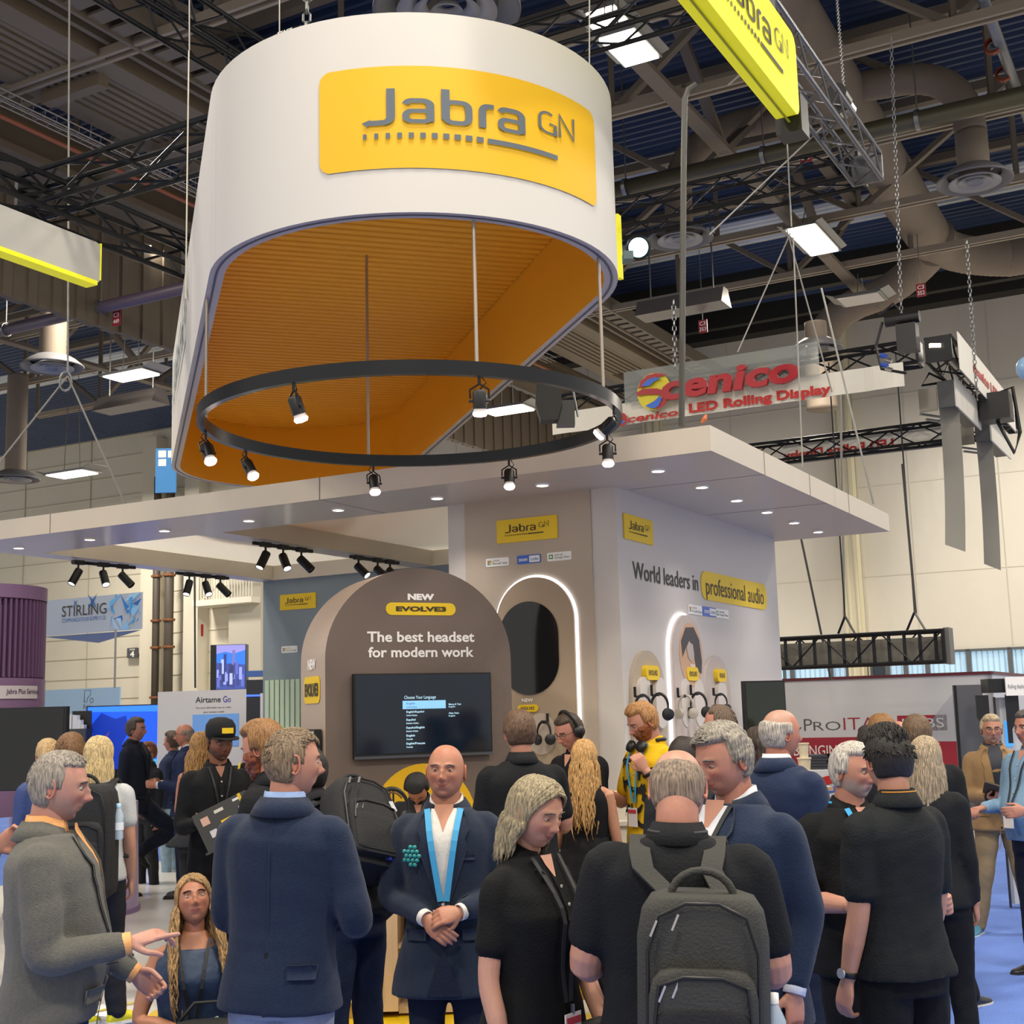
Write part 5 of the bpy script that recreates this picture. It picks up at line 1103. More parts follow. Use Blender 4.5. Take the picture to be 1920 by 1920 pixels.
# dark vertical panel, small truss stand and sign at right
D = 13.0; t = thing('hanging_led_panel', 'tall dark grey flexible panel hanging at the right of the booth', 'panel', PD(1820, 1400, D))
m = MB(); a = PD(1797, 1400, D); b = PD(1850, 1400, D); wb(m, a[0], D, PD(1820, 1520, D)[2], b[0], D+.05, PD(1820, 1284, D)[2]); m.build('sheet', mat('sheet_grey', '#55565a', .5), t)
m = MB(); m.tube([(a[0], D, .6), (a[0]+.01, D, PD(1820, 1284, D)[2])], .015, 6); m.build('edge_rail', M_BLACKP, t)
D = 12.6; x_ = PD(1863, 1300, D)[0]; zt_ = PD(1863, 1283, D)[2]
tq = box_truss('small upright grey truss stand at the far right', (x_, D, .02), (x_, D, zt_-.12), .1, mt=M_TRA, r=.012, step=.12)
t = thing('projector_head', 'black bracket box on top of the small upright truss', 'bracket', (x_, D, zt_))
m = MB(); wb(m, x_-.08, D-.1, zt_-.08, x_+.16, D+.1, zt_+.05); m.build('box', M_BLACKP, t)
for q in (-1, 1): m = MB(); m.prism([(x_+q*.08, zt_-.1), (x_+q*.2, zt_-.1), (x_+q*.2, zt_-.3), (x_+q*.12, zt_-.42), (x_+q*.12, zt_-.55), (x_+q*.08, zt_-.55)], lambda u, v, t_: np.array([u, D-.08+t_, v]), 0, .02); m.build('bracket_plate', M_BLACKP, t)
m = MB(); a = PD(1876, 1300, D); b = PD(1915, 1300, D); wb(m, a[0], D-.15, PD(1876, 1305, D)[2], b[0], D-.13, PD(1876, 1270, D)[2]); t = thing('paper_sign', 'small white paper sign with grey writing at the far right', 'sign', a); m.build('sheet', M_TXW, t)
pq = Plane((a[0], D-.15), np.array([1.0, 0, 0])); m = MB(); text_on(m, 'Rolling display', .02, PD(1876, 1294, D)[2], b[0]-a[0]-.02, PD(1876, 1284, D)[2], pq.pt, off=.004); m.build('lettering', mat('badge_grey', '#6a6a6a', .6), t)
m = MB(); wb(m, PD(1873, 1320, D)[0], D, .05, PD(1905, 1320, D)[0], D+.12, PD(1873, 1308, D)[2]); t = thing('display_stand', 'upright white display with blue figures behind the tan jacket man', 'display', (x_+.2, D, 0)); m.build('body', mat('display_white', '#bfc2c4', .5), t)
m = MB(); wb(m, PD(1880, 1320, D)[0], D-.006, PD(1880, 1400, D)[2], PD(1893, 1320, D)[0], D, PD(1880, 1352, D)[2]); m.build('blue_figures', mat('blue_figures', '#3f8fe8', .5, emit=.9, emit_col='#3f9bff'), t)
# ------------------------------------------------------------------ booths at left, behind
def gen_plane(D, x0, x1, yt, yb): pl = Plane(PD(x0, 1340, D), DX*1.0); return pl
# hanging three sided banner
YB1 = 13.0; HB = Plane(B(0, YB1), DX)
t = thing('hanging_banner', 'blue and white hanging banner with a serif company name at left', 'banner', HB.pt(HB.uv(180, 1140)[0], 3.4))
a, z1_ = HB.uv(60, 1098); b, _ = HB.uv(266, 1107); z1_ = HB.uv(266, 1110)[1]; z0_ = HB.uv(266, 1179)[1]
m = MB(); m.prism([(a-1.5, z0_), (b, z0_), (b, z1_), (a-1.5, z1_)], HB.pt, -.04, 0); m.build('face', mat('banner_mist', '#b3bcc6', .6), t)
m = MB(); m.poly([HB.pt(b-.04, z0_-.02, -.05), HB.pt(b-3.2, z0_-.02, -.05), HB.pt(b-3.2, z0_-.1, -1.8), HB.pt(b-.04, z0_-.02, -.05)][:3]); m.build('underside', mat('banner_under', '#9c9da0', .7), t)
rnd = random.Random(4)
m = MB(); cs = ['#2f7fd0', '#4aa3e0', '#8fc2ea', '#2468b8', '#6bb6e6', '#a9cdea']
for side in (0, 1):
    for k in range(26):
        w_ = 1.0 if side else .9; q = rnd.random()**1.5*w_; x = (b-.02-q) if side else (a-.6+q); zz = z0_+rnd.random()*(z1_-z0_); s_ = .12+.14*rnd.random()
        pts = [(min(b, x+s_*cos(g)), min(z1_, max(z0_, zz+s_*sin(g)))) for g in sorted(rnd.random()*6.28 for _ in range(3))]
        m.poly([HB.pt(*p, .003+.0008*k) for p in pts], mat('tri'+cs[k % 6], cs[k % 6], .6))
m.build('blue_facets', None, t)
bs = lambda x0, x1, yt, yb, pl: sb(x0, x1, yt, yb, pl)
txt(HB, bs(118, 201, 1137, 1157, HB), 'STIRLING', M_INK, t, 0, .03); txt(HB, bs(118, 200, 1160.5, 1167.5, HB), 'COMMUNICATIONS SUPPLY CO.', mat('ink_blue', '#3b6ea8', .6), t, 0, .03)
for (cx, cy, s_) in ((143, 1131, .11), (175, 1128, .24)):
    u_, z_ = HB.uv(cx, cy); m = MB()
    for g in (50, 130, 230, 310): m.poly([HB.pt(u_+s_*cos(radians(g)), z_+s_*sin(radians(g)), .03), HB.pt(u_+.15*s_*cos(radians(g+80)), z_+.15*s_*sin(radians(g+80)), .03), HB.pt(u_+.15*s_*cos(radians(g-80)), z_+.15*s_*sin(radians(g-80)), .03)])
    m.build('star_mark', mat('ink_blue'), t)
HB2 = Plane(B(0, 15.5), DX); t = thing('hanging_banner', 'smaller pale blue banner with a line icon below the first at left', 'banner', HB2.pt(HB2.uv(160, 1310)[0], 2))
a, _ = HB2.uv(60, 1290); b, z1_ = HB2.uv(225, 1288); z0_ = HB2.uv(225, 1336)[1]
m = MB(); m.prism([(a, z0_), (b, z0_), (b, z1_), (a, z1_)], HB2.pt, -.04, 0); m.build('face', mat('banner_ice', '#a9c6d6', .6), t)
m = MB()
u_, z_ = HB2.uv(166, 1306); g = lambda x, y: (u_+x, z_+y)
stroke(m, [g(-.14, -.14), g(-.14, .16), g(.08, .16), g(.08, .04), g(-.02, -.02), g(-.05, -.14)], .014, HB2.pt, closed=True, off=.01); stroke(m, [(u_+.12+.06*cos(q), z_-.1+.06*sin(q)) for q in [2*pi*k/14 for k in range(14)]], .014, HB2.pt, closed=True, off=.01)
text_on(m, 'Folder', u_-.16, z_-.32, u_+.18, z_-.2, HB2.pt, off=.01); m.build('icon', mat('ink_line', '#55606a', .6), t)
# blue coral screen
D = 26.0; P0 = PD(167, 1340, D); SCp = Plane(P0, DX); L_ = Plane(P0, nrm(DX*.6+np.array([1, 0, 0])*.4)); bs_ = lambda x0, x1, yt, yb: sb(x0, x1, yt, yb, L_)
t = thing('led_screen', 'large bright blue screen showing a dark coral shape at left', 'screen', L_.pt(1, 1.2))
bx = bs_(165, 296, 1326, 1443); box_on(L_, (bx[0]-.04, .02, bx[2]+.02, bx[3]+.02), 'body', M_BLACKP, t, .2, 0, -.21); box_on(L_, bx, 'picture', mat('screen_blue', '#1550d8', .4, emit=.9, emit_col='#1a55e0'), t, .004)
u0_, z0_, u1_, z1_ = bx; w_, h_ = u1_-u0_, z1_-z0_
nb = lambda c, e: mat('sp'+c, c, .5, emit=e, emit_col=c)
blob(L_, [(u0_+w_*x, z0_+h_*y) for x, y in ((0, .0), (.0, .35), (.1, .5), (.05, .7), (.2, .9), (.4, .8), (.55, .85), (.6, .6), (.5, .4), (.55, .2), (.45, 0))], nb('#0c2f9a', .8), t, .006, 'coral_shape')
blob(L_, [(u0_+w_*x, z0_+h_*y) for x, y in ((.1, .3), (.22, .5), (.33, .62), (.28, .45), (.38, .4), (.25, .2))], nb('#4a3f86', .7), t, .008, 'coral_shape')
blob(L_, [(u0_+w_*x, z0_+h_*y) for x, y in ((.0, .92), (1, .9), (1, 1), (0, 1))], nb('#2f78ff', 1.0), t, .008, 'coral_shape')
blob(L_, [(u0_+w_*x, z0_+h_*y) for x, y in ((.7, .0), (1, .0), (1, .1), (.72, .12))], nb('#2a8cf5', 1.0), t, .009, 'coral_shape')
box_on(L_, bs_(250, 295, 1424, 1441), 'cyan_band', nb('#2a9cf0', 1.0), t, .001, 0, .009)
# shelf with white boxes
D = 25.4; t = thing('display_shelf', 'dark shelf behind the kiosk carrying small white boxes', 'shelf', PD(142, 1365, D)); Q = PD(125, 1365, D); Q2 = PD(166, 1365, D)
m = MB(); wb(m, Q[0], D, 0, Q2[0]-.05, D+.4, Q[2]-.02); m.build('cabinet', mat('shelf_grey', '#3a3b3f', .6), t); m = MB(); wb(m, Q[0], D+.3, Q[2]-.02, Q2[0]-.05, D+.34, PD(140, 1333, D)[2]); m.build('back', M_BLACKP, t)
for k, (x0, x1, yt, hd) in enumerate(((124, 130, 1340.5, 'tallest'), (132, 140, 1341, 'second tallest'), (140.5, 147, 1350, 'middle'), (147.5, 153, 1359, 'shortest'))):
    m = MB(); A_ = PD(x0, yt, D-.1); B_ = PD(x1, 1364, D-.1); wb(m, A_[0], D+.02, Q[2]-.02, B_[0], D+.2, A_[2]); tag(m.build('white_box', mat('carton_white', '#cfd0cf', .6)), '%s of the four white boxes in a row on the dark shelf' % hd, 'box', 'white boxes on the dark shelf')
# Airtame wall
D = 25.0; AW = Plane(PD(296, 1340, D), nrm(DX*.5+np.array([1, 0, 0])*.5)); ab = lambda x0, x1, yt, yb: sb(x0, x1, yt, yb, AW)
t = thing('exhibit_wall', 'white booth panel with a product name and a small screen at left', 'partition', AW.pt(.5, 0))
bx = ab(296, 463, 1297.5, 1540); box_on(AW, (bx[0], .0, bx[2], bx[3]), 'panel', mat('panel_white', '#cdc9c2', .6), t, .2, 0, -.2)
txt(AW, ab(367, 414, 1307, 1318), 'Airtame', mat('ink_black', '#26262a', .6), t, .01, .005); txt(AW, ab(418.5, 433, 1305, 1317), 'Go', mat('ink_indigo', '#3c449a', .6), t, .01, .005)
txt(AW, ab(367, 433, 1326, 1330), 'The most affordable way to make', mat('ink_black'), t, 0, .005); txt(AW, ab(381, 420, 1333.5, 1338), 'your screens useful', mat('ink_black'), t, 0, .005)
box_on(AW, ab(362, 448, 1340, 1400), 'screen', mat('screen_sky', '#5d86b8', .3, emit=.4, emit_col='#5f8cc4'), t, .02)
# portrait city screen
D = 26.0; CSp = Plane(PD(406, 1250, D), np.array([1.0, .0, 0])); cb = lambda x0, x1, yt, yb: sb(x0, x1, yt, yb, CSp)
t = thing('led_screen', 'portrait screen showing a blue city skyline above the white panel', 'screen', CSp.pt(0, 2.2))
bx = cb(406, 460, 1210, 1293); box_on(CSp, (bx[0]-.12, .02, bx[2]+.01, bx[3]+.01), 'body', M_BLACKP, t, .25, 0, -.26); box_on(CSp, bx, 'picture', nb('#2f6fd8', .9), t, .004)
u0_, z0_, u1_, z1_ = bx; w_, h_ = u1_-u0_, z1_-z0_
blob(CSp, [(u0_+w_*x, z0_+h_*y) for x, y in ((0, .8), (.3, .85), (.6, .8), (1, .88), (1, 1), (0, 1))], nb('#8a86c8', .9), t, .006, 'cloud_band')
blob(CSp, [(u0_+w_*x, z0_+h_*y) for x, y in ((0, 0), (1, 0), (1, .55), (0, .6))], nb('#3c4c94', .8), t, .0065, 'city_ground')
for k in range(26):
    x = rnd.random()*.9; hh_ = .12+.25*rnd.random(); y = rnd.random()*.35; c = rnd.choice(['#5b66b8', '#8f9be0', '#39407c', '#a9b4e8', '#2d3468'])
    if k == 0: x, y, hh_, c = .55, .2, .68, '#6d6fb0'
    if k == 1: x, y, hh_, c = .25, .3, .5, '#2f3a78'
    box_on(CSp, (u0_+w_*x, z0_+h_*y, u0_+w_*min(1, x+.1), z0_+h_*(y+hh_)), 'tower_block', nb(c, .75), t, .0004, 0, .007+.0005*k)
D = 23.0; t = thing('dark_booth', 'dark booth wall with a thin blue light line beside the mint slats', 'partition', PD(480, 1340, D))
m = MB(); A_ = PD(462, 1275, D); B_ = PD(501, 1300, D); wb(m, A_[0], D, 0, B_[0], D+.3, A_[2]); m.build('body', mat('booth_dark', '#25272b', .6), t); m = MB(); wb(m, A_[0], D-.01, PD(470, 1306, D)[2], B_[0], D, PD(470, 1302.5, D)[2]); m.build('light_line', nb('#3a5cff', 2.0), t)
m = MB(); A_ = PD(489, 1300, D); wb(m, A_[0], D-.05, 0, B_[0], D, A_[2]); m.build('white_edge', mat('panel_white'), t)
m = MB(); A_ = PD(461, 1258, D); wb(m, A_[0], D, A_[2]-.1, B_[0], D+.2, A_[2]); m.build('blue_band', mat('band_blue', '#3f5fa0', .5), t)
# logo sign behind the drum
t = thing('hanging_banner', 'small sky blue sign with white squares peeking out behind the drum', 'sign', PD(308, 880, 20)); PQ = Plane(PD(292, 880, 20), np.array([1.0, 0, 0])); bx = sb(292, 330, 841, 924, PQ)
box_on(PQ, bx, 'face', mat('sky_sign', '#3f86c4', .6, var=.1, vscale=1), t, .05, 0, -.05)
for (x0, x1, y0, y1) in ((297, 311.5, 845, 858), (315, 330, 845, 858), (297, 311.5, 861, 874)): box_on(PQ, sb(x0, x1, y0, y1, PQ), 'white_square', M_TXW, t, .002)
# catwalk balcony, extinguisher, door number
W3 = Plane(B(0, 35.8), DX)
t = thing('wall_balcony', 'white steel balcony with railing high on the far left wall', 'balcony', W3.pt(W3.uv(440, 1130)[0], 5))
a, z0_ = W3.uv(395, 1130); b, _ = W3.uv(505, 1130); z1_ = W3.uv(395, 1085)[1]
m = MB(); m.bbox((0, 0, 0), (1, 1, 1), None, lambda x, y, z: W3.pt(a+(b-a)*x, z0_-.25+.25*z, 1.2*y)); m.build('deck', mat('balcony_white', '#d9d6c9', .6), t)
for k in range(22):
    u_ = a+(b-a)*k/21; m = MB(); m.tube([W3.pt(u_, z0_, 1.15), W3.pt(u_, z1_, 1.15)], .035, 5); m.build('baluster', mat('balcony_white'), t)
m = MB(); m.tube([W3.pt(a, z1_, 1.15), W3.pt(b, z1_, 1.15)], .05, 6); m.build('handrail', mat('balcony_white'), t)
m = MB(); m.tube([W3.pt(a+.5, z0_, 1.1), W3.pt(a+3.5, z1_+1, 1.1)], .05, 6); m.build('brace', mat('balcony_white'), t)
P = W3.pt(*W3.uv(384, 1177), .3); t = thing('fire_extinguisher', 'red fire extinguisher high on the white column at left', 'extinguisher', P)
m = MB(); m.lathe([(.001, -.42), (.14, -.4), (.15, -.1), (.15, .1), (.06, .25), (.05, .3)], P, n=16); autosmooth(m.build('bottle', mat('extinguisher_red', '#b01f2c', .4), t)); m = MB(); m.box(P+ZUP*.36, (.2, .1, .12)); m.build('valve', M_BLACKP, t)
t = thing('door_number_sign', 'dark grey sign with the white number 4 on the far wall', 'sign', W3.pt(*W3.uv(253, 1225))); bx = sb(243, 263, 1215.5, 1234.5, W3)
box_on(W3, bx, 'plate', mat('plate_slate', '#4c4f52', .5), t, .06, .06, .1); w_ = bx[2]-bx[0]; h_ = bx[3]-bx[1]
txt(W3, (bx[0]+w_*.3, bx[1]+h_*.1, bx[2]-w_*.3, bx[1]+h_*.68), '4', M_TXW, t, .04, .17); txt(W3, (bx[0]+w_*.25, bx[1]+h_*.76, bx[2]-w_*.25, bx[1]+h_*.92), 'DOOR', M_TXW, t, .02, .17)
# ------------------------------------------------------------------ people: builders
def vol_fix(vs, fs):
    v = np.asarray(vs); s = 0.0
    for f in fs:
        for i in range(1, len(f)-1): s += float(np.dot(v[f[0]], np.cross(v[f[i]], v[f[i+1]])))
    return fs if s >= 0 else [tuple(reversed(f)) for f in fs]
class VB:
    """collects closed volumes, remeshes them into one continuous skin"""
    def __init__(s): s.v = []; s.f = []
    def add(s, vs, fs): o = len(s.v); fs = vol_fix(vs, fs); s.v += [tuple(map(float, p)) for p in vs]; s.f += [tuple(o+i for i in f) for f in fs]
    def rings(s, rings): m = MB(); m.loft([list(r) for r in rings]); s.add(m.v, m.f)
    def limb(s, pts, rad, n=14, flat=None):
        pts = [np.asarray(p, float) for p in pts]
        # smooth resample
        P = []; R = []
        for i in range(len(pts)-1):
            p0 = pts[max(0, i-1)]; p1 = pts[i]; p2 = pts[i+1]; p3 = pts[min(len(pts)-1, i+2)]
            for k in range(4):
                t = k/4; P.append(.5*((2*p1)+(p2-p0)*t+(2*p0-5*p1+4*p2-p3)*t*t+(3*p1-p0-3*p2+p3)*t**3)); R.append(rad[i]*(1-t)+rad[i+1]*t)
        P.append(pts[-1]); R.append(rad[-1])
        d0 = nrm(P[1]-P[0]); d1 = nrm(P[-1]-P[-2]); P = [P[0]-d0*R[0]*.6]+P+[P[-1]+d1*R[-1]*.5]; R = [R[0]*.6]+R+[R[-1]*.62]
        m = MB(); m.tube(P, R, n); s.add(m.v, m.f)
    def remesh(s, vox, smooth=3):
        me = bpy.data.meshes.new('tmp'); me.from_pydata(s.v, [], s.f); o = bpy.data.objects.new('tmp', me)
        md = o.modifiers.new('r', 'REMESH'); md.mode = 'VOXEL'; md.voxel_size = vox; md.adaptivity = 0
        if smooth: sm = o.modifiers.new('s', 'SMOOTH'); sm.factor = .5; sm.iterations = smooth
        m2 = evaluated(o)
        n = len(m2.vertices); co = np.empty(n*3); m2.vertices.foreach_get('co', co); co = co.reshape(-1, 3)
        no = np.empty(n*3); m2.vertices.foreach_get('normal', no); no = no.reshape(-1, 3)
        nf = len(m2.polygons); li = np.empty(len(m2.loops), dtype=np.int32); m2.loops.foreach_get('vertex_index', li)
        st = np.empty(nf, dtype=np.int32); m2.polygons.foreach_get('loop_start', st); tt = np.empty(nf, dtype=np.int32); m2.polygons.foreach_get('loop_total', tt)
        fs = [tuple(li[a:a+b].tolist()) for a, b in zip(st, tt)]
        bpy.data.objects.remove(o); bpy.data.meshes.remove(me); bpy.data.meshes.remove(m2)
        return co, no, fs
def folds(co, no, amp, seed, zc=None):
    r = np.random.default_rng(seed); d = np.zeros(len(co))
    for f, a in ((9, 1.0), (17, .6), (31, .28)):
        for _ in range(3):
            k = r.normal(size=3)*f*np.array([.8, .8, 1.3]); k2 = r.normal(size=3)*f*.6
            w = np.sin(co@k + 2.2*np.sin(co@k2+r.random()*6)+r.random()*6); d += a*(np.sign(w)*np.abs(w)**1.5)/3
    if zc is not None: d = d*zc
    return co + no*(d*amp)[:, None]
def skin_mat():
    if 'skin' in MATS: return MATS['skin']
    m = bpy.data.materials.new('skin'); m.use_nodes = True; nt = m.node_tree; b = nt.nodes['Principled BSDF']
    a = nt.nodes.new('ShaderNodeVertexColor'); a.layer_name = 'tone'
    n = nt.nodes.new('ShaderNodeTexNoise'); n.inputs['Scale'].default_value = 55; n.inputs['Detail'].default_value = 4
    mx = nt.nodes.new('ShaderNodeMixRGB'); mx.blend_type = 'MULTIPLY'; mx.inputs[0].default_value = .22
    nt.links.new(a.outputs['Color'], mx.inputs[1]); nt.links.new(n.outputs['Color'], mx.inputs[2]); nt.links.new(mx.outputs[0], b.inputs['Base Color'])
    bp = nt.nodes.new('ShaderNodeBump'); bp.inputs['Strength'].default_value = .12; bp.inputs['Distance'].default_value = .01
    nt.links.new(n.outputs['Fac'], bp.inputs['Height']); nt.links.new(bp.outputs['Normal'], b.inputs['Normal'])
    b.inputs['Roughness'].default_value = .5; b.inputs['Subsurface Weight'].default_value = .12; b.inputs['Subsurface Radius'].default_value = (.02, .008, .004)
    MATS['skin'] = m; return m
def hair_mat(col, grey=0.0):
    key = 'hair'+col
    if key in MATS: return MATS[key]
    m = bpy.data.materials.new(key); m.use_nodes = True; nt = m.node_tree; b = nt.nodes['Principled BSDF']
    tc = nt.nodes.new('ShaderNodeTexCoord'); mp = nt.nodes.new('ShaderNodeMapping'); mp.inputs['Scale'].default_value = (1, 1, .12)
    n = nt.nodes.new('ShaderNodeTexNoise'); n.inputs['Scale'].default_value = 170; n.inputs['Detail'].default_value = 3
    r = nt.nodes.new('ShaderNodeValToRGB'); c = lin(col); r.color_ramp.elements[0].position = .33; r.color_ramp.elements[1].position = .68
    r.color_ramp.elements[0].color = (*[v*.42 for v in c], 1); r.color_ramp.elements[1].color = (*[min(1, v*1.45) for v in c], 1)
    nt.links.new(tc.outputs['Object'], mp.inputs[0]); nt.links.new(mp.outputs[0], n.inputs['Vector']); nt.links.new(n.outputs['Fac'], r.inputs[0]); nt.links.new(r.outputs[0], b.inputs['Base Color'])
    bp = nt.nodes.new('ShaderNodeBump'); bp.inputs['Strength'].default_value = .5; bp.inputs['Distance'].default_value = .006
    nt.links.new(n.outputs['Fac'], bp.inputs['Height']); nt.links.new(bp.outputs['Normal'], b.inputs['Normal'])
    b.inputs['Roughness'].default_value = .62; MATS[key] = m; return m
def cloth(col, kind='wool'):
    key = kind+col
    if kind == 'wool': return mat(key, col, .9, bump=.35, bscale=220, var=.10, vscale=90, sheen=.12, spec=.2)
    if kind == 'denim': return mat(key, col, .9, bump=.4, bscale=160, var=.2, vscale=14, spec=.2)
    if kind == 'satin': return mat(key, col, .6, bump=.2, bscale=25, var=.06, vscale=20)
    return mat(key, col, .85, bump=.25, bscale=120, var=.06, vscale=12, spec=.25)
def rotX(a): c, s = cos(a), sin(a); return np.array([[1, 0, 0], [0, c, -s], [0, s, c]])
def rotZ(a): c, s = cos(a), sin(a); return np.array([[c, -s, 0], [s, c, 0], [0, 0, 1]])
def rotY(a): c, s = cos(a), sin(a); return np.array([[c, 0, s], [0, 1, 0], [-s, 0, c]])
G = lambda x, z, cx, cz, sx, sz: np.exp(-((x-cx)/sx)**2-((z-cz)/sz)**2)
def head_base(th, ph, fem=0, fat=0.0):
    """th: angle from the nose to the side, ph: latitude"""
    x = np.sin(th)*np.cos(ph); y = np.cos(th)*np.cos(ph); z = np.sin(ph)
    n = (np.abs(x)**2.3+np.abs(y)**2.3+np.abs(z)**2.15)**(1/2.2); x, y, z = x/n, y/n, z/n
    X = x*(.0750+.003*fat); Y = y*np.where(y > 0, .090, .096); Z = z*np.where(z > 0, .110, .120)
    t = np.clip(-Z/.120, 0, 1)
    X = X*(1-(.24+.06*fem-.10*fat)*t**2.0)*(1-.05*(1-t)*np.clip(Y/.09, 0, 1))
    Y = np.where(Y < 0, Y*(1-.50*t**1.3), Y*(1-.04*t))
    return X, Y, Z
def head_face(X, Y, Z, fem=0, s=1.0):
    fr = np.clip(Y/.05, 0, 1); ax = np.abs(X); d = 0*X
    d = d + .0255*G(X, Z, 0, -.034, .0100, .014)*1.12+.015*G(X, Z, 0, -.006, .0085, .018)+.007*G(ax, Z, .0135, -.038, .006, .007)
    d = d - .013*G(ax, Z, .031, .002, .0145, .0100) + .007*G(ax, Z, .027, .021, .02, .008) - .004*G(X, Z, 0, .004, .008, .006)
    d = d + .005*G(ax, Z, .043, -.022, .017, .014) - .005*G(ax, Z, .040, -.055, .012, .018)
    d = d + .0055*G(X, Z, 0, -.0655, .027, .011) - .0035*G(X, Z, 0, -.0655, .019, .0018) - .0035*G(X, Z, 0, -.083, .017, .006) + .009*G(X, Z, 0, -.103, .018, .013)
    d = d - .003*G(ax, Z, .022, -.053, .005, .012)
    return Y + d*fr*(s)
class Head:
    def __init__(s, o, res): s.o = o; s.fem = o.get('fem', 0); s.fat = o.get('fat', 0.0); s.res = res
    def grid(s, nt_, np_):
        u = np.linspace(-1, 1, nt_+1)[:-1]; th = pi*(.55*u+.45*u**3*1.0); v = np.linspace(-1, 1, np_); ph = (pi/2)*(.86*v+.14*v**3)*.999
        TH, PH = np.meshgrid(th, ph); X, Y, Z = head_base(TH, PH, s.fem, s.fat); return TH, PH, X, Y, Z
    def skin(s):
        nt_, np_ = s.res; TH, PH, X, Y, Z = s.grid(nt_, np_); Yf = head_face(X, Y, Z, s.fem, .8 if s.fem else 1.0)
        v = np.stack([X, Yf, Z], -1).reshape(-1, 3); fs = []
        for i in range(np_-1):
            for k in range(nt_): a = i*nt_+k; b = i*nt_+(k+1) % nt_; fs.append((a, b, b+nt_, a+nt_))
        # colour
        o = s.o; base = np.array(lin(o.get('skin', '#c99a80'))); c = np.tile(base, (len(v), 1)); x, y, z = X.ravel(), Yf.ravel(), Z.ravel(); ax = np.abs(x); fr = np.clip(y/.04, 0, 1)
        def mixc(w, col): nonlocal c; w = np.clip(w, 0, 1)[:, None]; c = c*(1-w)+np.array(lin(col) if isinstance(col, str) else col)*w
        zm = z-o.get('smile', .3)*.006*(x/.02)**2
        red = base*np.array([1.08, .70, .66])
        mixc(.55*fr*(G(ax, z, .04, -.03, .022, .02)+G(x, z, 0, -.036, .014, .014)), red); mixc(.3*G(z, z*0, .07, 0, .03, 1)*fr, red)
        mixc(.85*fr*np.exp(-((x/.029)**4))*np.exp(-((zm+.066)/.0068)**4), base*np.array([.86, .5, .5]) if o.get('lip') is None else o['lip'])
        mixc(.85*fr*np.exp(-((x/.028)**4))*np.exp(-((zm+.0655)/.0016)**2), base*.2)
        mixc(.45*fr*G(ax, z, .031, -.003, .015, .010), base*.55); mixc(.4*fr*G(ax-.8*np.clip(-.035-z, 0, 1), z, .024, -.048, .0022, .014), base*.6); mixc(.5*fr*G(ax, z, .007, -.0455, .0035, .0022), base*.3)
        bw = o.get('brow', '#5b4636'); mixc(.75*fr*np.exp(-((ax-.030)/.017)**4)*np.exp(-((z-.0235+.25*np.clip(ax-.033, 0, 1))/.004)**2), bw)
        st = o.get('stubble')
        if st:
            w = fr*np.clip((-.045-z)/.01, 0, 1)*(1-np.exp(-((x/.02)**4))*np.exp(-((z+.066)/.008)**4)); mixc(st[1]*w, st[0])
            mixc(st[1]*np.clip((-.02-z)/.02, 0, 1)*np.clip((ax-.05)/.01, 0, 1)*np.clip((y+.02)/.02, 0, 1), st[0])
        sc = o.get('scalp')
        if sc: mixc(sc[1]*s.mask(x, Y.ravel(), z, sc[2]), sc[0])
        return v, fs, c
    def mask(s, x, y, z, kind):
        top = np.clip((z-.062+.35*np.clip(-y, -.02, .06)+.0*x)/.012, 0, 1)                    # above the hairline
        side = np.clip((.022-y)/.012, 0, 1)*np.clip((z+.005+np.clip(y, -.1, .02)*.0)/.012, 0, 1)   # temples and over the ear
        back = np.clip((-.018-y)/.014, 0, 1)*np.clip((z+.068)/.012, 0, 1)
        m = np.maximum(np.maximum(top, side), back)
        if kind == 'receding': m = m*np.clip(1-np.clip((y-.035)/.02, 0, 1), 0, 1)
        if kind == 'ring': m = m*np.clip((.052+.25*np.clip(-y-.05, 0, 1)-z)/.014, 0, 1)*np.clip(1-(y-.0)/.03, 0, 1)
        if kind == 'crownthin': m = m*(1-.0*x)
        return m
    def shell(s, kind, thick, seed=1, curl=0, res=None):
        nt_, np_ = res or s.res; TH, PH, X, Y, Z = s.grid(nt_, np_); x, y, z = X, Y, Z; mk = s.mask(x, y, z, kind)
        r = np.random.default_rng(seed); nz = 0*X
        for f, a in ((60, .5), (120, .35)):
            for _ in range(3): k = r.normal(size=3)*f; nz += a*np.sin(x*k[0]+y*k[1]*.4+z*k[2]+2*np.sin(y*f*.4+r.random()*6))/3
        lift = thick*np.sqrt(np.clip(mk, 0, 1))*(1+(.22+curl)*nz)*(1+.35*np.clip(z/.11, 0, 1))
        N = np.stack([X/.076**2, Y/.095**2, Z/.118**2], -1); N /= np.linalg.norm(N, axis=-1, keepdims=True)
        v = (np.stack([X, Y, Z], -1)+N*(lift-.0035*(mk <= .02))[..., None]).reshape(-1, 3); fs = []; M = mk.ravel()
        for i in range(np_-1):
            for k in range(nt_):
                a = i*nt_+k; b = i*nt_+(k+1) % nt_
                if max(M[a], M[b], M[a+nt_], M[b+nt_]) > .02: fs.append((a, b, b+nt_, a+nt_))
        return v, fs
    def beard(s, thick, seed=1, full=True):
        nt_, np_ = s.res; TH, PH, X, Y, Z = s.grid(nt_, np_); Yf = head_face(X, Y, Z); ax = np.abs(X)
        low = np.clip((-.048-Z)/.008, 0, 1); jaw = np.clip((-.008-Z)/.02, 0, 1)*np.clip((ax-.05)/.008, 0, 1)*np.clip((Y+.01)/.02, 0, 1)
        mouth = np.exp(-((X/.021)**4))*np.exp(-((Z+.0665)/.008)**4); mk = np.clip(np.maximum(low*np.clip((Y+.005)/.02, 0, 1), jaw)-1.1*mouth, 0, 1)
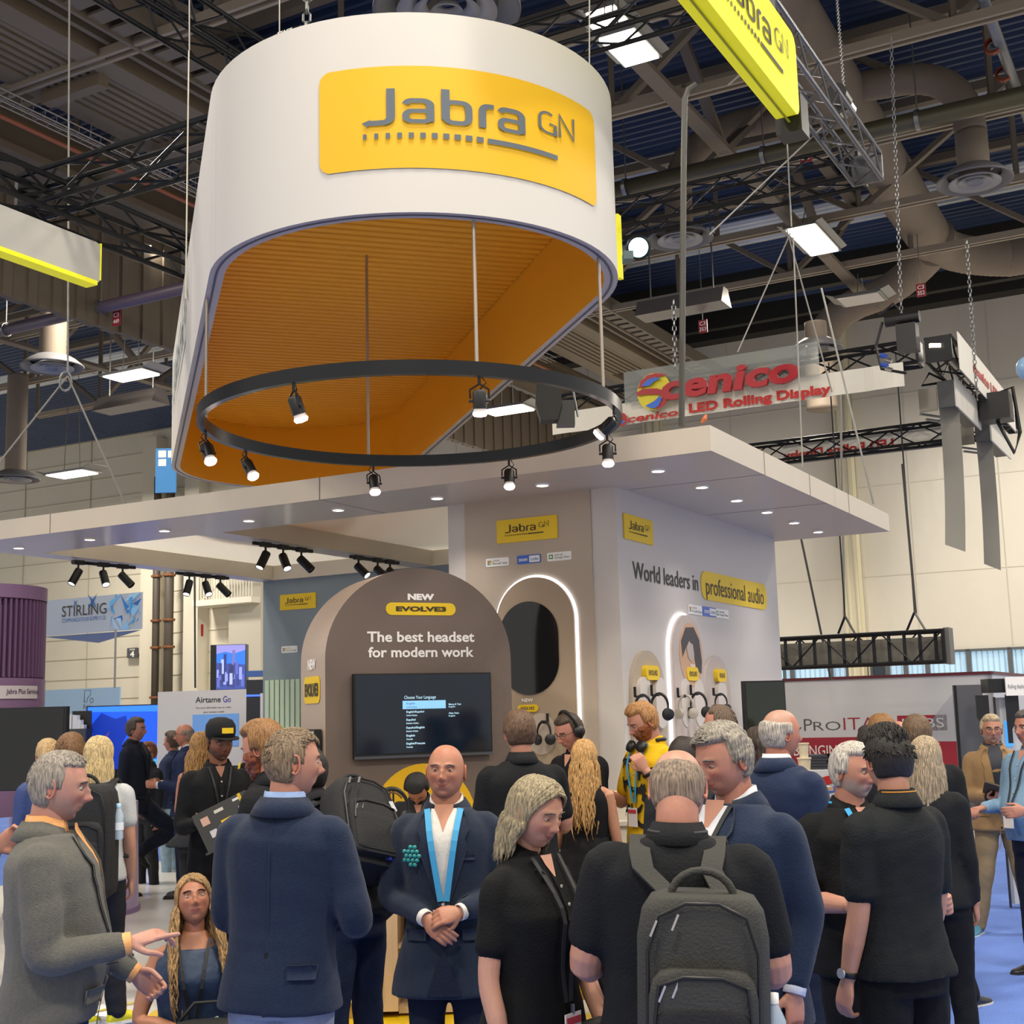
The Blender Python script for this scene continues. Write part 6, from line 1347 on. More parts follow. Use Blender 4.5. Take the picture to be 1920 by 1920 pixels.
        r = np.random.default_rng(seed); nz = np.sin(X*300+3*np.sin(Z*120))*.3+np.sin(Z*260+X*150)*.2
        lift = thick*np.sqrt(mk)*(1+nz)*(1+.9*np.clip((-.08-Z)/.04, 0, 1))
        N = np.stack([X/.076**2, Yf/.095**2, Z/.118**2], -1); N /= np.linalg.norm(N, axis=-1, keepdims=True)
        v = (np.stack([X, Yf, Z], -1)+N*(lift-.003*(mk <= .02))[..., None]).reshape(-1, 3); fs = []; M = mk.ravel()
        for i in range(np_-1):
            for k in range(nt_):
                a = i*nt_+k; b = i*nt_+(k+1) % nt_
                if max(M[a], M[b], M[a+nt_], M[b+nt_]) > .02: fs.append((a, b, b+nt_, a+nt_))
        return v, fs
def strands(hd, n, length, seed, kind='top', thick=.01, wave=.0, rad=.006, style='back', parting=0.0, hair_kind='full', flare=.0):
    """locks of hair as thin tapered tubes starting on the scalp; length below the ears for long hair"""
    r = np.random.default_rng(seed); mb = MB(); done = 0; tries = 0
    while done < n and tries < n*12:
        tries += 1
        th = r.uniform(-pi, pi); ph = r.uniform(-.25, 1.2) if kind != 'top' else r.uniform(.1, 1.5)
        if r.random() > cos(min(ph, 1.3))*1.1+.15: continue
        X, Y, Z = head_base(np.array([th]), np.array([ph])); x, y, z = float(X[0]), float(Y[0]), float(Z[0])
        if hd.mask(np.array([x]), np.array([y]), np.array([z]), hair_kind)[0] < .5: continue
        N = nrm([x/.076**2, y/.095**2, z/.118**2]); p = np.array([x, y, z])+N*thick*.75; pts = [p]; 
        lim = 1+thick*.8/.1
        def onshell(q, e):
            rr = ((abs(q[0])/.0745)**2.2+(abs(q[1])/.098)**2.2+(abs(q[2])/(.110 if q[2] > 0 else .12))**2.2)**(1/2.2); return q/rr*(lim+e)
        if kind == 'top':
            d = {'back': np.array([x*1.5, -1, .1]), 'forward': np.array([x*1, 1, .0]), 'side': np.array([1.0, .25, .1]), 'up': np.array([x*3, .25, 1.2]), 'sideL': np.array([-1.0, .2, .1])}[style]+r.normal(size=3)*.22
            if z < .05: d = np.array([0, -.5, -1.0])+r.normal(size=3)*.2
            q = onshell(p, 0)
            pts = [q]; ll = length*(1 if z > .05 else .6)
            for k in range(1, 5):
                N2 = nrm([q[0]/.076**2, q[1]/.095**2, q[2]/.118**2]); dd = nrm(d-N2*(d@N2)); q = onshell(q+dd*ll/4+nrm(np.cross(N2, dd))*wave*3*sin(k*1.7+done), (.012+wave*6)*sin(k*.75)*(1+r.random()) + (.05*k if style == 'up' else 0)); pts.append(q)
            rd = [rad, rad, rad*.9, rad*.7, rad*.2]
        else:
            sg = 1 if (x-parting) >= 0 else -1; L = length*r.uniform(.84, 1.05); steps = 13; st = L/steps; pts = [onshell(p, 0)]; th_, ph_ = th, ph; base_ = pts[0]; k0 = 0
            goal = 1.42 if abs(th) < 1.42 or sg*th < 0 and abs(th) < 1.6 else abs(th); th0 = th_; q = pts[0]; w0 = r.uniform(-1, 1)
            for k in range(1, steps+1):
                if ph_ > -.15:
                    ph_ = ph_-st/.112; f_ = 1-exp(-k*st/.045); ta = sg*goal if abs(th0) < 1.5 else th0; th_ = th0+(ta-th0)*f_
                    X2, Y2, Z2 = head_base(np.array([th_]), np.array([max(ph_, -.15)])); q = onshell(np.array([float(X2[0]), float(Y2[0]), float(Z2[0])]), .02*w0)
                    base_ = q.copy(); k0 = k
                else:
                    f_ = (k-k0)/max(1, steps-k0); out_ = .012*sin(min(1, f_*2)*pi/2)+flare*.1*f_
                    q = base_+np.array([nrm(base_*[1, 1, 0])[0]*out_, nrm(base_*[1, 1, 0])[1]*out_ - .012*f_*(base_[1] > 0), -(k-k0)*st])+np.array([wave*sin(k*.9+done*.7), wave*cos(k*.8+done), 0])
                pts.append(q)
            rd = [rad*(1-.15*k/steps) if k < steps-1 else rad*.35 for k in range(steps+1)]
        mb.tube(pts, rd, 5); done += 1
    return mb
def hand_geo(vb, W, d, pn, k=1.0, curl=.5, side=1, spread=.04, point=False, grip=False, thick=1.0):
    """five fingered hand from the wrist W along d, palm facing pn; side=+1 thumb towards s=cross(d,pn)*side"""
    d = nrm(d); pn = nrm(pn-d*(pn@d)); s = nrm(np.cross(d, pn))*side; W = np.asarray(W, float)
    c = W+d*.045*k
    rings = []
    for t, w, h in ((-.01, .026, .019), (.015, .030, .019), (.045, .041, .0165), (.075, .043, .0145), (.092, .040, .012)):
        rings.append([W+d*t*k+s*w*k*cos(a)+pn*h*k*sin(a)*thick for a in [2*pi*i/14 for i in range(14)]])
    vb.rings(rings)
    for i, (off, ln) in enumerate(((.030, .072), (.0105, .080), (-.0095, .076), (-.029, .060))):
        cu = curl*(1+.12*i); 
        if point and i == 0: cu = .08
        p = W+d*.088*k+s*off*k; dd = nrm(d+s*(off*spread*18)); pts = [p-d*.012*k]; a = cu*.55; seg = [ln*.44, ln*.31, ln*.25]
        q = p
        for j in range(3):
            a_ = cu*(.75+.75*j); dj = nrm(dd*cos(a_)+pn*sin(a_)); pts.append(q); q = q+dj*seg[j]*k
        pts.append(q); r0 = .0092*k*thick; vb.limb(pts, [r0*1.05, r0*1.05, r0, r0*.92, r0*.8], 8)
    # thumb from the side of the palm near its base
    t0 = W+d*.022*k+s*.026*k+pn*.006*k; td = nrm(d*.72+s*.62+pn*(.35+.3*curl)); t1 = t0+td*.038*k; td2 = nrm(d*.95+s*.12+pn*(.25+.35*curl)); t2 = t1+td2*.032*k; t3 = t2+nrm(td2+pn*.2)*.022*k
    vb.limb([t0-td*.01, t0, t1, t2, t3], [.013*k, .0135*k, .0112*k*thick, .0098*k*thick, .008*k*thick], 8)
MALE = [(.60, .185, .125, .125), (.78, .183, .125, .13), (.92, .176, .122, .13), (1.02, .163, .118, .112), (1.10, .160, .118, .105), (1.20, .170, .125, .112), (1.30, .182, .128, .118), (1.36, .186, .122, .118), (1.40, .168, .104, .108), (1.435, .132, .082, .092), (1.465, .092, .064, .076), (1.50, .064, .054, .062)]
FEM = [(.60, .18, .12, .13), (.78, .185, .122, .14), (.92, .178, .118, .138), (1.02, .150, .108, .108), (1.10, .135, .104, .095), (1.20, .148, .118, .10), (1.29, .160, .142, .105), (1.36, .156, .112, .105), (1.40, .138, .088, .095), (1.435, .105, .068, .08), (1.465, .074, .054, .064), (1.50, .052, .045, .055)]
class Person:
    def __init__(s, o):
        s.o = o; s.fem = o.get('fem', 0); s.prof = FEM if s.fem else MALE; s.wd = o.get('wide', 1.0); s.belly = o.get('belly', 0.0)
        s.lean = radians(o.get('lean', 0)); s.side = radians(o.get('tilt', 0)); s.seat = o.get('seat', 0); s.hipz = .92
        s.twist = radians(o.get('twist', 0))
        s.R = rotZ(-s.twist)@rotY(s.side)@rotX(-s.lean)
        s.piv = np.array([0, 0, s.hipz]); s.det = o.get('det', 1)
    def X(s, p):      # torso frame -> person frame
        return s.R@(np.asarray(p, float)-s.piv)+s.piv
    def ring(s, z, t=0.0, n=28):
        zs = [q[0] for q in s.prof]; a, f, b = [float(np.interp(z, zs, [q[i] for q in s.prof])) for i in (1, 2, 3)]
        a = a*(s.wd if z < 1.40 else 1+(s.wd-1)*.6)+t; bl = s.belly*exp(-((z-1.07)/.14)**2); f = f*(1+(s.wd-1)*.7)+t+bl; b = b*(1+(s.wd-1)*.6)+t; return a, f, b
    def front(s, x, z, t=0.0, back=False):
        a, f, b = s.ring(z, t); q = min(.999, abs(x)/a)**2.4; h = (1-q)**(1/2.4); return s.X((x, (f if not back else -b)*h, z))
    def torso(s, vb, z0, z1=1.5, t=0.0, flare=0.0, step=.035):
        rings = []; z = z0; zs = []
        while z < z1: zs.append(z); z += step
        zs.append(z1)
        for z in zs:
            a, f, b = s.ring(z, t); fl = flare*max(0, (.95-z)/.25); a += fl; f += fl*.7; b += fl*.8; pts = []
            for i in range(28):
                g = 2*pi*i/28; cx, sy = cos(g), sin(g); q = (abs(cx)**2.4+abs(sy)**2.4)**(-1/2.4); pts.append(s.X((a*cx*q, (f if sy > 0 else b)*sy*q, z)))
            rings.append(pts)
        vb.rings(rings)
    def joints(s):
        sw = (.150 if s.fem else .178)*(1+(s.wd-1)*.6); J = {}
        al = s.o.get('armlen', 1.0)
        for sd, nm in ((1, 'R'), (-1, 'L')):
            sh = s.X((sd*sw, -.012, 1.385)); ar = s.o.get('arm'+nm, ((.12, -.02, -1), (.06, .16, -1)))
            u, f = nrm(np.array(ar[0], float)*[sd, 1, 1]), nrm(np.array(ar[1], float)*[sd, 1, 1]); el = sh+u*.285*al; wr = el+f*.25*al
            J[nm] = (sh, el, wr, f, sd)
        return J
    def legs(s):
        out = {}
        for sd, nm in ((1, 'R'), (-1, 'L')):
            l = s.o.get('leg'+nm, ((.10, .0), (.12, -.01, .08)))
            kn, an = l; hp = np.array([sd*.088, 0, .9]); kz = kn[2] if len(kn) > 2 else .49
            out[nm] = (hp, np.array([sd*kn[0], kn[1]+.02, kz]), np.array([sd*an[0], an[1], an[2]]), sd)
        return out
def tube_cap(n): return n
def mk(name, co, fs, m, parent, smooth=True, col=None):
    me = bpy.data.meshes.new(name); me.from_pydata([tuple(p) for p in co], [], fs)
    for q in (m if isinstance(m, list) else [m]): me.materials.append(q)
    if smooth: me.polygons.foreach_set('use_smooth', [True]*len(me.polygons))
    if col is not None:
        at = me.color_attributes.new('tone', 'FLOAT_COLOR', 'POINT'); a = np.ones((len(co), 4)); a[:, :3] = col; at.data.foreach_set('color', a.ravel())
    me.update(); o = bpy.data.objects.new(name, me); COL.objects.link(o); o.parent = parent; return o
def person(label, px, py, D, az, top='shirt', **o):
    o['label'] = label; P = Person(o); det = o.get('det', 1); fz = o.get('floor', .0)
    vox = {2: .0042, 1: .0062, 0: .0095}[det]; cvox = {2: .010, 1: .013, 0: .018}[det]; seed = abs(hash(label)) % 1000 if False else sum(map(ord, label)) % 997
    # head transform (torso frame neck, then own rotation)
    neck = P.X((0, -.012, 1.47)); hy, hp, hr = [radians(v) for v in o.get('head', (0, 0, 0))]
    HR = P.R@np.eye(3) if o.get('headfollow') else rotZ(-P.twist); HR = HR@rotZ(-hy)@rotX(-hp)@rotY(hr)
    nd = nrm(.75*(P.R@np.array([0, 0, 1.0]))+.25*(HR@np.array([0, 0, 1.0]))+np.array([0, 0, .15])); hc = neck+nd*.098+HR@np.array([0, .026, .058])
    crown = hc+HR@np.array([0, 0, .110*o.get('hs', .99)]); hs = o.get('hs', .99)
    # scale so that the crown lands on the pixel
    wtop = PD(px, py, D); sc = (wtop[2]-fz)/(crown[2]+o.get('hairup', .012)) if not o.get('scale') else o['scale']
    rz = -radians(az); hw = rotZ(rz)@(hc*sc); org = np.array([wtop[0]-hw[0], wtop[1]-hw[1], fz+o.get('drop', 0)])
    if o.get('scale'): org[2] = wtop[2]-crown[2]*sc
    t = thing('person', label, 'person', org, rz, o.get('group')); t.scale = (sc, sc, sc)
    skin = o.get('skin', '#c4937a'); base = np.array(lin(skin)); J = P.joints(); Lg = P.legs(); SM = skin_mat()
    V = []; F = []; C = []
    def addp(v, f, c):
        n = sum(len(q) for q in V); V.append(np.asarray(v)); F.extend([tuple(n+i for i in q) for q in f]); C.append(np.tile(c, (len(v), 1)) if np.ndim(c) == 1 else c)
    H = Head(o, {2: (84, 70), 1: (60, 50), 0: (40, 34)}[det]); hv, hf, hcl = H.skin(); TW = lambda v: (np.asarray(v)*hs)@HR.T+hc
    addp(TW(hv), hf, hcl)
    # ears
    for sd in (-1, 1):
        m = MB(); e = []
        for k in range(13): a = radians(115-k*21); e.append((sd*(.0785+.006*sin(pi*k/12)), -.010+.013*cos(a)-.004, -.004+.030*sin(a)+(-.004 if k > 9 else 0)))
        m.tube(e, [.0042]*11+[.0052, .006], 6); rg = []
        for w, dx in ((1.0, .0), (.9, .006), (.5, .004), (.1, .002)): rg.append([(sd*(.073+dx), -.014+.014*w*cos(g), -.004+.028*w*sin(g)) for g in [2*pi*i/12 for i in range(12)]])
        m.loft(rg); 
        if o.get('ears', 1): addp(TW(m.v), m.f, base*np.array([1.0, .80, .78]))
    # eyelids
    if det >= 1:
        for sd in (-1, 1):
            ec = np.array([sd*.031, .0705, .003]); r_ = .0133; op = o.get('eyes', .55); vs = []; 
            for lo, hi in ((-10+op*42, 85), (-80, -22)):
                vs = [ec+r_*np.array([sin(th)*cos(radians(ph)), cos(th)*cos(radians(ph)), sin(radians(ph))]) for ph in np.linspace(lo, hi, 6) for th in np.linspace(-1.3, 1.3, 9)]
                addp(TW(vs), [(i*9+j, i*9+j+1, i*9+j+10, i*9+j+9) for i in range(5) for j in range(8)], base*.86)
    # neck
    vb = VB(); nr = .050 if P.fem else .060+.006*o.get('fat', 0)
    nk0 = P.X((0, -.015, 1.40)); vb.limb([nk0, neck, hc+HR@np.array([0, -.022, -.085])*hs, hc+HR@np.array([0, -.02, -.03])*hs], [nr*1.25, nr*1.02, nr*.95, nr*.9], 18)
    P.torso(vb, .86, 1.44, -.022)
    for nm in ('R', 'L'):
        sh, el, wr, f, sd = J[nm]; vb.limb([P.X((0, -.01, 1.36)), sh, el, wr], [.05, .036, .028, .022], 10); hp, kn, an, sd = Lg[nm]; vb.limb([hp*[.6, 1, 1], hp, kn, an], [.06, .062, .042, .028], 10)
    co, no, fs = vb.remesh({2: .009, 1: .011, 0: .014}[det], 2); addp(co, fs, base*np.array([.96, .9, .88]))
    # arms and hands
    slv = o.get('sleeve', 1.0)          # 1 long, .5 short, 0 none
    for nm in ('R', 'L'):
        if o.get('noarm'+nm): continue
        sh, el, wr, f, sd = J[nm]; vb = VB(); ak = o.get('armk', 1.0)*(.86 if P.fem else 1)
        if slv < .9: vb.limb([sh, sh*.5+el*.5, el, el*.55+wr*.45, wr], [.050*ak, .047*ak, .040*ak, .039*ak, .026*ak])
        else: vb.limb([el*.25+wr*.75, wr], [.03, .026])
        hk = o.get('hand'+nm, {}); pn = np.array(hk.get('palm', (-sd*1.0, .0, -.1)), float)
        hd_ = nrm(np.array(hk.get('dir', f*[sd, 1, 1]), float)*[sd, 1, 1])
        hand_geo(vb, wr, hd_, pn, k=.92 if P.fem else 1.0, curl=hk.get('curl', .55), side=hk.get('thumb', 1)*(1 if nrm(np.cross(hd_, pn))@np.array([0, 1, .6]) > 0 else -1), spread=hk.get('spread', .04), point=hk.get('point', False), thick={2: 1.0, 1: 1.08, 0: 1.25}[det])
        co, no, fs = vb.remesh(vox, 2); cc = np.tile(base, (len(co), 1)); dk = np.clip(1-np.abs((co-wr)@hd_-.09)/.06, 0, 1)[:, None]; cc = cc*(1-.25*dk)+base*np.array([1.05, .74, .70])*.25*dk; addp(co, fs, cc)
    bare = o.get('bare_legs')
    if bare:
        vb = VB()
        for nm in ('R', 'L'):
            hp, kn, an, sd = Lg[nm]; vb.limb([hp, hp*.5+kn*.5, kn, kn*.62+an*.38, an], [.08, .072, .05, .052, .032])
        co, no, fs = vb.remesh(.008, 2); addp(co, fs, base)
    if o.get('bare_chest'):
        vb = VB(); P.torso(vb, 1.2, 1.5, -.004); co, no, fs = vb.remesh(.012, 2); addp(co, fs, base)
    mk('body', np.concatenate(V), F, SM, t, True, np.concatenate(C))
    # eyes
    if det >= 1:
        for sd in (-1, 1):
            m = MB(); ec = np.array([sd*.031, .0705, .003]); gz = np.array([o.get('gaze', 0)*.01, 0, 0])
            m.lathe([(.0122*cos(a), .0122*sin(a)) for a in np.linspace(-pi/2, pi/2, 9)], ec, (0, 1, 0), 12, mat('eye_white', '#d8cfc6', .3))
            gd = nrm(np.array([o.get('gaze', 0)*.3, 1, o.get('gazeup', 0)])); m.lathe([(.0062, .0109), (.0045, .0120), (.001, .0124)], ec, gd, 12, mat('iris', '#4a3a2c', .2))
            m.v = [tuple(p) for p in TW(m.v)]; e = m.build('eye', None, t, True, False)
    # hair
    hair = o.get('hair'); hcol = o.get('haircol', '#5a4430'); HM = hair_mat(hcol)
    def hobj(name, v, f, m=None): return mk(name, TW(v), f, m or HM, t)
    if hair in ('short', 'receding', 'ring', 'buzz'):
        th_ = o.get('hthick', {'short': .022, 'receding': .016, 'ring': .009, 'buzz': .005}[hair]); kd = {'short': 'full', 'receding': 'receding', 'ring': 'ring', 'buzz': 'full'}[hair]
        v, f = H.shell(kd, th_, seed, o.get('curl', 0)); ho = hobj('hair', v, f)
        if det >= 1 and hair not in ('buzz', 'ring'):
            m = strands(H, {2: 420, 1: 180}[det], o.get('slen', .045), seed, 'top', th_, .0015+o.get('curl', 0)*.01, .0032, o.get('style', 'back'), hair_kind=kd); s_ = hobj('hair_lock', m.v, m.f); s_.parent = ho; s_['kind'] = 'stuff'
    elif hair in ('long', 'bob'):
        v, f = H.shell('full', .010, seed); ho = hobj('hair', v, f)
        m = strands(H, {2: 520, 1: 340, 0: 170}[det], o.get('hlen', .38), seed, 'fall', .011, o.get('wave', .004), .0068 if det else .0085, parting=o.get('parting', .01), flare=o.get('flare', .0)); s_ = hobj('hair_lock', m.v, m.f); s_.parent = ho; s_['kind'] = 'stuff'
    if o.get('beard'): v, f = H.beard(o.get('bthick', .010), seed); hobj('beard', v, f, hair_mat(o['beard']))
    if det >= 1 and not o.get('nobrow'):
        bm = hair_mat(o.get('brow', '#5b4636'))
        for sd in (-1, 1):
            m = MB()
            for k in range(26):
                u = k/25; x = sd*(.014+.034*u); z = .0215+.0025*sin(pi*min(1, u*1.15))-.003*u*u; zz = np.array([z]); xx = np.array([x]); th = asin_ = math.asin(min(.98, abs(x)/.076)); Yb = .090*(1-(abs(x)/.078)**2.3)**(1/2.2)*.985; y = float(head_face(xx, np.array([Yb]), zz)[0])
                m.tube([(x, y-.001, z-.0025), (x+sd*.004, y+.0018, z+.0012), (x+sd*.009, y-.0005, z+.0015)], [.0012, .0014, .0004], 4)
            hobj('eyebrow', m.v, m.f, bm)
    # glasses
    if o.get('glasses'):
        m = MB(); gm = mat('glasses_'+o['glasses'], o['glasses'], .3, metal=.3)
        for sd in (-1, 1):
            m.tube([(sd*(.033+.024*cos(a)), .094-.010*abs(cos(a)-.0)*(1 if cos(a) > 0 else .1), .0+.017*sin(a)) for a in [2*pi*k/20 for k in range(20)]], .0014, 5, closed=True)
            m.tube([(sd*.057, .086, .006), (sd*.074, .06, .008), (sd*.08, -.01, .006), (sd*.078, -.03, -.008)], .0016, 5)
        m.tube([(-.010, .096, .004), (0, .099, .006), (.010, .096, .004)], .0014, 5); hobj('glasses', m.v, m.f, gm)
    def wear(name, vb, m, amp=.004, vx=None, sm=4, trim=None):
        co, no, fs = vb.remesh(vx or cvox, sm); co = folds(co, no, amp, seed+len(name)); return mk(name, co, fs, m, t)
    def strip(name, path, w, m, off=.012, back=False, zoff=0, th=.003):
        """flat band following the chest; path of (x, z) in the torso frame"""
        mb = MB(); pts = [P.front(x, z, tk+off, back) for x, z in path]; n_ = P.R@np.array([0, -1.0 if back else 1.0, 0]); L = len(pts); A = []
        for i in range(L):
            d = nrm(pts[min(i+1, L-1)]-pts[max(0, i-1)]); sdir = nrm(np.cross(d, n_)); A.append([pts[i]-sdir*w/2, pts[i]+sdir*w/2, pts[i]+sdir*w/2-n_*th, pts[i]-sdir*w/2-n_*th])
        mb.loft(A); return mb.build(name, m, t, False, False)
    def patch(name, rows, m, off=.010, back=False, th=0.0):
        """rows: (z, xl, xr)"""
        mb = MB(); vs = []; nx = 6
        for z, xl, xr in rows:
            for k in range(nx+1): vs.append(P.front(xl+(xr-xl)*k/nx, z, tk+off, back))
        fs = [(i*(nx+1)+k, i*(nx+1)+k+1, (i+1)*(nx+1)+k+1, (i+1)*(nx+1)+k) for i in range(len(rows)-1) for k in range(nx)]
        n0 = len(vs)
        if th:
            n_ = P.R@np.array([0, -1.0 if back else 1.0, 0]); vs = vs+[p-n_*th for p in vs]; fs2 = [tuple(n0+i for i in reversed(f)) for f in fs]; b = [k for k in range(nx+1)]+[(i+1)*(nx+1)+nx for i in range(len(rows)-1)]+[(len(rows)-1)*(nx+1)+k for k in range(nx-1, -1, -1)]+[i*(nx+1) for i in range(len(rows)-2, 0, -1)]
            fs = fs+fs2+[(b[i], b[(i+1) % len(b)], n0+b[(i+1) % len(b)], n0+b[i]) for i in range(len(b))]
        mb.add(vs, fs); return mb.build(name, m, t, True, False)
    # clothing
    tc = o.get('topcol', '#1b1c1e'); tm = cloth(tc, o.get('topkind', 'cotton')); hem = o.get('hem', .84)
    tk = {'jacket': .018, 'shirt': .011, 'polo': .012, 'dress': .008, 'tank': .006, 'sweater': .016}[top]
    vb = VB(); P.torso(vb, hem, 1.475 if top != 'tank' else 1.43, tk, o.get('flare', .02 if top == 'jacket' else .006))
    slk = {'jacket': .013, 'shirt': .011, 'polo': .011, 'dress': 0, 'tank': 0, 'sweater': .016}[top]
    for nm in ('R', 'L'):
        sh, el, wr, f, sd = J[nm]; ak = o.get('armk', 1.0)*(.86 if P.fem else 1); s0 = sh+nrm(P.X((0, 0, 1.40))-sh)*.05
        if o.get('noarm'+nm): continue
        if slv >= .9: vb.limb([s0, sh, sh*.5+el*.5, el, el*.5+wr*.5, el*.06+wr*.94], [.058*ak, .053*ak+slk, .052*ak+slk, .046*ak+slk*.9, .041*ak+slk*.75, .033*ak+slk*.7])
        elif slv > .1: e2 = sh*(1-slv*1.3)+el*(slv*1.3); vb.limb([s0, sh, sh*.5+e2*.5, e2], [.056*ak, .052*ak+slk, .052*ak+slk, .050*ak+slk*1.1])
        elif top == 'dress' or top == 'tank': vb.limb([P.X((sd*.08, 0, 1.40)), P.X((sd*.09, -.01, 1.44))], [.03, .03])
    if top == 'tank':
        for sd in (-1, 1): vb.limb([P.X((sd*.10, .07, 1.33)), P.X((sd*.105, .03, 1.42)), P.X((sd*.10, -.03, 1.44)), P.X((sd*.10, -.08, 1.34))], [.03, .028, .028, .03])
    tname = {'jacket': 'jacket', 'shirt': 'shirt', 'polo': 'polo_shirt', 'dress': 'dress_top', 'tank': 'sleeveless_top', 'sweater': 'sweater'}[top]
    garment = wear(tname, vb, tm, o.get('amp', .0035 if top == 'jacket' else .0045), sm={2: 9, 1: 6, 0: 3}[det])
    if top == 'dress':
        vb = VB(); rg = []
        for z, q in ((1.12, .0), (1.02, .012), (.9, .03), (.78, .05), (.64, .075), (o.get('skirt', .56), .085)):
            a, f_, b_ = P.ring(max(z, .78), .012+q); rg.append([np.array([(a+.012*sin(9*g))*cos(g), (f_ if sin(g) > 0 else b_)*(1+.05*sin(11*g))*sin(g), z]) for g in [2*pi*i/48 for i in range(48)]])
        vb.rings(rg); wear('skirt', vb, tm, .006)
    pc = o.get('legcol', '#23262e')
    if pc and not bare:
        vb = VB()
        zt_ = 1.0 if not P.seat else 1.0
        rg = []
        for z in (.80, .86, .92, .98, 1.02): a, f_, b_ = P.ring(z, -.004); rg.append([np.array([a*cos(g), (f_ if sin(g) > 0 else b_)*sin(g), z]) for g in [2*pi*i/24 for i in range(24)]])
        vb.rings(rg)
        for nm in ('R', 'L'):
            hp, kn, an, sd = Lg[nm]; w_ = o.get('legw', 1.0); vb.limb([hp+np.array([0, 0, .03]), hp*.5+kn*.5, kn, kn*.5+an*.5, an+np.array([0, 0, -.02])], [.098*w_, .092*w_, .073*w_, .069*w_, .062*w_])
        wear('trousers', vb, cloth(pc, o.get('legkind', 'cotton')), .006)
        if o.get('belt'): m = MB(); a, f_, b_ = P.ring(1.01, .010); rr = [[np.array([a*cos(g)*q, (f_ if sin(g) > 0 else b_)*sin(g)*q, z]) for g in [2*pi*i/32 for i in range(32)]] for z, q in ((.985, 1), (1.02, 1))]; m.loft(rr, None, False); m.build('belt', mat('belt_leather', '#1a1410', .4), t, True, False)
    # shoes
    if o.get('shoes', '#1c1a19'):
        for nm in ('R', 'L'):
            hp, kn, an, sd = Lg[nm]; ft = radians(o.get('toe'+nm, 8*sd)); tip = o.get('tip'+nm, 0); Rz = rotZ(-ft)@rotX(radians(-tip)); m = VB()
            rg = []
            for y, w, h, z0 in ((-.085, .018, .03, .0), (-.075, .032, .075, 0), (-.03, .037, .09, 0), (.02, .038, .085, 0), (.07, .043, .06, 0), (.12, .046, .045, 0), (.16, .038, .035, .002), (.18, .018, .02, .006)):
                rg.append([an+Rz@np.array([w*cos(g), y+.02, max(-.0, z0+h*.5+h*.5*sin(g)*1.0)-an[2]*0-.08]) for g in [2*pi*i/14 for i in range(14)]])
            m.rings(rg); co, no, fs = m.remesh(.009, 2); so = mk('shoe', co, fs, mat('shoe'+o.get('shoes', '#1c1a19'), o.get('shoes', '#1c1a19'), .45), t)
            m = MB(); m.loft([[an+Rz@np.array([w*s_, y+.02, z-.08]) for s_ in (-1, 1)]+[an+Rz@np.array([w*s_, y+.02, z-.08+.018]) for s_ in (1, -1)] for y, w, z in ((-.088, .02, -.004), (-.06, .037, -.004), (.03, .036, -.004), (.11, .047, -.004), (.16, .04, -.004), (.184, .015, -.002))]); s2 = m.build('sole', mat('sole'+o.get('sole', '#2a2725'), o.get('sole', '#2a2725'), .6), t, False, False); s2.parent = so
    # details of garments
    if top == 'jacket':
        sc2 = cloth(o.get('shirtcol', '#d9d8d6'), 'satin'); vz = o.get('vee', 1.13)
        if not o.get('backview'):
            rows = ([(1.475, -.055, .055)] if o.get('opencollar', 1) else [(1.502, -.030, .030), (1.485, -.045, .045)])+[(1.47-(1.47-vz)*k/10, -.062*(1-k/10)-.004, .062*(1-k/10)+.004) for k in range(1, 11)]
            patch('shirt_front', rows, sc2, .004)
            if o.get('opencollar', 1): patch('open_neck', [(1.492, -.040, .040), (1.47, -.040, .040), (1.43, -.018, .018), (1.385, -.002, .002)], mat('neck'+skin, skin, .6), .0055)
            if o.get('tie'): strip('tie', [(0, 1.485), (0, 1.45), (0, 1.3), (0, 1.15)], .06, cloth(o['tie'], 'satin'), .010)
            for sd in (-1, 1):
                rows = []
                for k in range(11):
                    z = 1.47-(1.47-vz)*k/10; xi = .058*(1-k/10)+.002; wl = .020+.052*sin(min(1, k/3.2)*pi/2)*(1-max(0, (k-3.2)/6.8))**.9; wl = wl*(1 if k != 3 else .72)
                    rows.append((z, sd*xi if sd > 0 else -(xi+wl), (xi+wl) if sd > 0 else -xi))
                patch('lapel', rows, tm, .012, th=.006)
            if not o.get('open'):
                for z in (vz-.02, vz-.13): m = MB(); p = P.front(.0, z, tk+.014); m.lathe([(.001, .004), (.008, .003), (.009, 0)], p, P.R@np.array([0, 1.0, 0]), 12); m.build('button', M_BLACKP, t, False, False)
            strip('front_edge', [(.012-.0*z_, z_) for z_ in (vz, vz-.08, vz-.16, vz-.24)]+[(.03, vz-.30)], .006, mat('seam'+tc, tc, .95), .006)
            if o.get('quarters'): patch('trouser_front', [(vz-.16-(vz-.16-hem-.012)*k/7, -.075*(k/7)**1.2, .075*(k/7)**1.2) for k in range(8)], cloth(o.get('legcol'), 'cotton'), .010+o.get('flare', 0)*.5)
            patch('breast_pocket', [(1.285, -.135, -.055), (1.265, -.132, -.052)], tm, .008, th=.004)
        for sd in (-1, 1):
            for bk in ((0,) if not o.get('backview') or sd < 0 else (0, 1)): patch('pocket_flap', [(.985, sd*.165 if sd < 0 else .075, -.075 if sd < 0 else .165), (.94, sd*.163 if sd < 0 else .078, -.078 if sd < 0 else .163)], tm, .012, bool(bk), th=.006)
        # collar roll round the neck
        m = MB(); A = []
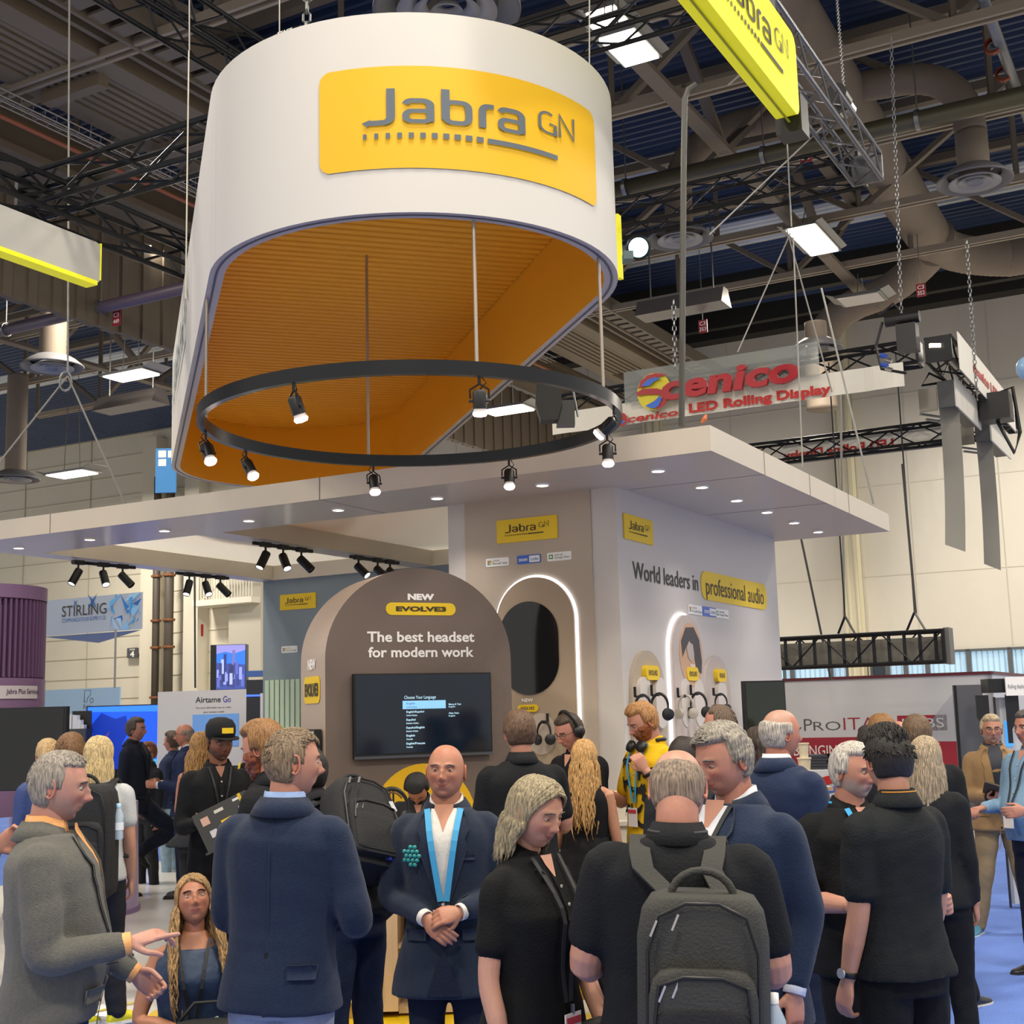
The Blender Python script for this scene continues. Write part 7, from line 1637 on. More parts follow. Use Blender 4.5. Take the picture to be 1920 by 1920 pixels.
        for k in range(19):
            g = radians(-62+ (304)*k/18)+pi*.0; g = radians(118+304*k/18); a_, f_, b_ = .076, .062, .078
            if P.fem: a_, f_, b_ = .066, .055, .068
            cx_, cy_ = cos(g), sin(g); dz = -.030*max(0, cy_)
            def pt(q, z): return P.X((a_*q*cx_*1.02, (f_ if cy_ > 0 else b_)*q*cy_-.012, z+dz))
            A.append([pt(1.0, 1.500), pt(1.06, 1.515), pt(1.30, 1.488), pt(1.52, 1.455), pt(1.40, 1.450), pt(1.0, 1.47)])
        m.loft(A); o_ = m.build('collar', tm, t, True, False)
        m = MB(); A = []
        for k in range(19):
            op_ = o.get('opencollar', 1); g = radians((122 if op_ else 104)+(296 if op_ else 332)*k/18); cx_, cy_ = cos(g), sin(g); a_, f_, b_ = (.068, .060, .068) if not P.fem else (.056, .05, .058); dz = -(.052 if op_ else .024)*max(0, cy_)
            A.append([P.X((a_*q*cx_, (f_ if cy_ > 0 else b_)*q*cy_-.012, z+dz)) for q, z in ((.98, 1.47), (.97, 1.53), (1.03, 1.533), (1.12, 1.50), (1.10, 1.47))])
        m.loft(A); m.build('shirt_collar', sc2, t, True, False)
        for nm in ('R', 'L'):
            if o.get('noarm'+nm): continue
            sh, el, wr, f, sd = J[nm]; m = MB(); c0 = el*.07+wr*.93; m.lathe([(.036, -.01), (.0355, .028), (.030, .03), (.028, .0)], c0, f, 20); m.build('shirt_cuff', sc2, t, True, False)
            if det == 2:
                for q in range(3): m = MB(); pb = el*(.16+.05*q)+wr*(.84-.05*q)+nrm(np.cross(f, (sd*1.0, 0, .4)))*.052; m.lathe([(.001, .003), (.006, .002), (.007, 0)], pb, nrm(np.cross(f, (sd*1.0, 0, .4))), 10); m.build('cuff_button', M_BLACKP, t, False, False)
        if o.get('backview'):
            strip('back_seam', [(0, 1.44-.05*k) for k in range(13)], .004, mat('seam'+tc, tc, .95), .003, True); strip('back_vent', [(.0, hem+.02), (0, hem+.2)], .012, mat('vent_dark', '#0c0d10', .9), .005, True)
    if top in ('polo', 'shirt'):
        cm = tm; m = MB(); A = []
        for k in range(21):
            g = radians(98+344*k/20); cx_, cy_ = cos(g), sin(g); a_, f_, b_ = (.068, .060, .070) if not P.fem else (.056, .052, .060); dz = -.035*max(0, cy_)
            A.append([P.X((a_*q*cx_, (f_ if cy_ > 0 else b_)*q*cy_-.012, z+dz)) for q, z in ((1.0, 1.47), (1.0, 1.515), (1.05, 1.522), (1.30, 1.487), (1.48, 1.462), (1.40, 1.455), (1.06, 1.485))])
        m.loft(A); m.build('collar', cm, t, True, False)
        if not o.get('backview'):
            patch('placket', [(1.455-.03*k, -.014, .014) for k in range(7 if top == 'polo' else 19)], cm, .004, th=.003)
            nv = base; patch('open_neck', [(1.478, -.03, .03), (1.45, -.022, .022), (1.41, -.003, .003)], mat('neck'+skin, skin, .6), .0045)
            for k in range(2 if top == 'polo' else 5): m = MB(); p = P.front(0, 1.38-(.055 if top == 'polo' else .09)*k, tk+.009); m.lathe([(.001, .003), (.0055, .002), (.006, 0)], p, P.R@np.array([0, 1.0, 0]), 10); m.build('button', mat('button_pearl', '#b9b4a8', .3), t, False, False)
    ly = o.get('lanyard')
    if ly:
        lc, zb, wd_, bc = ly; lm = mat('lanyard'+lc, lc, .6)
        if not o.get('backview'):
            for sd in (-1, 1): strip('lanyard_strap', [(sd*(.072-.0*k), 1.475-.0*k) for k in (0,)]+[(sd*(.070-(.070-.012)*((k+1)/9)**1.0), 1.47-(1.47-zb)*(k+1)/9) for k in range(9)], wd_, lm, .018)
            if bc:
                m = MB(); p = P.front(0, zb-.005, tk+.03); dn = np.array([0, 0, -1.0]); m.box(p+dn*.015, (.012, .008, .03)); m.build('lanyard_clip', M_CHROME, t, False, False)
                m = MB(); m.box(p+dn*.085, (.085, .004, .115)); b_ = m.build('badge_card', mat('card'+bc, bc, .4), t, False, False); m = MB(); m.box(p+dn*.05+np.array([0, .004, 0]), (.075, .002, .022)); q_ = m.build('card_band', mat('card_band', '#b8323c', .5), t, False, False); q_.parent = b_
        m = MB(); m.tube([P.X((.078*cos(g)*1.05, .078*sin(g)*1.0-.014, 1.492-.025*max(0, sin(g)))) for g in [radians(180+180*k/10) for k in range(11)]], .007, 6); m.build('neck_band', lm, t, True, False)
    t['sc'] = sc
    for k in list(t.keys()):
        if k == 'sc': del t[k]
    return t, P, J, TW, sc
def inperson(t, mb, name, m, smooth=True): return mb.build(name, m, t, smooth, False)
def wpt(t, p):  # person frame -> world
    return np.array(t.matrix_basis @ Vector(tuple(map(float, p))))
# ------------------------------------------------------------------ things people hold or wear
def item(name, label, cat, t, p=(0, 0, 0), group=None):
    o = thing(name, label, cat, (0, 0, 0), 0, group); M_ = t.matrix_basis @ Matrix.Translation(Vector(tuple(map(float, p)))); o.location = M_.to_translation(); o.rotation_euler = M_.to_euler(); o.scale = M_.to_scale(); return o
def loc_mb(m, p):
    p = np.asarray(p, float); m.v = [tuple(np.array(v)-p) for v in m.v]; return m
def rbox(m, c, w, d, h, ax, n=24, e=5.0, levels=((-.5, .82), (-.47, .95), (-.4, 1), (.3, 1), (.42, .93), (.48, .8), (.5, .6)), mt=None):
    A = [nrm(a) for a in ax]; c = np.asarray(c, float); rg = []
    for lz, k in levels:
        r = []
        for i in range(n):
            g = 2*pi*i/n; cx, sy = cos(g), sin(g); q = (abs(cx)**e+abs(sy)**e)**(-1/e); r.append(c+A[0]*w/2*k*cx*q+A[1]*d/2*(k*.5+.5)*sy*q+A[2]*h*lz)
        rg.append(r)
    m.loft(rg, mt); return m
def backpack(label, t, P, x=0, z=1.16, w=.33, h=.50, d=.19, col='#2c2d2b', straps=True, roll=0, tk=.018):
    a, f, b = P.ring(1.2, tk); c = P.X((x, -b-d/2-.005, z)); AXs = [P.R@rotY(roll)@np.array(v, float) for v in ((1, 0, 0), (0, 1, 0), (0, 0, 1))]
    it = item('backpack', label, 'backpack', t, c); fb_ = mat('pack'+col, col, .75, bump=.3, bscale=150, var=.06); fd = mat('pack_dark', '#17181a', .8, bump=.3, bscale=150)
    def add(name, m, mt, par=None): return (autosmooth(loc_mb(m, c).build(name, mt, par or it, True, False), 50))
    add('body', rbox(MB(), c, w, d, h, AXs), fb_)
    q = c-AXs[1]*(d/2+.012)-AXs[2]*h*.13; pk = add('front_pocket', rbox(MB(), q, w*.80, .06, h*.62, AXs), fb_)
    q2 = c-AXs[1]*(d/2+.030)-AXs[2]*h*.20; add('lower_panel', rbox(MB(), q2, w*.74, .035, h*.42, AXs), fd)
    m = MB(); m.tube([c+AXs[0]*w*.41*s_+AXs[2]*h*z_-AXs[1]*(d/2+.004) for s_, z_ in ((-1, -.3), (-1, .25), (-.8, .41), (-.3, .47), (.3, .47), (.8, .41), (1, .25), (1, -.3))], .005, 6); add('zip', m, M_BLACKP)
    m = MB(); m.tube([q+AXs[0]*w*.36*s_+AXs[2]*h*z_-AXs[1]*.030 for s_, z_ in ((-1, .05), (-.9, .24), (-.4, .28), (.4, .28), (.9, .24), (1, .05))], .005, 6); add('zip', m, M_BLACKP)
    for s_, z_ in ((-.85, .40), (-.45, .43), (-.7, .11), (-.45, .13)):
        m = MB(); m.bar(c+AXs[0]*w*.4*s_+AXs[2]*h*z_-AXs[1]*(d/2+.035), c+AXs[0]*w*.4*(s_-.12)+AXs[2]*(h*z_-.04)-AXs[1]*(d/2+.04), .010, .006); add('zip_pull', m, M_CHROME)
    m = MB(); m.tube([c+AXs[2]*h*.47+AXs[0]*.085*cos(g)+AXs[2]*.075*sin(g)-AXs[1]*.02 for g in [pi*k/10 for k in range(11)]], .011, 8); add('handle', m, fb_)
    if straps:
        for sd in (-1, 1):
            pts = [c+AXs[0]*sd*.07+AXs[2]*h*.44+AXs[1]*.04]+[P.front(sd*xx, zz, tk+.014, True) for xx, zz in ((.095, 1.40), (.105, 1.44))]+[P.X((sd*.11, -.01, 1.475)), P.front(sd*.12, 1.43, tk+.012), P.front(sd*.125, 1.30, tk+.012), P.front(sd*.14, 1.12, tk+.012), P.X((sd*.18, -.02, 1.0))]
            n_ = P.R@np.array([0, 0, 1.0]); A = []
            for i, p_ in enumerate(pts):
                dd = nrm(pts[min(i+1, len(pts)-1)]-pts[max(0, i-1)]); sdv = P.R@np.array([1.0, 0, 0]); up = nrm(np.cross(sdv, dd)); A.append([p_-sdv*.03-up*.006, p_+sdv*.03-up*.006, p_+sdv*.03+up*.006, p_-sdv*.03+up*.006])
            m = MB(); m.loft(A); add('strap', m, fb_)
    return it, c, AXs
def bottle(label, c, t, cap='#e8e8e4', water='#6fb2e4', r=.032, h=.21):
    it = item('water_bottle', label, 'bottle', t, c) if t is not None else thing('water_bottle', label, 'bottle', c)
    m = MB(); m.lathe([(.001, 0), (r*.9, 0), (r, .01), (r*.94, .05), (r, .07), (r*.94, .09), (r, .14), (r*.45, .18), (r*.42, .19)], (0, 0, 0), n=20); autosmooth(m.build('bottle', mat('bottle_clear', '#cfe4f2', .08, alpha=.55, spec=.8), it, True, False))
    m = MB(); m.lathe([(r*1.02, .055), (r*1.02, .10)], (0, 0, 0), n=20); m.build('label', mat('lab'+water, water, .4), it, True, False)
    m = MB(); m.lathe([(r*.48, .185), (r*.48, .21), (.001, .212)], (0, 0, 0), n=16); m.build('cap', mat('cap'+cap, cap, .4), it, True, False); return it
def watch(t, J, nm, mt=None, face='#101214'):
    sh, el, wr, f, sd = J[nm]; c = el*.10+wr*.90; m = MB(); m.lathe([(.031, -.011), (.034, -.009), (.034, .009), (.031, .011)], c, f, 20); w = m.build('watch_strap', mt or M_BLACKP, t, True, False); o = nrm(np.cross(f, (0, 1, .2)))*sd
    m = MB(); m.lathe([(.001, .0), (.018, .0), (.019, -.006)], c+o*.040, o, 18); q = m.build('watch_face', M_CHROME, t, False, False); q.parent = w
def over_ear(t, TW, mt=None, neck=False, P=None):
    m = MB(); mt = mt or M_HS
    if not neck: m.tube(TW([(.094*cos(a), -.01, .012+.125*sin(a)) for a in [pi*k/14 for k in range(15)]]), .010, 8)
    else: m.tube([P.X((.085*cos(a), -.015+.085*sin(a), 1.50-.02*sin(a)*(sin(a) > 0))) for a in [radians(-200+220*k/12) for k in range(13)]], .012, 8)
    h = m.build('headphones', mt, t, True, False)
    for sd in (-1, 1):
        m = MB(); c = TW([(sd*.082, -.008, -.006)])[0] if not neck else P.X((sd*.05, .10, 1.455)); ax = TW([(sd*1.0, 0, 0)])[0]-TW([(0, 0, 0)])[0] if not neck else P.R@np.array([.2*sd, 1, .5])
        m.lathe([(.001, -.005), (.036, 0), (.04, .012), (.036, .028), (.001, .032)], c, ax, 20); q = m.build('ear_cup', mt, t, True, False); q.parent = h
# ------------------------------------------------------------------ the crowd, nearest first
t, P, J, TW, k = person('man in a grey wool jacket and orange checked collar at left, pointing while he talks', 113, 1407, 4.73, 78, 'jacket', det=2, skin='#c08f7d', topcol='#5f5e58', topkind='wool', shirtcol='#e3a566', hair='short', haircol='#8b8378', hthick=.009, slen=.025, scalp=('#a59a8c', .5, 'full'), stubble=('#8f7f76', .35), brow='#6d6259', wide=1.12, belly=.05, hem=.88, legcol='#2b3c55', legkind='denim', head=(2, 6, 0), fat=.5, opencollar=0,
  armR=((.18, .12, -1), (-.10, 1, .10)), handR=dict(dir=(-.1, 1, .25), palm=(-.3, .1, -1), curl=.55, point=True, spread=.09), armL=((.15, .25, -1), (.0, .75, -.55)), handL=dict(palm=(1, 0, -.2), curl=.9), shirtk=1)
bm = mat('orange_check', '#e0a468', .8, var=.3, vscale=120); 
t, P, J, TW, k = person('man in a navy blazer seen from behind, face turned right, light blue shirt collar', 549, 1363, 4.95, 12, 'jacket', det=2, skin='#c28d76', topcol='#1f2b42', topkind='wool', shirtcol='#8fa9d8', hair='short', haircol='#7d6a52', hthick=.007, style='forward', slen=.03, scalp=('#a08468', .5, 'full'), brow='#6d5844', wide=1.0, hem=.82, flare=.03, legcol='#8d95a8', head=(52, 0, 0), backview=1, tilt=2, smile=.6,
  armR=((.26, .05, -1), (-.4, .9, .12)), armL=((.12, .08, -1), (-.3, .9, 0)))
t, P, J, TW, k = person('bald man in an open collar white shirt and navy suit, smiling, light blue lanyard', 835, 1397, 5.95, 184, 'jacket', det=2, skin='#bd8468', head=(3, -5, -2), topcol='#232c3d', topkind='wool', shirtcol='#dcd8cf', hem=.71, flare=.05, legcol='#1a2032', vee=1.08, quarters=1, hs=1.02, fat=.7, wide=1.0, hairup=0,
  armR=((.24, .05, -1), (-.62, .62, -.26)), armL=((.24, .05, -1), (-.58, .62, -.16)), handR=dict(dir=(-.75, .35, -.6), palm=(-.2, -.6, -.2), curl=.4), handL=dict(dir=(-.9, .3, -.15), palm=(0, -.6, -.4), curl=.75), lanyard=('#3f9fd0', 1.10, .026, '#d8cfd2'), brow='#a58a78', eyes=.36, smile=1.5)
m = MB(); rnd2 = random.Random(2)
for i in range(4):
    for j in range(5):
        x_, z_ = .10+.019*i, 1.25+.018*j
        if (i in (0, 3) and j in (0, 4)): continue
        p_ = P.front(x_+(.009 if j % 2 else 0), z_, .038); m.lathe([(.001, .003), (.0085, .002), (.009, 0)], p_, (0, 1, 0), 10)
pin = m.build('lapel_pin', mat('pin_teal', '#2f9a96', .4), t, True, False); pin['kind'] = 'stuff'
m = MB(); p_ = J['L'][2]+np.array([-.09, .035, -.02]); m.bar(p_+np.array([0, .02, .05]), p_+np.array([.01, .02, -.06]), .02, .05); itc = item('black_strap', 'black wrist strap held in the clasped hands of the bald man', 'strap', t, p_); loc_mb(m, p_).build('band', M_BLACKP, itc, False, False)
t, P, J, TW, k = person('woman with a grey bob in a black polo shirt looking down to the right', 1003, 1455, 4.42, 128, 'polo', det=2, fem=1, sleeve=.52, skin='#c9967e', topcol='#0f1011', hair='bob', haircol='#94876a', hlen=.17, wave=.003, parting=.0, brow='#8a7a66', hem=.80, legcol='#0e0f12', head=(2, 16, 0), eyes=.2, smile=1.2, wide=1.12, lip=np.array(lin('#a85f5a')),
  armR=((.16, -.02, -1), (.05, .30, -1)), armL=((.14, .25, -1), (-.05, .45, -1)), handR=dict(palm=(-1, 0, 0), curl=.5), handL=dict(palm=(1, .1, 0), curl=.35), lanyard=('#1d1d20', 1.02, .018, '#e3ded8'))
p_ = P.X((-.12, .17, .86)); it = item('shoulder_bag', 'small black crossbody bag at the hip of the grey bobbed woman', 'bag', t, p_); rbox(MB(), (0, 0, 0), .22, .07, .17, np.eye(3)).build('body', mat('bag_black'), it, True, False)
m = MB(); m.tube([np.array((-.09, .0, .08)), P.front(-.10, 1.2, .03)-p_, P.front(.06, 1.43, .03)-p_, P.X((.09, -.02, 1.46))-p_, P.front(.02, 1.3, .03, True)-p_, P.front(-.12, .95, .03, True)-p_], .006, 6); m.build('strap', mat('bag_black'), it, True, False)
watch(t, J, 'L', M_CHROME)
t, P, J, TW, k = person('big balding man seen from behind wearing a large charcoal backpack', 1268, 1412, 4.12, 8, 'polo', det=2, sleeve=.6, skin='#c48e78', topcol='#15171b', hair='ring', haircol='#8a7866', hthick=.006, scalp=('#a88a76', .35, 'full'), wide=1.26, belly=.06, hem=.78, legcol='#15161b', head=(4, 22, 0), backview=1, fat=1.0, hs=1.0, hairup=0, tilt=2,
  armR=((.20, .05, -1), (-.3, .9, .1)), armL=((.26, .06, -1), (-.35, .9, .12)), armk=1.22, lanyard=('#25262a', 1.1, .02, None))
bp_, bc_, bA = backpack('large charcoal backpack with a loop handle on the balding man', t, P, x=.07, z=1.075, w=.35, h=.56, d=.22, col='#33332f', tk=.012)
bottle('water bottle with a blue label in the side pocket of the charcoal backpack', bc_+bA[0]*.19-bA[2]*.19+bA[1]*.02, t, water='#4f8fd8')
t, P, J, TW, k = person('man with wavy grey hair in a navy suit looking down to the left', 1352, 1357, 4.72, 232, 'jacket', det=2, skin='#c18a74', topcol='#1c2a42', topkind='wool', shirtcol='#dfe2ea', hair='short', haircol='#8f887c', hthick=.015, curl=.25, slen=.055, style='side', brow='#7f7468', hem=.80, legcol='#1a2334', head=(8, 14, 0), eyes=.15, wide=1.18, smile=.8, opencollar=1,
  armlen=.9, armR=((.2, .3, -1), (-.3, .8, .1)), armL=((.16, -.16, -1), (.02, .38, -1)), handL=dict(palm=(1, .0, 0), curl=.35, dir=(0, .05, -1)), lanyard=('#222326', 1.1, .018, None))
p_ = J['L'][2]+np.array([-.02, .06, -.16]); it = item('leather_folder', 'reddish brown leather folder hanging from the hand of the wavy haired man', 'folder', t, p_); m = MB(); m.box((0, 0, -.10), (.02, .36, .30), (np.array([1, .0, .12]), np.array([0, 1, .35]), np.array([-.12, -.35, 1]))); m.build('cover', mat('leather_rust', '#7a3426', .45, bump=.2, bscale=60), it, False, False)
m = MB(); m.lathe([(.0105, -.003), (.012, 0), (.0105, .003)], J['L'][2]+np.array([-.02, .045, -.115]), (0, 0, 1), 14); m.build('ring', M_CHROME, t, True, False)
t, P, J, TW, k = person('dark haired man in a short sleeved black shirt seen from behind, arm hanging down', 1660, 1364, 5.2, -28, 'shirt', det=2, sleeve=.62, skin='#c39078', topcol='#1d2022', hair='short', haircol='#241f1c', hthick=.014, style='up', slen=.028, scalp=('#3c322c', .6, 'full'), hem=.86, flare=.05, legcol='#121316', head=(14, 4, 0), backview=1, wide=.98, hs=.98, amp=.006,
  armR=((.08, .1, -1), (-.1, .3, -1)), armL=((.08, .03, -1), (.10, .22, -1)), handL=dict(palm=(1, 0, .0), curl=.6))
watch(t, J, 'L')
m = MB(); m.tube([P.X((.075*cos(g), .075*sin(g)-.014, 1.512)) for g in [radians(190+160*k/10) for k in range(11)]], .003, 5); m.build('collar_stripe', mat('stripe_orange', '#d08a20', .6), t, True, False)
t, P, J, TW, k = person('white haired man in a black polo with a bright blue lanyard, forearm held forward', 1597, 1392, 5.75, 162, 'polo', det=2, sleeve=.55, skin='#c68f79', topcol='#121315', hair='short', haircol='#b6b0a6', hthick=.014, slen=.04, style='back', brow='#8d867c', stubble=('#b9aea4', .6), hem=.80, legcol='#101114', head=(-24, 4, 0), wide=1.12, belly=.06, fat=.8,
  armR=((.18, .1, -1), (-.12, .95, .02)), armL=((.16, .15, -1), (-.1, .9, .0)), handR=dict(palm=(-1, 0, 0), curl=.9), lanyard=('#2fa0d8', 1.08, .024, None), armk=1.12)
t, P, J, TW, k = person('fair haired woman crouching low in a navy sleeveless top, looking up', 363, 1645, 6.2, 168, 'tank', det=2, fem=1, sleeve=0, skin='#b97f60', topcol='#233650', topkind='satin', hair='long', haircol='#a07f52', hlen=.50, wave=.016, parting=.02, flare=.35, scale=.97, bare_chest=1, brow='#5a4230', head=(-6, -20, 4), gazeup=.3, lip=np.array(lin('#a4524e')), amp=.006, seat=1, wide=1.1, legcol='#16171b', hem=.88,
  legR=((.20, .42, .88), (.14, .14, .60)), legL=((.16, .44, .90), (.12, .14, .60)), armR=((.30, .10, -1), (-.75, .62, -.12)), armL=((.22, .10, -1), (-.05, .2, -1)), handR=dict(palm=(-.2, -.2, 1), curl=.6), lanyard=('#15161a', 1.12, .014, None), lean=6)
p_ = J['R'][2]+np.array([-.10, .07, .03]); it = item('phone', 'smartphone in the hand of the crouching woman', 'phone', t, p_); m = MB(); m.box((0, 0, 0), (.15, .075, .009), ((1, .2, -.35), (-.2, 1, 0), (.35, 0, 1))); m.build('body', mat('phone_mint', '#9ab8b0', .3), it, False, False)
p_ = np.array([-.06, .34, 1.04]); it = item('shoulder_bag', 'black soft bag on the lap of the crouching woman', 'bag', t, p_); rbox(MB(), (0, 0, 0), .32, .18, .20, np.eye(3), e=3).build('body', mat('bag_black'), it, True, False); m = MB(); m.tube([(-.12, -.05, .09), (-.05, -.06, .17), (.05, -.06, .17), (.12, -.05, .09)], .008, 6); m.build('handle', mat('bag_black'), it, True, False)
# middle distance
FZ = .1
t, P, J, TW, k = person('brown haired man in a black polo seen from behind at the counter', 972, 1333, 7.75, -12, 'polo', det=1, sleeve=.6, skin='#c58d74', topcol='#17181a', hair='short', haircol='#5e452f', hthick=.018, hem=.8, legcol='#1a1b20', head=(-6, 4, 0), backview=1, floor=FZ, wide=1.12, armR=((.2, .15, -1), (-.2, .9, .1)), armL=((.16, .12, -1), (-.1, .8, -.1)))
t, P, J, TW, k = person('man wearing black headphones and glasses, head bowed, in a black t-shirt', 1066, 1338, 9.1, 228, 'polo', det=1, sleeve=.6, skin='#c48a74', topcol='#161719', hair='short', haircol='#4a3a2c', hthick=.010, hem=.8, head=(6, 22, 0), glasses='#3a2420', floor=FZ, wide=1.05, lean=10, armR=((.12, .3, -1), (-.2, .9, -.1)), armL=((.12, .3, -1), (-.2, .9, -.1)))
over_ear(t, TW)
t, P, J, TW, k = person('woman with long golden hair in a sleeveless black dress seen from behind', 1094, 1385, 8.3, 12, 'dress', det=1, fem=1, sleeve=0, bare_chest=1, skin='#c08a6a', topcol='#121214', hair='long', haircol='#b98f56', hlen=.50, wave=.012, hem=1.0, bare_legs=1, legcol=None, shoes='#d8d5ca', sole='#d0c9b4', floor=FZ, head=(-4, 6, 0), armR=((.16, .05, -1), (.1, .25, -1)), armL=((.14, .1, -1), (0, .4, -1)), toeR=15, skirt=.58, legR=((.12, .04), (.15, .0, .08)), legL=((.06, .10), (.05, .12, .08)))
t, P, J, TW, k = person('red bearded man in a yellow shirt with black cat shapes, looking down', 1203, 1320, 9.05, 236, 'shirt', det=1, sleeve=.6, skin='#c8917a', topcol='#d8ae1a', hair='short', haircol='#a97a48', hthick=.018, curl=.25, beard='#8f4f28', brow='#9a6a40', hem=.8, legcol='#24262c', head=(14, 24, 0), eyes=.2, floor=FZ, armR=((.15, .25, -1), (-.2, .9, .3)), armL=((.15, .2, -1), (-.35, .55, 1)), handL=dict(palm=(.3, -.3, -.2), curl=1.0), lanyard=('#3f9fd0', 1.12, .014, '#d8d0d0'), shoes='#2a2a2a')
over_ear(t, TW, neck=True, P=P)
def cat_print(P, t, x, z, s, back=False, flip=1):
    pts = [(-.5, .1), (-.35, .25), (-.1, .2), (.2, .25), (.35, .45), (.38, .32), (.5, .42), (.5, .25), (.55, .1), (.4, 0), (.42, -.3), (.32, -.3), (.28, -.05), (.0, -.05), (-.15, -.3), (-.25, -.3), (-.2, .0), (-.4, .05), (-.6, .45), (-.65, .4)]
    m = MB(); m.poly([P.front(x+flip*s*a, z+s*b, .022, back) for a, b in pts]); return m.build('cat_print', mat('cat_black', '#1a1612', .8), t, False, False)
for x, z, s, fl in ((-.11, 1.30, .15, 1), (.09, 1.36, .12, -1), (-.03, 1.18, .14, -1), (-.14, 1.12, .14, 1), (.12, 1.22, .14, 1), (.02, 1.05, .14, 1), (-.1, .96, .14, -1), (.11, 1.06, .12, -1)): cat_print(P, t, x, z, s, False, fl)
watch(t, J, 'L')
person('dark haired person mostly hidden behind the wavy haired man', 1282, 1384, 7.4, 20, 'shirt', det=0, skin='#a87860', topcol='#26282c', hair='short', haircol='#2c211b', floor=FZ, hthick=.02)
person('balding man in a charcoal shirt in profile facing left before the display wall', 1348, 1321, 8.4, -75, 'shirt', det=1, skin='#c58c76', topcol='#3a3b3d', hair='receding', haircol='#6a5644', hthick=.008, scalp=('#8a7060', .4, 'full'), floor=FZ, head=(0, 6, 0))
t, P, J, TW, k = person('balding man with grey side hair in a navy suit facing away to the right', 1462, 1331, 6.9, 52, 'jacket', det=1, skin='#c4866e', topcol='#1f2c48', topkind='wool', shirtcol='#e3e4ea', hair='ring', haircol='#b5aca0', hthick=.014, scalp=('#c4a694', .5, 'full'), backview=1, wide=1.16, hem=.82, legcol='#1c2438', head=(18, 0, 0), hairup=.0, armR=((.2, .1, -1), (-.2, .9, .2)), armL=((.2, .1, -1), (-.3, .8, .1)))
person('woman with long dark brown hair and a white top before the dark television', 1417, 1362, 9.2, 10, 'shirt', det=0, fem=1, skin='#b98068', topcol='#c9c5bd', hair='long', haircol='#3a2a20', hlen=.4, floor=0)
t, P, J, TW, k = person('man in a tan blazer and glasses holding a notebook, khaki trousers, blue trainers', 1857, 1340, 11.3, 192, 'jacket', det=1, skin='#c08a72', topcol='#9b7c56', topkind='wool', shirtcol='#1c2230', hair='short', haircol='#b5a484', hthick=.016, glasses='#5a5650', stubble=('#b0a090', .35), hem=.82, flare=.06, legcol='#8c7a5e', shoes='#4a86a0', sole='#cfd3d2', vee=.98, opencollar=0, armR=((.16, .1, -1), (-.5, .8, -.05)), armL=((.16, .12, -1), (-.55, .8, .05)), handR=dict(palm=(0, -.3, 1), curl=.9), handL=dict(palm=(0, 0, -1), curl=.7), legR=((.14, .02), (.22, .0, .08)), legL=((.14, .04), (.20, .02, .08)), toeR=25, toeL=-20, backview=0)
p_ = J['R'][2]+np.array([-.10, .10, .05]); it = item('notebook', 'dark brown notebook held open by the tan blazer man', 'notebook', t, p_)
for q in (-1, 1): m = MB(); m.box((q*.075, 0, .02), (.15, .21, .014), ((1, 0, .35*q), (0, 1, .5), (-.35*q, -.5, 1))); m.build('cover' if q < 0 else 'page_block', mat('notebook_brown', '#4c3d28', .6), it, False, False)
bottle('small bottle with a blue cap tucked in the arm of the tan blazer man', p_+np.array([-.08, .06, .06]), t, cap='#2f55b8', water='#c8d4da')
m = MB(); m.box(P.front(-.10, 1.30, .045), (.07, .004, .03)); m.build('name_badge', M_YELS, t, False, False)
t, P, J, TW, k = person('stout man in a light blue shirt at the right edge, holding a phone', 1924, 1331, 9.6, 244, 'shirt', det=1, skin='#bd8670', topcol='#7f9fbb', hair='short', haircol='#5a5652', hthick=.014, wide=1.12, belly=.10, hem=.88, legcol='#1a1f30', floor=0, smile=1, armR=((.12, .2, -1), (-.15, 1, -.05)), armL=((.12, .2, -1), (-.2, 1, -.05)), handR=dict(palm=(0, 0, -1), curl=.8), lanyard=('#2a2a2c', 1.12, .012, '#e6e0da'))
person('brown haired man in a black shirt behind the dark haired man at right', 1717, 1342, 8.7, 12, 'shirt', det=1, sleeve=.6, skin='#c08a72', topcol='#17191b', hair='short', haircol='#66503a', hthick=.018, legcol='#15161a', backview=1, wide=1.15, shoes='#2c2d31', sole='#d5d2ca', toeR=40, legR=((.10, .02), (.20, .05, .08)))
person('woman with long ash blonde hair seen from behind at right', 1733, 1379, 7.3, 24, 'shirt', det=1, fem=1, skin='#c08a72', topcol='#1a1c20', hair='long', haircol='#a39278', hlen=.42, wave=.006, backview=1, legcol='#15161a')
person('bald man half hidden between the heads before the red and white wall', 1682, 1349, 10.2, 200, 'shirt', det=0, skin='#c58a72', topcol='#3a3f4a')
person('sandy haired person behind the dark haired man before the booth lettering', 1652, 1342, 9.3, 8, 'shirt', det=0, skin='#b98068', topcol='#2a2c30', hair='short', haircol='#8a6236', hthick=.024)
person('dark haired short person in front of the booth lettering', 1628, 1362, 9.9, 350, 'shirt', det=0, skin='#a87860', topcol='#303236', hair='short', haircol='#2f2924', hthick=.02)
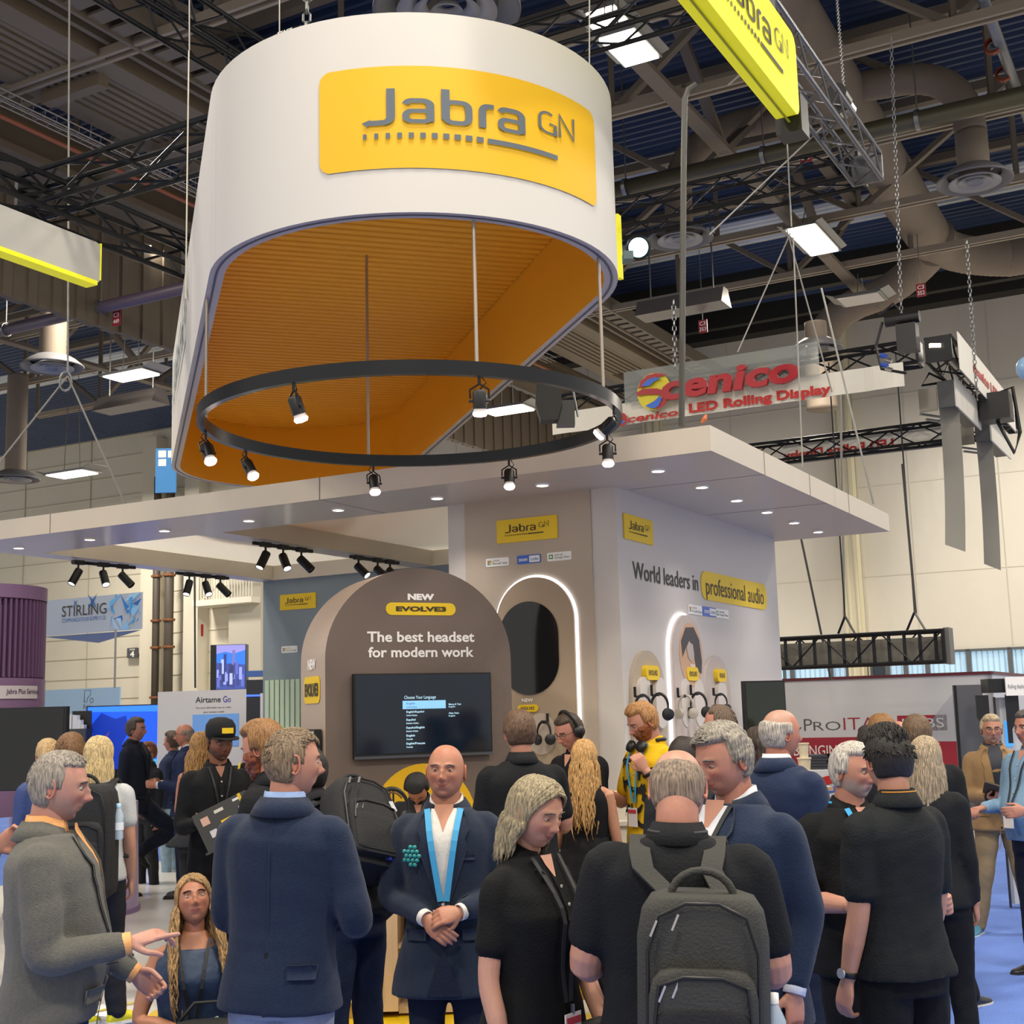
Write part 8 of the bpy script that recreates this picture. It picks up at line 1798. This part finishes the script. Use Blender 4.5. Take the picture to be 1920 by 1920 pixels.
# left group
person('blond person in a blue patterned shirt at left behind the grey jacket', 90, 1385, 9.4, 318, 'shirt', det=1, skin='#c99078', topcol='#2c3f73', topkind='satin', hair='short', haircol='#c0a070', hthick=.012, floor=FZ, lean=12, scalp=('#b99872', .5, 'full'))
person('man with cropped brown hair seen from behind above the grey jacket', 134, 1373, 9.0, 8, 'shirt', det=1, skin='#b98268', topcol='#2a2d33', hair='short', haircol='#7a5838', hthick=.010, backview=1, wide=.8, hs=1.15, floor=FZ, scalp=('#8a6648', .7, 'full'))
t, P, J, TW, k = person('person with long pale blond hair, black trousers and bright yellow trainers', 186, 1379, 8.35, -4, 'polo', det=1, fem=0, sleeve=.5, skin='#c08f74', topcol='#b5b8b8', hair='long', haircol='#bfa878', hlen=.34, backview=1, floor=FZ, legcol='#1e2026', shoes='#d9cf1c', sole='#d8d8cc', head=(12, 4, 0), hem=.86, armR=((.10, .05, -1), (0, .3, -1)), legL=((.10, .02), (.12, .02, .08)), legR=((.10, .06), (.13, .10, .08)), toeR=50, toeL=40)
bpk, c_, A_ = backpack('bulging black hiking backpack with yellow, teal and red straps', t, P, z=1.13, w=.38, h=.66, d=.28, col='#17181a')
def on(name, m, mt): return loc_mb(m, c_).build(name, mt, bpk, True, False)
m = MB(); m.bar(c_+A_[0]*-.04+A_[2]*-.02-A_[1]*.19, c_+A_[0]*-.12-A_[2]*.22-A_[1]*.19, .022, .008); on('teal_strap', m, mat('strap_teal', '#1d6a78', .6))
m = MB(); m.bar(c_+A_[0]*.05-A_[2]*.15-A_[1]*.19, c_+A_[0]*.055-A_[2]*.30-A_[1]*.19, .03, .01); on('red_strap', m, mat('strap_red', '#c82a22', .6))
m = MB(); m.bar(c_+A_[0]*-.02-A_[2]*.16-A_[1]*.19, c_+A_[0]*.03-A_[2]*.17-A_[1]*.19, .008, .022, up=A_[1]); m.bar(c_+A_[0]*.02-A_[2]*.17-A_[1]*.19, c_+A_[0]*.01-A_[2]*.24-A_[1]*.19, .02, .008); m.tube([c_+A_[0]*.14+A_[2]*.05-A_[1]*.15, c_+A_[0]*.12-A_[2]*.05-A_[1]*.17, c_+A_[0]*.10-A_[2]*.14-A_[1]*.15], .006, 5); on('yellow_strap', m, mat('strap_yellow', '#d8b81c', .6))
bottle('clear water bottle in the side pocket of the hiking backpack', c_+A_[0]*.2+A_[2]*.0, t, cap='#9fc4e0', water='#dfe6ea')
person('tall man in a dark jacket in profile at left with one knee bent', 256, 1345, 14.6, 96, 'jacket', det=1, skin='#b98674', topcol='#1c2230', shirtcol='#14161c', hair='short', haircol='#4a4038', hthick=.016, hem=.80, legcol='#1a2030', floor=FZ, opencollar=0, armR=((.1, -.1, -1), (-.2, .35, -1)), legR=((.12, -.02), (.13, -.04, .08)), legL=((.10, .36, .60), (.12, .02, .42)), tipL=40)
person('small person with auburn hair beside the blue screen', 278, 1392, 15.5, 215, 'shirt', det=0, fem=1, skin='#b98070', topcol='#23242a', hair='short', haircol='#6b3f2a', hthick=.02, floor=0, legcol='#2a2c30')
person('balding man with glasses in a navy suit in profile at the white panel', 346, 1358, 14.3, 262, 'jacket', det=1, skin='#bd8268', topcol='#1f2b4a', shirtcol='#c9c9cf', hair='ring', haircol='#8a7a70', hthick=.008, hem=.80, legcol='#222c48', floor=FZ, glasses='#30302e', hairup=0, armR=((.12, .1, -1), (-.2, .9, .1)), armL=((.12, .1, -1), (-.2, .9, .1)))
person('person in light blue jeans and pale trainers behind the navy suited man', 322, 1372, 16.8, 285, 'shirt', det=0, skin='#b98068', topcol='#2a3350', hair='short', haircol='#4a3a2c', legcol='#8fa9bd', legkind='denim', shoes='#a39a8c', sole='#c9c2b2')
person('woman with wavy golden brown hair and bare arm behind the laptop', 378, 1371, 10.8, 18, 'tank', det=1, fem=1, sleeve=0, bare_chest=1, skin='#b97f60', topcol='#23252a', hair='long', haircol='#a9804c', hlen=.40, wave=.014, flare=.2, floor=FZ, legcol='#202228', armL=((.2, .1, -1), (0, .5, -.8)))
t, P, J, TW, k = person('man in a black cap with a yellow patch holding an open laptop', 413, 1352, 9.0, 158, 'shirt', det=2, skin='#8a5a40', topcol='#141517', hair='buzz', haircol='#1a1614', stubble=('#3a2a20', .55), brow='#1d1612', floor=FZ, hem=.80, legcol='#1b1c1f', hairup=.035, head=(-14, 4, 0), gaze=.5, sleeve=1.0, wide=1.02, armR=((.18, .12, -1), (-.25, .9, .10)), armL=((.18, .12, -1), (-.35, .85, .22)), handR=dict(palm=(0, -.2, 1), curl=.8), handL=dict(palm=(.2, -.8, .2), curl=.9), lanyard=('#101012', 1.2, .012, None))
m = MB(); cb_ = []
for k2, (z_, q) in enumerate(((.01, 1.16), (.05, 1.24), (.09, 1.20), (.125, .92), (.14, .4))): cb_.append([(.0775*q*cos(g), .099*q*sin(g), z_+.03) for g in [2*pi*i/28 for i in range(28)]])
m.loft(cb_); m.v = [tuple(p) for p in TW(m.v)]; hat = m.build('cap', mat('cap_black', '#111214', .85), t, True, False)
m = MB(); br = [[(.092*cos(g)*q, .09+.13*q*sin(g)*1.0-.03, .042-.012*q*sin(g)+dz) for g in [pi*i/14 for i in range(15)]] for q, dz in ((1.0, 0), (1.0, .006))]; m.v = [tuple(p) for p in TW(br[0]+br[1])]; m.f = [tuple(range(15)), tuple(range(29, 14, -1))]+[(i, i+1, 16+i, 15+i) for i in range(14)]; m.m = [0]*len(m.f); q_ = m.build('brim', mat('cap_black'), t, False, False); q_.parent = hat
m = MB(); m.add(TW([(-.04+.016*i, .1255-.004*j-.0028*abs(i-2.5)**1.6*.6, .072+.036*j) for j in (0, 1) for i in range(6)]), [(i, i+1, i+7, i+6) for i in range(5)]); q_ = m.build('patch', M_YELS, t, False, False); q_.parent = hat
p_ = (J['R'][2]+J['L'][2])/2+np.array([0, .17, -.0]); it = item('laptop', 'open dark laptop covered in stickers held by the man in the cap', 'laptop', t, p_)
la = [np.array([1, 0, -.45]), np.array([0, .75, .25]), np.array([.40, -.3, 1])]; U_ = nrm(la[0]); N_ = nrm(np.cross(U_, np.array([.35, -.15, 1.0]))); V_ = np.cross(N_, U_)
if N_[1] < 0: N_ = -N_
m = MB(); m.box((0, 0, 0), (.36, .25, .012), (U_, V_, N_)); lid = m.build('lid', mat('laptop_grey', '#3b3b38', .4), it, False, False)
m = MB(); m.box(-V_*.125-N_*.1, (.36, .22, .014), (U_, N_, V_)); m.build('keyboard_base', mat('laptop_grey'), it, False, False)
for x, y, w, h, c in ((-.12, .06, .05, .05, '#c9a08a'), (-.10, -.03, .045, .045, '#c9c2c0'), (.0, .01, .07, .022, '#e0b81c'), (-.02, .085, .06, .02, '#c9c5b5'), (.05, -.06, .06, .016, '#e0ddd6'), (.12, .03, .045, .045, '#cfc8c4'), (.13, .09, .02, .07, '#d8b01c'), (.10, .10, .04, .015, '#d8d8d4'), (.10, -.11, .09, .012, '#e4e4e0')):
    m = MB(); m.box(U_*(-x)+V_*y+N_*.0075, (w, h, .002), (U_, V_, N_)); m.build('sticker', mat('stk'+c, c, .5), it, False, False)
person('man with swept hair and a long red beard beside the navy blazer', 492, 1355, 6.7, 288, 'shirt', det=1, skin='#c98c74', topcol='#1a1b1e', hair='short', haircol='#8a6236', hthick=.024, beard='#8a4a2a', bthick=.016, brow='#8a5a3a', floor=0, head=(0, 12, 0), style='back', scalp=('#a87c5c', .5, 'full'), wide=.82, armL=((.05, .1, -1), (0, .6, -.6)), armR=((.05, .1, -1), (0, .6, -.6)))
person('bald man in a black shirt with a yellow lanyard behind the red beard', 478, 1351, 9.3, 200, 'shirt', det=1, skin='#c08068', topcol='#141517', floor=FZ, lanyard=('#e0c21c', 1.15, .016, None), wide=1.1)
person('black haired person bending over behind the counter and the bald man', 782, 1466, 9.3, 185, 'shirt', det=1, skin='#b07a60', topcol='#26282c', hair='short', haircol='#0f0e0f', hthick=.022, floor=FZ, head=(0, 62, 0), lean=24, scale=.92)
t, P, J, TW, k = person('person bending forward with a black bag, mostly hidden by the navy blazer', 574, 1408, 6.3, -48, 'shirt', det=1, skin='#b07a60', topcol='#1b1c20', hair='short', haircol='#201a18', floor=0, lean=32, legcol='#1c2438', scale=.95, legkind='denim')
bk2, c2, A2 = backpack('crumpled black rucksack with buckles between the navy blazer and the counter', t, P, z=1.20, w=.34, h=.46, d=.20, col='#141517', roll=.3)
m = MB(); m.bar(c2+A2[0]*.10+A2[2]*.1-A2[1]*.13, c2+A2[0]*.12+A2[2]*.05-A2[1]*.13, .03, .012); loc_mb(m, c2).build('buckle', M_CHROME, bk2, False, False)
m = MB(); m.bar(c2+A2[0]*.17-A2[2]*.18-A2[1]*.05, c2+A2[0]*.05-A2[2]*.2-A2[1]*.12, .03, .02); loc_mb(m, c2).build('blue_strap', mat('strap_blue', '#2a3f9c', .5), bk2, False, False)
t, P, J, TW, k = person('person cut off by the left edge with only a raised hand in view', -192, 1385, 5.6, 88, 'shirt', det=1, skin='#c08a72', topcol='#6b6f78', hair='short', haircol='#4a3a2c', armR=((.1, .5, -.8), (0, .75, .8)), armL=((.1, .5, -.8), (0, .8, .6)), handR=dict(palm=(-.3, 0, -1), curl=.3))
bpy.data.scenes.remove(TMP)
